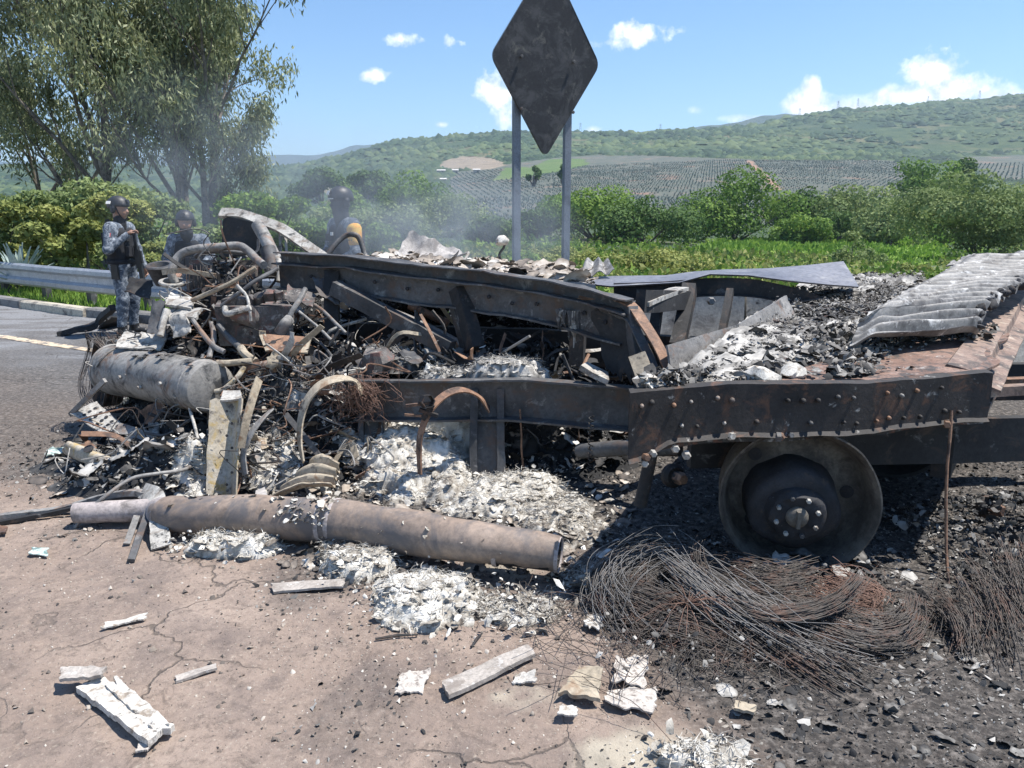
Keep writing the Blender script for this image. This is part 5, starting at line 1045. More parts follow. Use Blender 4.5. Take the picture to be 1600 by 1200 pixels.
    def loc_mb(mb, name, mat, sm=40):
        me = bpy.data.meshes.new(name); me.from_pydata([tuple(p) for p in mb.v], [], mb.f); return link_mesh(name, me, [mat], root, sm)
    loc_mb(MB().box((hx+.128,hy,hz+.105), .025, .05, .045, Matrix.Rotation(-.4, 3, 'Y')), 'helmet_mount', 'gun')
    for s in (-1, 1): loc_mb(MB().strip(curve([(hx+.02,hy+s*.095,hz+.03), (hx+.035,hy+s*.078,hz-.05), (hx+.06,hy+s*.03,hz-.125)], 8), .014, .008, (0,s,.3)), 'chin_strap', 'black_cloth')
    if skin_face:
        for s in (-1, 1): loc_mb(MB().lathe([(-.006,.001),(-.003,.010),(.003,.010),(.006,.001)], (hx+.092,hy+s*.033,hz+.012), (1,s*.3,0), 10), 'eye', 'gun')
    gp2 = [((lx,ly,1.40), (hx-.01,hy,1.53-(.0 if skin_face else 0)), .088, .078)] + ([] if not gaiter else [((hx+.03,hy,hz-.07),(hx+.01,hy,hz-.12),.068,.078)])
    lo, hi = bounds(gp2); sub('neck_gaiter', lambda X,Y,Z: sdf(gp2)(X,Y,Z)+.012*(fbm(X*16,Y*16,Z*40,2)-.5), lo, hi, .011, 'black_cloth')
    vp = [((.0,-.075,1.06), (lx*.8,-.09+ly,1.34), .135, .125), ((.0,.075,1.06), (lx*.8,.09+ly,1.34), .135, .125), ((lx*.9,-.11+ly,1.40),(lx*.9,-.10+ly,1.46),.05,.04), ((lx*.9,.11+ly,1.40),(lx*.9,.10+ly,1.46),.05,.04)]
    lo, hi = bounds(vp); sub('vest', sdf(vp), lo, hi, .013, 'black_cloth')
    for k, (x, y, z, a, b_, c) in enumerate([(.155,-.08,1.12,.05,.075,.13), (.16,.0,1.12,.05,.07,.14), (.155,.08,1.12,.05,.075,.13), (.15,-.06,1.29,.035,.10,.08), (.03,-.205,1.13,.10,.04,.12), (.03,.205,1.13,.10,.04,.12), (-.155,0,1.22,.08,.22,.28)]):
        mb = MB().box((x+lx*.6, y+ly*.6, z), a, b_, c); mb.warp(.008, 9, k); loc_mb(mb, 'backpack' if x < -.1 else 'pouch', 'black_cloth')
    bp = [((0,-.09,.985),(0,.09,.985),.142,.142)]
    sub('belt', lambda X,Y,Z: np.maximum(sdf(bp)(X,Y,Z), np.abs(Z-.985)-.028), (-.2,-.3,.94), (.2,.3,1.03), .012, 'black_cloth')
    loc_mb(MB().box((.02,-.205,.86), .09, .05, .19).warp(.006, 9), 'holster', 'gun')
    return root, loc_mb, sub
rad = math.radians
p1 = G(204, 523)
o, lm, sb = person('officer standing in full view by the guardrail in grey-blue camouflage, hand raised to the chin', p1, rad(-8), 1.0,
    (((.02,-.30,1.15), (.215,-.17,1.335)), ((.04,.275,1.14), (.155,.235,.905))), hands=(((.222,-.165,1.345), (.75,.5,.62), (.5,.3,-.7), .85, -1), ((.158,.233,.895), (.25,-.1,-1), (-.3,-1,0), .5, 1)))
lm(MB().box((.025,-.282,1.335), .07, .012, .05, Matrix.Rotation(-.25, 3, 'X')), 'arm_patch', 'patch_red'); lm(MB().box((.045,-.2865,1.335), .02, .012, .05, Matrix.Rotation(-.25, 3, 'X')), 'arm_patch', 'patch_pale'); lm(MB().box((-.03,-.128,1.745), .06, .01, .04, Matrix.Rotation(-.5, 3, 'X')), 'helmet_patch', 'patch_pale')
p2 = G(292, 526); p2.x += .14; p2.z = -.06
person('officer bending his helmeted head down behind the bent hood bar', p2, rad(-78), .94, (((.10,-.29,1.17), (.27,-.16,1.02)), ((.12,.29,1.18), (.30,.16,1.05))), lean=(.05,0), head=(.05,0), gaiter=True,
    hands=(((.275,-.155,1.015), (.7,.4,-.3), (0,.3,-1), .5, -1), ((.305,.155,1.045), (.7,-.4,-.3), (0,-.3,-1), .5, 1)))
p3 = W(530, 545, 8.9); p3.x += .12; p3.z = .0
o, lm, sb = person('officer with black covered face and orange armband, behind the smoking deck', p3, rad(-138), 1.035, (((.03,-.29,1.15), (.24,-.10,1.10)), ((.03,.29,1.13), (.22,.14,1.02))), skin_face=False, gaiter=True,
    hands=(((.245,-.095,1.10), (.6,.6,-.1), (0,.3,-1), .9, -1), ((.225,.135,1.02), (.6,-.5,.1), (0,-.3,-1), .9, 1)))
ab = [((.008,.225,1.375), (.020,.262,1.245), .083, .073)]
band = sb('armband', sdf(ab), *bounds(ab), .011, 'armband_cloth')
for z in (1.345, 1.305, 1.265):
    t = (1.395-z)/.18; c = Vector((.005+.017*t+.083-.01*t, .215+.053*t, z)); 
    for k in range(3): lm(MB().box(c + Vector((-.012 if k != 1 else 0, -.03+.03*k, 0)), .012, .022, .012, Matrix.Rotation(.0, 3, 'X')), 'band_print', 'gun')
lm(MB().box((hx_ := .03+.0+.135, 0, 1.655+.105), .02, .045, .045, Matrix.Rotation(-.4, 3, 'Y')), 'helmet_badge', 'patch_pale'); lm(MB().strip([(.145,-.055,1.70), (.155,0,1.70), (.145,.055,1.70)], .012, .01, (0,0,1)), 'goggle_strap', 'patch_pale')
lm(MB().box((.17,.03,1.33), .01, .05, .035), 'name_tape', 'patch_pale')
def rifle(label, pos, axis, up):
    """muzzle along axis"""
    t = thing('rifle', label, 'rifle', pos, 'rifles carried by the officers'); a = Vector(axis).normalized(); u = Vector(up); u = (u - a*u.dot(a)).normalized(); s = a.cross(u); rot = Matrix((a, s, u)).transposed(); p = Vector(pos)
    q = lambda x, y, z: p + a*x + s*y + u*z
    MB().box(q(0,0,0), .24, .042, .07, rot).box(q(-.02,0,.045), .16, .03, .025, rot).build('receiver', 'gun', t, None)
    MB().tube([q(.12,0,.01), q(.52,0,.01)], .010, 8).tube([q(.44,0,.01), q(.54,0,.01)], .015, 8).build('barrel', 'gun', t, 40)
    MB().box(q(.23,0,.01), .24, .045, .05, rot).build('handguard', 'gun', t, None)
    MB().sweep([(-.016,-.02),(.016,-.02),(.016,.02),(-.016,.02)], curve([q(.05,0,-.03), q(.07,0,-.10), q(.11,0,-.17)], 6), tuple(a)).build('magazine', 'gun', t, 40)
    MB().bar(q(-.09,0,-.03), q(-.12,0,-.12), .03, .035, 1, tuple(a)).build('grip', 'gun', t, None)
    MB().box(q(-.22,0,.0), .22, .028, .035, rot).box(q(-.33,0,-.03), .03, .035, .12, rot).build('stock', 'gun', t, None); return t
rifle('black rifle hanging muzzle down on the chest of the officer by the guardrail', p1 + Vector((.225, -.03, 1.02)), (.10, -.05, -1), (1, -.1, 0.1))
rifle('black rifle held across the body of the officer with the orange armband', p3 + Vector((-.24, -.20, 1.13)), (-.75, .15, .62), (.5, -.3, .8))
# ------------------------------------------------------------------ loose things on the ground
# big tapered pipe with a bend and an open end
cl = [(118, 801, .055), (175, 798, .060), (240, 797, .066), (262, 801, .092), (330, 804, .104), (420, 807, .112), (505, 812, .118), (540, 816, .117), (620, 829, .110), (720, 845, .100), (800, 857, .092), (874, 867, .084)]
pts = []; rad_ = []
for px, row, r in cl: pts.append(G(px, row, r*.92 + (.05 if px > 700 else .02))); rad_.append(r*.92)
cen = curve(pts, 60); rr = list(np.interp(np.linspace(0, 1, 61), np.linspace(0, 1, len(rad_)), rad_))
bp_ = thing('big_pipe', 'long bent grey-brown steel pipe lying in front of the wreck, its right end open', 'pipe', (pts[6].x, pts[6].y, 0))
mb = MB(); mb.tube(cen[15:], rr[15:], 40, False); mb.warp(.020, 4, 2); mb.warp(.005, 16, 7); mb.build('tube', 'pipe_steel', bp_, 50)
mb = MB(); mb.tube(cen[:17], rr[:17], 24, True); mb.warp(.008, 5, 6); mb.build('tail_tube', 'pipe_pale', bp_, 50)
mb = MB(); mb.tube(cen[40:], [r*(.80 + .14*k/20) for k, r in enumerate(rr[40:])], 32, False); mb.build('bore', 'char', bp_, 50)
mb = MB(); d = (cen[-1]-cen[-2]).normalized(); mb.lathe([(-.004,rr[-1]*.93),(.003,rr[-1]*.945),(.004,rr[-1]*1.0),(-.012,rr[-1]*1.02)], cen[-1], d, 32); mb.build('rim_edge', 'pipe_pale', bp_, 40)
CRUST = []
for k in range(120):
    i = max(18, min(55, int(R.gauss(32.5, 2.4) if k < 80 else R.uniform(18, 55)))); d = (cen[i+1]-cen[i-1]).normalized(); e1 = d.cross(Vector((0,0,1))).normalized(); e2 = e1.cross(d); an = R.uniform(.15, 1.7); CRUST.append(tuple(cen[i] + d*R.uniform(-.02,.02) + (e1*math.cos(an)+e2*math.sin(an))*(rr[i]*1.02) - Vector(bp_.location)))
for k in (33, 36, 53):
    d = (cen[k+1]-cen[k-1]).normalized(); mb = MB(); mb.lathe([(-.012,rr[k]*1.0),(-.006,rr[k]*1.02),(.004,rr[k]*1.02),(.01,rr[k]*1.0)], cen[k], d, 32); mb.warp(.004, 6, k); mb.build('weld_seam', 'pipe_pale', bp_, 50)

def loose(name, label, cat, px, row, builds, group=None, z=0.0):
    b = G(px, row); t = thing(name, label, cat, (b.x, b.y, float(gz(b.x, b.y))), group)
    for (nm, mb, mt, sm) in builds: mb.build(nm, mt, t, sm)
    return t
def gpt(px, row, z): return G(px, row, z) + Vector((0, 0, 0))
# bent window channel with its end flattened
ch = MB(); ch.sweep([(-.02,.012),(.02,.012),(.02,-.018),(.014,-.018),(.014,.006),(-.014,.006),(-.014,-.018),(-.02,-.018)], curve([gpt(-40,818,.02), gpt(0,808,.02), gpt(90,796,.03), gpt(160,776,.09), gpt(205,768,.14), gpt(232,772,.14)], 30)); ch.warp(.006, 4, 1)
ch2 = MB(); ch2.sweep([(-.014,.01),(.014,.01),(.014,-.01),(-.014,-.01)], curve([gpt(-30,822,.01), gpt(60,806,.02), gpt(150,788,.06), gpt(215,776,.11), gpt(232,790,.08)], 26)); ch2.warp(.006, 4, 5)
en = MB(); en.strip(curve([gpt(225,768,.15), gpt(242,775,.15), gpt(246,800,.11), gpt(250,832,.05), gpt(252,856,.01)], 16), .085, .008, (.15,-.8,.5)); en.warp(.02, 7, 2)
l1 = MB(); l1.strip([gpt(234,792,.10), gpt(218,838,.05), gpt(205,876,.01)], .03, .018, (.3,-.4,.9)); l2 = MB(); l2.strip([gpt(214,806,.08), gpt(206,828,.04), gpt(198,850,.01)], .03, .008, (.3,-.4,.9))
loose('bent_channel', 'long bent metal channel with a crushed pale end, reaching in from the left edge', 'metal strip', 160, 800, [('rail', ch, 'steel_grey', 30), ('inner_rail', ch2, 'char', 30), ('crushed_end', en, 'pale', 50), ('loose_strip', l1, 'steel_dark', 30), ('loose_strip', l2, 'steel_grey', 30)])
loose('curved_rod', 'thin curved steel rod arching over the bent channel', 'rod', 200, 790, [('rod', MB().tube(curve([gpt(117,825,.0), gpt(135,802,.07), gpt(165,775,.15), gpt(205,748,.2), gpt(245,740,.2), gpt(290,733,.18), gpt(310,715,.16)], 30), .010, 7), 'steel_grey', 60)])
loose('hose', 'dark bent hose looping out below the perforated plate', 'hose', 250, 690, [('tube', MB().tube(curve([gpt(192,708,.02), gpt(205,695,.08), gpt(235,692,.12), gpt(250,680,.16), gpt(258,660,.24), gpt(266,640,.3)], 24), .011, 7), 'steel_grey', 60)])
def perf(q, nu, rows, amp, seed, mat, th=.014):
    mb = MB(); mb.patch(q, th, nu, 8, amp, 4, seed, tear=.15); return mb
q = [W(*p) for p in [(168, 692, 4.72), (325, 712, 4.5), (332, 698, 4.7), (140, 632, 5.15)]]
q = [W(112, 648, 4.98), W(178, 690, 4.72), W(196, 668, 4.82), (W(150, 628, 5.08))]
b1 = perf(q, 10, 3, .015, 2, 'pale'); b2 = MB(); b2.patch([W(170, 690, 4.74), W(318, 716, 4.55), W(330, 698, 4.62), W(188, 664, 4.84)], .012, 16, 5, .02, 4, 5, tear=.1)
t = loose('perforated_plate', 'pale step plate with rows of holes sticking out left under the tank', 'step plate', 170, 690, [('plate', b1, 'pale', 50), ('skirt', b2, 'steel_grey', 50)])
A, B, C_, D2 = q; nrm = (B-A).cross(D2-A).normalized(); nrm = nrm if nrm.z > 0 else -nrm
for i in range(5):
    for j in range(3):
        c = (A.lerp(B, .2+.17*i)).lerp(D2.lerp(C_, .2+.17*i), .25+.25*j) + nrm*.016; MB().lathe([(0,.013),(.002,.013),(.002,.001)], c, nrm, 10).build('hole', 'hub_black', t, None)
q = [W(100, 708, 4.55), W(190, 752, 4.30), W(238, 742, 4.34), W(120, 696, 4.6)]; b1 = MB(); b1.patch(q, .03, 14, 6, .02, 4, 8, tear=.12, bend=lambda U, V: .05*np.sin(V*3.1))
b2 = MB(); b2.patch([W(180, 748, 4.32), W(275, 748, 4.3), W(282, 735, 4.4), W(215, 738, 4.36)], .012, 12, 5, .02, 6, 3, tear=.2)
t = loose('fairing_piece', 'boat-shaped pale fairing piece with an oval hole on the soot, below the step plate', 'fairing', 170, 735, [('shell', b1, 'pale_yellow', 50), ('torn_end', b2, 'steel_grey', 50)])
MB().lathe([(0,.03),(.003,.03),(.003,.001)], W(141, 713, 4.46) + Vector((0,-.01,.05)), (0,-.5,.85), 14).build('hole', 'hub_black', t, None)
loose('thin_bar', 'pale straight bar leaning against the left end of the tank', 'bar', 112, 650, [('bar', MB().bar(W(164, 594, 4.9), W(110, 648, 5.0), .022, .03, 4), 'steel_grey', 30)])
loose('dark_strip', 'short dark double strip lying across the soot left of the curved rod', 'strip', 135, 755, [('strip', MB().bar(gpt(163,717,.10), gpt(112,768,.01), .04, .012, 4), 'steel_dark', 30), ('strip', MB().bar(gpt(130,742,.03), gpt(112,770,.0), .03, .012, 4), 'char', 30)])
# fuel tank
tk = thing('fuel_tank', 'dented grey cylindrical fuel tank lying at the left of the wreck', 'tank', W(240, 660, 5.0)); a, b = W(176, 577, 5.42), W(333, 606, 4.62); d = (b-a).normalized(); ln = (b-a).length
mb = MB(); mb.lathe([(-.03,.001),(-.025,.10),(-.005,.155),(.02,.168)] + [(ln*k/14, .171) for k in range(1, 14)] + [(ln-.02,.168),(ln,.155),(ln+.015,.10),(ln+.02,.001)], a, d, 40); mb.warp(.018, 3.5, 3); mb.build('shell', 'tank', tk, 40)
for x in (.02, ln*.93): mb = MB(); mb.lathe([(-.012,.170),(-.006,.176),(.006,.176),(.012,.170)], a + d*x, d, 40); mb.warp(.018, 3.5, 3); mb.build('seam', 'steel_grey', tk, 40)
e1 = d.cross(Vector((0,0,1))).normalized(); e2 = e1.cross(d)
mb = MB(); mb.strip([a + d*(.13+.06*math.sin(k*.4)) + (e1*math.cos(k*.26+.3) + e2*math.sin(k*.26+.3))*.178 for k in range(12)], .012, .006, (0,0,1)); mb.build('strap_wire', 'pale', tk, 60)
for x, an in ((.3,.1), (.62,.15), (.72,-.2), (.45,-.15)): MB().hexnut(a + d*x*ln/.8 + (e1*math.cos(an)+e2*math.sin(an))*.17, e1*math.cos(an)+e2*math.sin(an), .014, .02).build('bolt', 'pale', tk, 30)
mb = MB(); mb.patch([a + d*.05 + e2*.185, a + d*.45 + e2*.19, a + d*.5 + e2*.15 - e1*.16, a + d*.02 + e2*.15 - e1*.15], .01, 14, 8, .04, 7, 3, tear=.25); mb.build('peeled_cover', 'pale', tk, 50)
for k in range(24): 
    x = R.uniform(.25, ln-.05); an = R.uniform(.9, 2.1); p = a + d*x + (e1*math.cos(an)+e2*math.sin(an))*.18; s = R.uniform(.02,.05); mb = MB(); mb.patch([p, p+d*s, p+d*s+e1*s*.7, p+e1*s*.8], .003, 4, 4, .012, 20, k, tear=.4); mb.build('crust', R.choice(['char', 'steel_dark', 'char']), tk, 60)
# straps, brackets, panels leaning on the heap
st = MB(); st.strip(curve([W(*p) for p in [(474, 722, 4.15), (468, 690, 4.2), (469, 655, 4.25), (479, 625, 4.28), (500, 602, 4.3), (528, 592, 4.35), (552, 594, 4.45), (566, 612, 4.5)]], 28), .065, .009, [tuple(x) for x in [Vector((-1, -.35, .1)).lerp(Vector((.1,-.5,1)), min(1, k/20)) for k in range(29)]]); st.warp(.006, 4, 1)
loose('metal_strap', 'tan curved tank strap standing like a hook in front of the heap', 'strap', 475, 735, [('band', st, 'tan', 40)], 'curved straps on the heap')
st = MB(); st.strip(curve([W(*p) for p in [(656, 742, 4.05), (655, 705, 4.08), (658, 675, 4.1), (672, 640, 4.12), (695, 617, 4.2), (722, 609, 4.25), (748, 620, 4.35), (764, 640, 4.4)]], 28), .05, .009, [tuple(x) for x in [Vector((-1, -.5, .1)).lerp(Vector((.1,-.5,1)), min(1, k/20)) for k in range(29)]]); st.warp(.006, 4, 3)
bk = MB(); bk.bar(W(634, 634, 4.1), W(672, 630, 4.12), .02, .015).bar(W(632, 648, 4.08), W(662, 650, 4.1), .015, .012); bk2 = MB(); bk2.lathe([(-.03,.04),(.03,.04),(.03,.034),(-.03,.034)], W(667, 627, 4.1), (.5,-1,.2), 6); bk2.bar(W(655, 640, 4.1), W(684, 650, 4.1), .03, .02).bar(W(660, 655, 4.1), W(676, 632, 4.1), .02, .03)
loose('metal_strap', 'rusty curved strap with a clamp bracket at its top, in front of the landing leg', 'strap', 657, 745, [('band', st, 'rust', 40), ('clamp', bk, 'rust', 30), ('clamp', bk2, 'char_rust', 30)], 'curved straps on the heap')
pn = MB(); pn.patch([W(331, 772, 4.12), W(378, 775, 4.06), W(384, 622, 4.30), W(336, 626, 4.33)], .014, 8, 18, .018, 3, 4, bend=lambda U, V: .035*np.cos(U*6.28), tear=.06)
hl = []; 
for k in range(7):
    c = W(358 + (k % 2)*8, 640 + k*19, 4.22 - .02*k); m_ = MB(); m_.lathe([(0,.008),(.002,.008),(.002,.001)], c + Vector((0,-.035,0)), (0,-1,.15), 10); hl.append(('hole', m_, 'hub_black', None))
fl = MB(); fl.strip(curve([W(376, 700, 4.1), W(384, 660, 4.12), W(396, 618, 4.2), W(405, 592, 4.3)], 10), .05, .008, (.8,-.5,.2)); tb = MB(); tb.patch([W(345, 628, 4.31), W(380, 626, 4.29), W(376, 612, 4.4), W(350, 613, 4.42)], .012, 6, 5, .01, 5, 2)
loose('upright_panel', 'tall yellowish perforated metal panel standing upright left of the hooked strap', 'metal panel', 355, 775, [('panel', pn, 'pale_yellow', 50), ('flange', fl, 'tan', 40), ('tab', tb, 'pale', 40)] + hl)
st = MB(); st.strip(curve([W(383, 742, 4.08), W(380, 712, 4.12), W(388, 685, 4.15), W(404, 660, 4.2), (W(424, 640, 4.3))], 14), .05, .008, (-.6,-.7,.3)); loose('bent_strip', 'grey bent strip curving up beside the upright panel', 'strip', 384, 745, [('band', st, 'steel_grey', 40)])
st = MB(); st.strip(curve([W(322, 740, 4.15), W(318, 712, 4.2), W(326, 690, 4.25)], 8), .04, .008, (-.6,-.7,.3)); loose('bent_strip', 'short dull strip left of the foot of the upright panel', 'strip', 322, 744, [('band', st, 'tan', 40)])
rb = MB(); rb.patch([W(418, 786, 3.92), W(520, 762, 3.95), W(532, 728, 4.12), W(494, 718, 4.25)], .008, 24, 30, .008, 4, 3, bend=lambda U, V: .022*np.clip(np.cos(V*3.2*6.28)*1.6, -1, 1) + .04*np.sin(U*3.1), tear=.06)
loose('ribbed_sheet', 'beige ribbed metal sheet lying bent behind the big pipe', 'metal sheet', 470, 780, [('sheet', rb, 'tan', 60)])
rb = MB(); rb.patch([W(398, 786, 3.85), W(418, 776, 3.9), W(414, 762, 4.0), W(400, 768, 3.95)], .01, 5, 5, .01, 6, 4); loose('scrap_sheet', 'small dull folded scrap at the left end of the beige ribbed sheet', 'metal sheet', 405, 785, [('sheet', rb, 'sheet_grey', 50)])
# things on the road beyond
tm = MB(); tm.sweep([(-.05,-.03),(.05,-.03),(.04,.04),(-.04,.05)], curve([G(90, 522, .03), G(120, 517, .06), G(150, 508, .1), G(163, 492, .25), G(176, 482, .36)], 16)); tm.warp(.03, 4, 2); t2 = MB(); t2.patch([G(150, 512, .02), G(215, 500, .02), G(222, 490, .12), G(165, 496, .2)], .02, 12, 6, .06, 4, 1, tear=.3)
loose('burnt_trim', 'black twisted piece of trim lying on the road behind the tank', 'trim', 140, 518, [('trim', tm, 'char', 50), ('torn_flap', t2, 'char', 50)])
# board, sticks, lumps in the foreground
def board(name, label, cat, q, th, amp, mat, tear, z=.006, nu=30, nv=10, ns=9):
    qq = [G(px, row, z + th) for px, row in q]; mb = MB(); mb.patch(qq, th, nu, nv, amp, ns, q[0][0]*.13, tear=tear); c = sum(qq, Vector())/4; t = thing(name, label, cat, (c.x, c.y, 0)); mb.build('board', mat, t, 45); return t
t = board('plaster_board', 'long cracked white board with a broken end in the left foreground', 'board', [(118, 1076), (232, 1166), (274, 1140), (158, 1058)], .022, .020, 'plaster', .12, nu=40)
mb = MB(); mb.patch([G(92, 1068, .05), G(160, 1060, .055), G(168, 1046, .06), G(96, 1044, .055)], .012, 14, 6, .012, 9, 3, tear=.2); mb.build('cross_piece', 'wood', t, 40); mb = MB(); mb.patch([G(165, 1078, .036), G(243, 1146, .036), G(266, 1134, .036), G(186, 1064, .036)], .012, 22, 10, .020, 16, 7, tear=.25); mb.build('flaked_layer', 'plaster', t, 45)
board('plaster_chip', 'pale stone-like chip just below the long cracked white board', 'chip', [(210, 1178), (232, 1180), (236, 1166), (218, 1164)], .006, .022, 'rubble_pale', .35, nu=18, nv=14)
board('wood_splinter', 'thin pale splinter of wood right of the long cracked board', 'stick', [(276, 1066), (338, 1046), (338, 1038), (274, 1058)], .010, .004, 'wood', .1, nu=12, nv=3)
board('wood_splinter', 'ragged pale strip lying above the long cracked board', 'stick', [(160, 984), (225, 968), (230, 960), (165, 974)], .006, .008, 'plaster', .35, nu=14, nv=4)
board('wood_plank', 'weathered grey plank lying alone in the middle foreground', 'plank', [(700, 1092), (838, 1024), (824, 1010), (690, 1068)], .016, .006, 'wood', .07, nu=20, nv=6)
board('wood_plank', 'short pale plank below the white fibre in front of the pipe', 'plank', [(426, 926), (540, 918), (538, 906), (424, 914)], .010, .006, 'wood', .10, nu=16, nv=4)
board('tan_slab', 'tan broken slab standing on edge at the border of the black ash', 'slab', [(876, 1088), (935, 1094), (940, 1052), (906, 1042)], .014, .025, 'tan', .22, z=.01, nu=16, nv=8)
board('grey_block', 'grey crumbling block beside the tan slab on the ash', 'block', [(960, 1070), (1005, 1078), (1010, 1034), (965, 1030)], .006, .022, 'rubble_pale', .35, nu=18, nv=14)
board('pale_crust', 'pale torn crust of insulation right of the tan slab', 'crust', [(945, 1100), (1020, 1118), (1030, 1080), (950, 1078)], .006, .022, 'rubble_pale', .35, nu=18, nv=14)
board('pale_crust', 'small pale torn crust left of the weathered plank', 'crust', [(618, 1085), (660, 1082), (672, 1050), (630, 1052)], .006, .022, 'rubble_pale', .35, nu=18, nv=14)
board('white_scrap', 'white scrap lying right of the weathered plank', 'scrap', [(800, 1066), (838, 1068), (836, 1054), (806, 1052)], .006, .022, 'plaster', .35, nu=18, nv=14)
board('white_scrap', 'round white lump at the left edge of the tyre wires', 'scrap', [(912, 982), (938, 988), (944, 970), (918, 964)], .006, .022, 'plaster', .35, nu=18, nv=14)
board('white_scrap', 'small white scrap left of the tan slab near the bottom', 'scrap', [(872, 1122), (900, 1124), (902, 1110), (878, 1108)], .006, .022, 'plaster', .35, nu=18, nv=14)
board('rusty_lid', 'rust-orange burnt lid on the ash below the tyre wires', 'lid', [(1145, 1112), (1180, 1116), (1182, 1102), (1150, 1098)], .010, .02, 'tan', .2, nu=10, nv=6)
board('glass_shard', 'flat green glass shard on the ground at the left edge', 'shard', [(45, 866), (74, 868), (76, 858), (50, 856)], .004, .004, 'glass_melt', .3, nu=8, nv=5)
board('brown_scrap', 'brown curled scrap at the very left edge of the ground', 'scrap', [(-8, 836), (10, 834), (12, 824), (-6, 824)], .01, .01, 'rust', .2, nu=6, nv=5)
board('white_scrap', 'torn white sheet scrap at the left of the soot below the step plate', 'scrap', [(70, 714), (105, 712), (108, 700), (78, 702)], .006, .022, 'glass_melt', .35, nu=18, nv=14)
for i, (px, row, a, l, lab) in enumerate([(620, 995, .2, .16, 'short black stick on the ground below the white fibre'), (745, 1000, 1.2, .10, 'dark bent nail-like stick near the yellowed ash'), (905, 940, 2.0, .12, 'dark stick at the tip of the black ash')]):
    c = G(px, row, .01); d = Vector((math.cos(a), math.sin(a), 0)); t = thing('burnt_stick', lab, 'stick', (c.x, c.y, 0)); MB().tube([c - d*l/2, c + Vector((0,0,.006)), c + d*l/2], [.004,.006,.003], 6).build('stick', 'char', t, 60)

g = np.random.default_rng(77)
def psize(n, lo, hi, p=2.2): u = g.random(n); return (lo**(1-p) + u*(hi**(1-p)-lo**(1-p)))**(1/(1-p))
def crumples(C, size, tone, seed, tilt=.45, amp=.26, G_=8, el=(.45, 1.0), curl=.55):
    """torn crumpled scraps: small sheets with a ragged outline, each bent its own way"""
    g = np.random.default_rng(seed); C = np.asarray(C); n = len(C); size = np.asarray(size); u = np.linspace(-1, 1, G_); U, V = np.meshgrid(u, u); U = U.ravel(); V = V.ravel(); m = len(U)
    sd = g.uniform(0, 400, (n,1)); r = np.sqrt(U*U+V*V)[None] + 1e-6; an = np.arctan2(V, U)[None]; q = np.maximum(np.abs(U), np.abs(V))[None]
    lim = .55 + .75*fbm(np.cos(an)*1.7+sd, np.sin(an)*1.7+sd, sd, 3); x = U[None]/r*q*lim; y = V[None]/r*q*lim*g.uniform(*el, n)[:,None]
    z = amp*((ridged(x*1.3+sd, y*1.3-sd, sd, 3)-.55)*2 + .6*(vnoise(x*3.5+sd, y*3.5, sd)-.5)) + curl*(g.uniform(-.5,.25,(n,1))*(x*x) + g.uniform(-.4,.2,(n,1))*(y*y))
    nr = np.stack([g.normal(0, tilt, n), g.normal(0, tilt, n), np.ones(n)], 1); nr /= np.linalg.norm(nr, axis=1)[:,None]; a = np.cross(nr, g.normal(size=(n,3))); a /= np.linalg.norm(a, axis=1)[:,None]; b = np.cross(nr, a)
    P = (x[:,:,None]*a[:,None]+y[:,:,None]*b[:,None]+z[:,:,None]*nr[:,None])*size[:,None,None] + C[:,None]
    I = np.arange((G_-1)**2); I = I//(G_-1)*G_ + I % (G_-1); F0 = np.stack([I, I+1, I+G_+1, I+G_], 1); F = (np.arange(n)[:,None,None]*m+F0[None]).reshape(-1,4)
    tn = np.clip(np.asarray(tone)[:,None] + .55*(fbm(x*2+sd, y*2, sd+3, 3)-.5) - .18*(q > .95), 0, 1)
    return P.reshape(-1,3), F, tn.ravel()
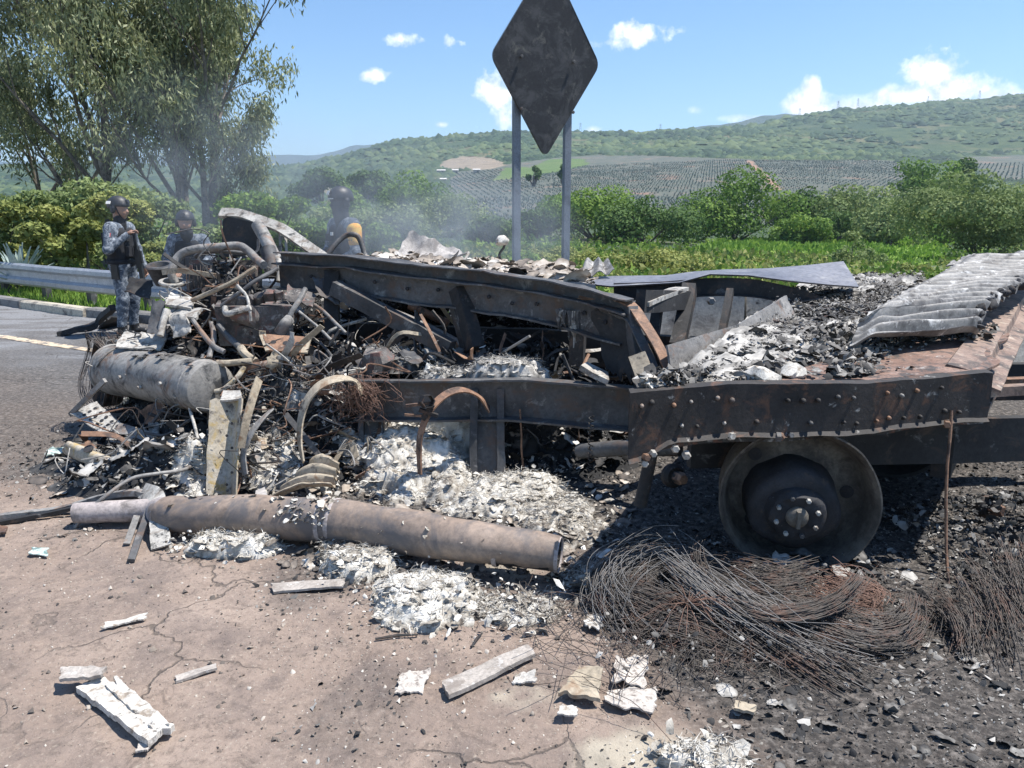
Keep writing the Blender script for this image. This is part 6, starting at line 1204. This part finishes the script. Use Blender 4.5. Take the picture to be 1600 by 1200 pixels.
# white fibre insulation lying in heaps
FIB = []
def fibre(label, px, row, wpx, hpx, h, seed, mat='fibre', bias=.0, name='fibre_heap', cat='insulation', group='heaps of white insulation fibre', baseh=False, D=None):
    c = G(px, row) if D is None else W(px, row, D); e = G(px+wpx, row) if D is None else W(px+wpx, row, D); f_ = G(px, row-hpx) if D is None else c + Vector((0, hpx, 0)); rx = (e-c).length; ry = (f_-c).length; res = max(.007, min(.012, rx/60))
    nx, ny = int(2.7*rx/res)+2, int(2.7*ry/res)+2; X, Y = np.meshgrid(c.x+np.linspace(-1.35,1.35,nx)*rx, c.y+np.linspace(-1.35,1.35,ny)*ry); X = X.ravel(); Y = Y.ravel()
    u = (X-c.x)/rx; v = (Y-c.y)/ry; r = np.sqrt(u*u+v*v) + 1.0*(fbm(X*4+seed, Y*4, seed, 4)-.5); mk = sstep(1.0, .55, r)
    wx = X + .10*(fbm(X*6, Y*6, seed+3., 3)-.5); wy = Y + .10*(fbm(X*6, Y*6, seed+7., 3)-.5)
    mk = mk*sstep(.30, .46, fbm(X*9+seed, Y*9, seed+1., 4) + .25*sstep(.9, .3, r))
    f1 = ridged(wx*5.5+seed, wy*5.5, seed, 3); f2 = ridged(wx*17+seed, wy*17, seed+2., 3); f3 = fbm(X*60, Y*60, seed, 2)
    hh = mk*(.85*h*(.30+.75*(f1-.30)+.45*(fbm(X*3+seed, Y*3, 2., 2)-.3)) + .036*(f2-.5) + .016*(f3-.5)); base = topz(X, Y) if not baseh else np.full(len(X), c.z - .04)
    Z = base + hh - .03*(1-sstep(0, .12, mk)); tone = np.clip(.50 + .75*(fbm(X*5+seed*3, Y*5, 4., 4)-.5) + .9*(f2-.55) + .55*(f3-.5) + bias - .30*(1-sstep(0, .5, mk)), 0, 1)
    Xj = X + .022*mk*(fbm(X*20, Y*20, 3., 2)-.5)*2; Yj = Y + .022*mk*(fbm(X*20, Y*20, 9., 2)-.5)*2; FIB.append((c.x, c.y, rx, ry, baseh))
    I = np.arange((nx-1)*(ny-1)); I = I//(nx-1)*nx + I % (nx-1); F = np.stack([I, I+1, I+nx+1, I+nx], 1); F = F[(mk[F] > .001).any(1)]
    gg = np.random.default_rng(int(seed*10)); V0 = np.stack([Xj, Yj, Z], 1); big = np.flatnonzero(mk > .10); nk = int(min(320, 40 + 1100*rx*ry)); pk = gg.choice(big, nk); cs_ = np.minimum(psize(nk, .010, .055, 1.9), rx*.4)
    V1, F1, t1 = crumples(V0[pk] + np.stack([0*cs_, 0*cs_, .002 + .05*cs_], 1), cs_, np.clip(.60 + bias + gg.normal(0, .15, nk), .05, 1), int(seed*7), .26, .17, curl=.35)
    F = np.vstack([F, F1 + len(V0)]); ns = int(min(2600, 200 + 14000*rx*ry)); pk = gg.choice(big, ns); base3 = V0[pk]; V0 = np.vstack([V0, V1]); tone = np.concatenate([tone, t1])
    dd_ = gg.normal(size=(ns,3))*np.array([1,1,.35]); dd_ /= np.linalg.norm(dd_, axis=1)[:,None]; ln_ = gg.uniform(.012, .055, ns)[:,None]; bd = gg.normal(size=(ns,3))*.35; bd[:,2] = np.abs(bd[:,2]); wv = np.cross(dd_, gg.normal(size=(ns,3))); wv *= gg.uniform(.0006, .0016, ns)[:,None]/np.linalg.norm(wv, axis=1)[:,None]; p0 = base3 + np.array([0,0,.006]) + gg.random((ns,1))*np.array([0,0,.016])
    S_ = np.stack([p0-wv, p0+wv, p0+dd_*ln_*.5+bd*ln_*.3-wv, p0+dd_*ln_*.5+bd*ln_*.3+wv, p0+dd_*ln_-wv*.4, p0+dd_*ln_+wv*.4], 1).reshape(-1,3); FS = (np.arange(ns)[:,None,None]*6 + np.array([(0,1,3,2),(2,3,5,4)])[None]).reshape(-1,4) + len(V0)
    F = np.vstack([F, FS]); V0 = np.vstack([V0, S_]); tone = np.concatenate([tone, np.repeat(np.clip(.62 + bias + gg.normal(0, .2, ns), .05, 1), 6)])
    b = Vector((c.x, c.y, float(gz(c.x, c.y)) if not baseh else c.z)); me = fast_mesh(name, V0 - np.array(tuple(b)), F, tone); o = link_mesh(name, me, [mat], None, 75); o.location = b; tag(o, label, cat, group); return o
_v, _f, _t = crumples(np.array(CRUST), psize(120, .006, .026, 1.9), np.clip(g.normal(.62, .2, 120), 0, 1), 77, tilt=.7, curl=.4); _o = link_mesh('ash_crust', fast_mesh('ash_crust', _v, _f, _t), ['fibre'], bp_, 80); _o['kind'] = 'stuff'
fibre('biggest heap of white fibre, behind the middle of the big pipe', 650, 748, 120, 38, .19, 1.3); fibre('white fibre heap between the pipe and the right-hand landing leg', 790, 782, 110, 36, .13, 2.7); fibre('dirty white fibre heap near the leaning strut, right of the others', 885, 815, 80, 40, .10, 5.1, bias=-.12)
fibre('long thin white fibre roll in front of the left half of the big pipe', 365, 858, 92, 16, .10, 4.4, bias=.05); fibre('white fibre blanket with curled folds, in front of the pipe bend', 560, 892, 66, 24, .09, 8.2); fibre('broad white fibre blanket nearest the camera in front of the pipe', 672, 935, 96, 44, .10, 9.6, bias=.03)
fibre('white straw-like fibre patch at the bottom edge on the black ash', 1090, 1200, 86, 38, .06, 12.2, bias=.02); fibre('small white fibre lump beside the foot of the upright panel', 425, 752, 50, 18, .12, 14.1); fibre('small white fibre lump under the bent channel end', 318, 772, 46, 12, .08, 15.3)
fibre('brownish scorched fibre bundle left of the broad blanket', 520, 872, 34, 18, .10, 17.3, bias=-.3); fibre('yellowed thin fibre trace right of the broad blanket', 800, 955, 90, 30, .035, 19.3, bias=-.15); fibre('pale fibre clump below the right end of the pipe', 905, 905, 40, 18, .05, 21.0, bias=-.2)
fibre('greenish white heap of melted glass crumbs under the tank', 225, 668, 46, 12, .10, 23., 'glass_melt', name='glass_heap', cat='glass', group='glass heaps', baseh=False)
fibre('blue-grey crumpled ash sack on the beam in the middle of the wreck', 700, 588, 55, .2, .12, 26., 'ash', .12, 'ash_heap', 'ash', 'ash heaps on the wreck', True, 4.75); fibre('pale ash sack draped over the lower beam', 795, 573, 62, .16, .11, 28., 'ash', .32, 'ash_heap', 'ash', 'ash heaps on the wreck', True, 4.62); fibre('grey and white ash pile under the rusty bracket', 470, 610, 75, .3, .24, 31., 'ash', .12, 'ash_heap', 'ash', 'ash heaps on the wreck', True, 4.8)
fibre('greenish pale ash clods behind the ash sacks', 610, 560, 55, .2, .15, 33., 'ash', .1, 'ash_heap', 'ash', 'ash heaps on the wreck', True, 5.0)

# ------------------------------------------------------------------ loose flakes, ash, litter: nobody could count them
def flakes(name, C, size, tone, mat, flat=.5, seed=0, thick=.35):
    g = np.random.default_rng(seed); n = len(C); th = g.uniform(0, 6.28, (n,1)) + np.linspace(0, 6.28, 7)[None,:6]; rr = g.uniform(.5, 1.1, (n,6))
    el = g.uniform(.35, 1.0, n)[:,None]; x = np.cos(th)*rr; y = np.sin(th)*rr*el; z = g.normal(0, .22, (n,6)); P = np.stack([x, y, z], 2); P = np.concatenate([P, np.stack([np.zeros(n), np.zeros(n), g.uniform(.05, thick*1.6, n)], 1)[:,None]], 1)
    nr = np.stack([g.normal(0, flat, n), g.normal(0, flat, n), np.ones(n)], 1); nr /= np.linalg.norm(nr, axis=1)[:,None]; a = np.cross(nr, g.normal(size=(n,3))); a /= np.linalg.norm(a, axis=1)[:,None]; b = np.cross(nr, a)
    V = (P[:,:,0:1]*a[:,None]+P[:,:,1:2]*b[:,None]+P[:,:,2:3]*nr[:,None])*np.asarray(size)[:,None,None] + np.asarray(C)[:,None]
    F0 = np.array([(k, (k+1) % 6, 6) for k in range(6)]); F = (np.arange(n)[:,None,None]*7+F0[None]).reshape(-1,3)
    return tag(link_mesh(name, fast_mesh(name, V.reshape(-1,3), F, np.repeat(np.clip(tone, 0, 1), 7)), [mat]), kind='stuff')
def cand(n, x0, x1, y0, y1): return g.uniform(x0, x1, n), np.sqrt(g.uniform(y0**2, y1**2, n)) if False else g.uniform(y0, y1, n)
x, y = cand(330000, -3.6, 5.0, 1.7, 6.2); s = soot_at(x, y); px, row = to_px(x, y, 0.); ok = (g.random(len(x)) < s*.42*sstep(6.2, 4.2, y)) & (px > -60) & (px < 1680); x, y, s = x[ok], y[ok], s[ok]
n = len(x); sz = psize(n, .003, .026, 2.5); pxx, _ = to_px(x, y, 0.); lightn = sstep(.48, .66, fbm(x*2.1, y*2.1, 41., 4)); tone = np.where(g.random(n) < .10+.42*lightn, g.uniform(.5, .95, n), g.uniform(.05, .5, n))
flakes('ash_flakes', np.stack([x, y, topz(x, y)+sz*.25], 1), sz, tone, 'ash', .55, 1)
x, y = cand(120000, -3.0, 1.8, 1.6, 5.6); s = soot_at(x, y); px, row = to_px(x, y, 0.); d = np.exp(-((px-720)/300)**2-((row-960)/110)**2)+.5*np.exp(-((px-900)/140)**2-((row-1080)/90)**2)+.30; ok = (g.random(len(x)) < d*.5*(1-.8*s)) & (px > -60); x, y = x[ok], y[ok]; n = len(x); sz = psize(n, .0020, .016, 3.0)
flakes('litter', np.stack([x, y, gz(x, y)+sz*.2], 1), sz, g.uniform(.05, .82, n), 'litter', .5, 2, .8)
x, y = cand(120000, -3.4, 1.2, 4.0, 7.2); h = heaph(x, y); ok = (h > .04) & (g.random(len(x)) < .42); x, y, h = x[ok], y[ok], h[ok]; n = len(x); sz = psize(n, .007, .050, 2.2); cl_ = sstep(.42, .60, fbm(x*2.8, y*2.8, 53., 4))
tone = np.where(g.random(n) < .12+.5*cl_, g.uniform(.5, 1., n), g.uniform(.02, .5, n)); flakes('ash_flakes', np.stack([x, y, h+sz*.5], 1), sz, tone, 'ash', 1.1, 3)
C = []
for cx, cy, rx, ry, bh in FIB:
    if bh: continue
    m = int(260*rx/.3); a = g.uniform(0, 6.28, m); rr = np.sqrt(g.random(m))*1.25; C.append(np.stack([cx+rx*rr*np.cos(a), cy+ry*rr*np.sin(a)], 1))
C = np.vstack(C); n = len(C); sz = psize(n, .006, .038, 2.1); flakes('fibre_scraps', np.stack([C[:,0], C[:,1], topz(C[:,0], C[:,1]) + g.uniform(.0, .09, n)*(g.random(n) < .6)], 1), sz, g.uniform(.2, 1, n), 'fibre', .8, 21)
def ondeck(n, s0, s1, t0, t1, z, lo, hi, tl, name, seed, flat=.9, p=1.9):
    s = g.uniform(s0, s1, n); t = g.uniform(t0, t1, n); C = np.array([tuple(dk(a, b, 0)) for a, b in zip(s, t)]); C[:,2] = z(s, t); sz = psize(n, lo, hi, p); cl_ = fbm(s*7, t*7, 61.+seed, 4); keep = cl_ > tl[0]; tone = np.clip(np.where(g.random(n) < tl[1]+1.2*(cl_-.5), g.uniform(.45, .85, n), g.uniform(.1, .5, n)), 0, 1)
    C[:,2] += g.random(n)**2*.06*sstep(.4, .65, cl_); flakes(name, C[keep], sz[keep], tone[keep], 'ash', flat, seed)
ondeck(7000, .0, .75, .06, 1.25, lambda s, t: .84+.10*t, .005, .022, (.40, .62), 'ash_flakes', 5, .5); ondeck(1500, .22, .62, .02, .5, lambda s, t: .865+.04*t, .012, .06, (.44, .62), 'ash_flakes', 6); ondeck(700, .0, .12, .0, .16, lambda s, t: .88+0*t, .010, .045, (.3, .55), 'ash_flakes', 7)
ondeck(2400, .0, .5, 1.0, 1.75, lambda s, t: .84+.08*t, .010, .04, (.42, .7), 'ash_flakes', 8, .5); ondeck(600, .3, .95, .30, .5, lambda s, t: .90+.06*t, .01, .04, (.3, .3), 'ash_flakes', 9)
n = 1500; u = g.random(n); v = g.random(n)**1.3; A4 = [np.array(tuple(W(*p))) for p in [(560, 416, 5.9), (935, 452, 5.0), (900, 424, 6.6), (610, 402, 7.2)]]
C = (A4[0]*(1-u[:,None])+A4[1]*u[:,None])*(1-v[:,None])+(A4[3]*(1-u[:,None])+A4[2]*u[:,None])*v[:,None]; C[:,2] += .03; flakes('ash_flakes', C, psize(n, .008, .045, 2.1), g.uniform(.5, .85, n), 'ash', .6, 11)
def crumple_obj(name, C, size, tone, mat, seed, **kw):
    V, F, t = crumples(C, size, tone, seed, **kw); return tag(link_mesh(name, fast_mesh(name, V, F, t), [mat], None, 80), kind='stuff')
def deckpts(n, s0, s1, t0, t1, z): s = g.uniform(s0, s1, n); t = g.uniform(t0, t1, n); C = np.array([tuple(dk(a, b, 0)) for a, b in zip(s, t)]); C[:,2] = z(s, t); return C, fbm(s*7, t*7, 64., 4)
C, c_l = deckpts(900, .0, .72, .06, 1.5, lambda s, t: .84+.10*t); crumple_obj('ash_scraps', C, psize(900, .012, .07, 2.2), np.clip(.64 + 1.3*(c_l-.5) + g.normal(0, .16, 900), 0, 1), 'ash', 31, tilt=.3)
C, c_l = deckpts(170, .24, .66, .02, .45, lambda s, t: .885+.03*t); crumple_obj('ash_scraps', C, psize(170, .014, .055, 1.9), np.clip(.74 + g.normal(0, .16, 170), 0, 1), 'ash', 32, tilt=.3)
x, y = cand(9000, -3.2, 1.1, 4.1, 6.6); h = heaph(x, y); ok = (h > .06); x, y, h = x[ok][:1100], y[ok][:1100], h[ok][:1100]; n = len(x); cl_ = fbm(x*2.8, y*2.8, 53., 4)
crumple_obj('ash_scraps', np.stack([x, y, h+.02], 1), psize(n, .03, .12, 1.8), np.clip(.40 + 1.8*(cl_-.5) + g.normal(0, .20, n), 0, 1), 'ash', 33, tilt=.6)
x, y = cand(2600, -2.9, .9, 2.9, 4.6); s_o = soot_at(x, y); px, row = to_px(x, y, 0.); ok = (s_o > .25) & (px < 980) & (row < 900); x, y = x[ok][:420], y[ok][:420]; n = len(x)
crumple_obj('ash_scraps', np.stack([x, y, topz(x, y)+.008], 1), psize(n, .02, .08, 1.9), np.clip(.55 + g.normal(0, .25, n), 0, 1), 'litter', 34, tilt=.35)
x, y = cand(5000, -.1, 3.6, 1.7, 3.6); s_o = soot_at(x, y); ok = s_o > .5; x, y = x[ok][:360], y[ok][:360]; n = len(x); crumple_obj('ash_scraps', np.stack([x, y, gz(x, y)+.006], 1), psize(n, .012, .045, 2.0), np.clip(.45 + g.normal(0, .22, n), 0, 1), 'ash', 35, tilt=.35)
n = 240; u = g.random(n); v = g.random(n)**1.2; C = (A4[0]*(1-u[:,None])+A4[1]*u[:,None])*(1-v[:,None])+(A4[3]*(1-u[:,None])+A4[2]*u[:,None])*v[:,None]; C[:,2] += .05; crumple_obj('ash_scraps', C, psize(n, .03, .14, 1.7), np.clip(.62 + g.normal(0, .14, n), 0, 1), 'litter', 36, tilt=.35)
nxd, nyd = 110, 110; sg_, tg_ = np.meshgrid(np.linspace(-.01, .80, nxd), np.linspace(.03, 1.6, nyd)); sg_ = sg_.ravel(); tg_ = tg_.ravel(); Cd = np.array([tuple(dk(a, b, 0)) for a, b in zip(sg_, tg_)]); mkd = sstep(.42, .62, fbm(sg_*5, tg_*5, 64., 4) + .12*np.cos(sg_*4.5)) * sstep(.8, .66, sg_)
Cd[:,2] = .775 + .10*tg_ + mkd*(.05 + .07*(ridged(Cd[:,0]*9, Cd[:,1]*9, 3., 4)-.4)) + .02*(fbm(Cd[:,0]*40, Cd[:,1]*40, 5., 2)-.5)*mkd; Id = np.arange((nxd-1)*(nyd-1)); Id = Id//(nxd-1)*nxd + Id % (nxd-1)
tag(link_mesh('deck_ash', fast_mesh('deck_ash', Cd, np.stack([Id, Id+1, Id+nxd+1, Id+nxd], 1), np.clip(.60 + 1.1*(fbm(Cd[:,0]*5, Cd[:,1]*5, 8., 4)-.45) + .5*(ridged(Cd[:,0]*30, Cd[:,1]*30, 4., 2)-.5), 0, 1)), ['ash'], None, 60), kind='stuff')
# loose white clods on the deck
for i, (s, t, sz, lab) in enumerate([(.32, .03, .06, 'white clod at the front edge of the rear deck behind the rivets'), (.40, .05, .05, 'smaller white clod right beside the one at the deck edge'), (.02, .02, .05, 'pale ash clod at the left corner of the rear deck')]):
    p = dk(s, t, .88); mb = MB(); mb.lathe([(-sz,.001),(-sz*.6,sz*.8),(0,sz*1.2),(sz*.5,sz*.8),(sz*.7,.001)], p, (.2,.1,1), 20); mb.warp(.05, 14, i); mb.warp(.02, 40, i+3); th = thing('ash_clod', lab, 'ash', p - Vector((0,0,.03))); mb.build('clod', 'plaster', th, 40)

# ------------------------------------------------------------------ burnt tyres: nests of fine steel wire
def strands(A, B, n, jit=.016, seed=0, cut=.42, r=(.0010, .0018), lift=.0, npts=14, wav=.022):
    """wires combed between two guide lines given as (px, row, height)"""
    gg = random.Random(seed); ca = curve([G(*p) for p in A], 40); cb2 = curve([G(*p) for p in B], 40); mb = MB()
    for i in range(n):
        s = gg.random(); a = gg.uniform(0, cut); b = 1-gg.uniform(0, cut); w = [gg.gauss(0, wav) for _ in range(3)]; off = Vector((gg.gauss(0, jit), gg.gauss(0, jit), abs(gg.gauss(0, jit))+lift)); ph = gg.uniform(0, 6.28); pts = []
        for k in range(npts):
            t = a + (b-a)*k/(npts-1); f = t*40; j = min(int(f), 39); q = ca[j].lerp(ca[j+1], f-j).lerp(cb2[j].lerp(cb2[j+1], f-j), s + .10*math.sin(t*5+ph)*.5)
            q = q + off*(.4+.9*t) + Vector(w)*math.sin(t*4+ph); q.z = max(q.z, float(gz(q.x, q.y)) + .002); pts.append(q)
        mb.tube(pts, gg.uniform(*r), 3, False)
    return mb
def stuffpart(mb, name, mat, root): o = mb.build(name, mat, root, 180); o['kind'] = 'stuff'; return o
tw = thing('tyre_wire_nest', 'large nest of burnt tyre wires fanned out in front of the wheel rim', 'tyre wire', G(1130, 960)); K = 'wire'
ring = [(1092, 846, .12), (1085, 870, .10), (1100, 905, .07), (1150, 945, .06), (1210, 960, .06), (1280, 950, .08), (1322, 925, .11), (1348, 895, .15)]
ring2 = [(x+6, y+14, z) for x, y, z in ring]; stuffpart(strands([(a, b-3, c+.05) for a, b, c in ring], [(a, b-3, c+.05) for a, b, c in ring2], 150, .010, 1, .25, wav=.012), 'bead_bundle', 'wire', tw)
stuffpart(strands([(1075, 850, .10), (1010, 850, .12), (950, 880, .10), (930, 930, .05), (960, 985, .0)], [(1090, 900, .03), (1050, 890, .10), (1010, 910, .08), (990, 950, .04), (1020, 1010, .0)], 520, .016, 2, .4), 'combed_wires', K, tw)
stuffpart(strands([(1000, 855, .10), (1050, 900, .10), (1120, 960, .06), (1210, 1030, .02), (1300, 1090, .0)], [(1060, 850, .12), (1110, 900, .10), (1190, 950, .06), (1290, 1010, .02), (1380, 1060, .0)], 480, .016, 3, .45), 'combed_wires', K, tw)
stuffpart(strands([(1000, 860, .14), (1060, 905, .13), (1130, 965, .08), (1220, 1020, .03), (1320, 1070, .0)], [(1050, 852, .15), (1110, 905, .13), (1180, 955, .08), (1270, 1010, .03), (1390, 1040, .0)], 130, .03, 23, .5, wav=.04), 'combed_wires', 'wire_pale', tw)
stuffpart(strands([(1075, 850, .14), (1005, 852, .15), (945, 885, .12), (935, 940, .05), (970, 1000, .0)], [(1085, 880, .08), (1030, 885, .12), (985, 910, .09), (975, 955, .04), (1010, 1010, .0)], 120, .03, 24, .5, wav=.04), 'combed_wires', 'wire_pale', tw)
stuffpart(strands([(1180, 950, .08), (1260, 985, .06), (1340, 1015, .03), (1410, 1010, .03), (1440, 960, .04)], [(1230, 930, .09), (1300, 950, .07), (1370, 975, .04), (1415, 965, .05), (1420, 925, .06)], 420, .014, 4, .45), 'combed_wires', K, tw)
stuffpart(strands([(1110, 870, .05), (1160, 880, .10), (1220, 890, .10), (1280, 880, .08)], [(1120, 930, .03), (1170, 945, .05), (1230, 950, .05), (1290, 940, .04)], 260, .014, 5, .4), 'combed_wires', K, tw)
stuffpart(strands([(960, 905, .10), (1010, 915, .10), (1090, 950, .06), (1180, 990, .02)], [(945, 950, .05), (1010, 985, .02), (1080, 1010, .01), (1170, 1050, .0)], 300, .02, 6, .5), 'combed_wires', K, tw)
stuffpart(strands([(1290, 890, .10), (1330, 900, .10), (1370, 920, .06), (1365, 950, .03)], [(1250, 940, .05), (1300, 965, .05), (1350, 970, .03), (1345, 985, .0)], 220, .014, 7, .35), 'combed_wires', 'wire_rust', tw)
mb = MB()
for k in range(46):
    a = R.uniform(0, 6.28); l = R.uniform(.08, .24); c = G(1075, 942, .10); d = Vector((math.cos(a), math.sin(a)*.7 - .25, R.uniform(-.5, .3))); q = c + d*l; q.z = max(q.z, .003); mb.tube([c, c.lerp(q, .5) + Vector((0,0,.03)), q], .0017, 3, False)
stuffpart(mb, 'star_wires', 'wire_rust', tw)
mb = MB()
for k in range(900):
    c = G(R.gauss(1150, 150), R.gauss(955, 45), R.uniform(.0, .07)); a = R.uniform(0, 6.28); l = R.uniform(.05, .16); d = Vector((math.cos(a), math.sin(a), R.uniform(-.3, .3))); e = d.orthogonal()*R.uniform(-.03,.03); pts = curve([c - d*l, c + e, c + d*l], 6)
    for p in pts: p.z = max(p.z, .002)
    mb.tube(pts, .0013, 3, False)
stuffpart(mb, 'stray_wires', K, tw)
tw2 = thing('tyre_wire_nest', 'second nest of burnt tyre wires spilling in at the right border', 'tyre wire', G(1570, 950))
stuffpart(strands([(1545, 850, .15), (1560, 890, .13), (1580, 940, .08), (1600, 1010, .0)], [(1620, 840, .15), (1625, 880, .12), (1640, 930, .06), (1660, 1000, .0)], 170, .03, 8, .5, wav=.04), 'combed_wires', K, tw2)
stuffpart(strands([(1470, 900, .06), (1500, 930, .07), (1530, 985, .04), (1545, 1050, .0)], [(1530, 880, .08), (1560, 920, .08), (1590, 980, .04), (1600, 1060, .0)], 90, .035, 9, .55, wav=.045), 'combed_wires', K, tw2)
stuffpart(strands([(1440, 940, .04), (1470, 955, .06), (1495, 990, .04), (1490, 1030, .0)], [(1480, 930, .05), (1510, 960, .06), (1520, 1000, .03), (1515, 1040, .0)], 120, .012, 10, .4), 'combed_wires', 'wire', tw2)
tw3 = thing('tyre_wire_nest', 'small tangle of rusty wires hanging at the top of the hooked strap', 'tyre wire', W(570, 620, 4.5)); mb = MB()
for k in range(200):
    p = W(R.gauss(560, 22), R.gauss(605, 12), R.uniform(4.42, 4.6)); q = p + Vector((R.gauss(.0,.08), R.gauss(0,.05), -R.uniform(.02,.2))); mb.tube(curve([p, p.lerp(q, .5) + Vector((R.gauss(.02,.04), -.03, R.gauss(0,.04))), q], 7), .0014, 3, False)
stuffpart(mb, 'wires', 'wire_rust', tw3)
x, y = cand(9000, .2, 1.7, 2.0, 3.2); px, row = to_px(x, y, 0.); ok = (px > 930) & (px < 1440) & (row > 850) & (row < 1060); x, y = x[ok][:900], y[ok][:900]; n = len(x); flakes('ash_flakes', np.stack([x, y, g.uniform(.02, .10, n)], 1), psize(n, .004, .022, 2.2), np.clip(g.normal(.5, .22, n), 0, 1), 'ash', .6, 41)
C = np.array([tuple(G(R.uniform(1150, 1370), R.gauss(885, 9), R.uniform(.01, .09))) for k in range(110)]); crumple_obj('ash_scraps', C, psize(110, .015, .06, 1.8), np.clip(g.normal(.5, .22, 110), 0, 1), 'ash', 43, tilt=.5)
# grey flaky mound at the right border under the deck
BUMPS.append((G(1590, 860).x, G(1590, 860).y, .5, .42, .20)); BUMPS.append((G(1480, 900).x, G(1480, 900).y, .28, .2, .06))
x = g.uniform(1.9, 3.8, 30000); y = g.uniform(2.3, 4.2, 30000); h = np.maximum(topz(x, y), gz(x, y)); ok = h > .025; x, y, h = x[ok], y[ok], h[ok]; k = g.random(len(x)) < .35; x, y, h = x[k], y[k], h[k]; n = len(x)
flakes('ash_flakes', np.stack([x, y, h+.004], 1), psize(n, .006, .04, 2.0), np.where(g.random(n) < .3, g.uniform(.5, .9, n), g.uniform(.05, .5, n)), 'ash', .8, 15)

# ------------------------------------------------------------------ smoke and haze
def smoke(c, r, dens, seed, col=(.62, .70, .80)):
    bpy_v = []; m = bpy.data.materials.new('smoke_air'); m.use_nodes = True; nt = m.node_tree; nt.nodes.clear(); o_ = nt.nodes.new('ShaderNodeOutputMaterial'); v = nt.nodes.new('ShaderNodeVolumePrincipled'); v.inputs['Color'].default_value = (*col, 1); v.inputs['Anisotropy'].default_value = .1
    tcx = nt.nodes.new('ShaderNodeTexCoord'); ln = nt.nodes.new('ShaderNodeVectorMath'); ln.operation = 'LENGTH'; dv = nt.nodes.new('ShaderNodeVectorMath'); dv.operation = 'DIVIDE'; L(nt, tcx.outputs['Object'], dv.inputs[0]); dv.inputs[1].default_value = r; L(nt, dv.outputs[0], ln.inputs[0])
    fo = ramp(nt, ln.outputs['Value'], [(.05, 1), (.95, 0)]); nn = noise(nt, 1.5, 5, .6, tcx.outputs['Object'], 1.0); nr_ = ramp(nt, nn, [(.38, 0), (.70, 1)]); mu = nt.nodes.new('ShaderNodeMath'); mu.operation = 'MULTIPLY'; L(nt, fo, mu.inputs[0]); L(nt, nr_, mu.inputs[1]); m2 = nt.nodes.new('ShaderNodeMath'); m2.operation = 'MULTIPLY'; L(nt, mu.outputs[0], m2.inputs[0]); m2.inputs[1].default_value = dens
    L(nt, m2.outputs[0], v.inputs['Density']); L(nt, v.outputs[0], o_.inputs['Volume'])
    mb = MB(); mb.lathe([(-1,.0001),(-.92,.39),(-.7,.71),(-.38,.92),(0,1),(.38,.92),(.7,.71),(.92,.39),(1,.0001)], (0,0,0), (0,0,1), 20); me = bpy.data.meshes.new('smoke'); me.from_pydata([(p.x*r[0], p.y*r[1], p.z*r[2]) for p in mb.v], [], mb.f); import bmesh; bm = bmesh.new(); bm.from_mesh(me); bmesh.ops.remove_doubles(bm, verts=bm.verts, dist=.005); bmesh.ops.recalc_face_normals(bm, faces=bm.faces); bm.to_mesh(me); bm.free(); me.materials.append(m); o = bpy.data.objects.new('smoke', me); COL.objects.link(o); o.location = c; return tag(o, kind='stuff')
smoke(W(690, 370, 7.6), (1.6, .9, .75), 2.3, 1); smoke(W(560, 300, 8.0), (1.7, 1.0, .9), .6, 2); smoke(W(330, 270, 9.0), (1.7, 1.0, 1.4), .6, 3)
m = bpy.data.materials.new('haze_air'); m.use_nodes = True; nt = m.node_tree; nt.nodes.clear(); o_ = nt.nodes.new('ShaderNodeOutputMaterial'); v = nt.nodes.new('ShaderNodeVolumePrincipled'); v.inputs['Color'].default_value = (.58, .77, 1.0, 1); v.inputs['Density'].default_value = HAZE; v.inputs['Anisotropy'].default_value = .2; L(nt, v.outputs[0], o_.inputs['Volume'])
mb = MB().box((0, 3100, 210), 13000, 7400, 480); me = bpy.data.meshes.new('haze'); me.from_pydata([tuple(p) for p in mb.v], [], mb.f); me.materials.append(m); hz_ = bpy.data.objects.new('haze', me); COL.objects.link(hz_); tag(hz_, kind='stuff')
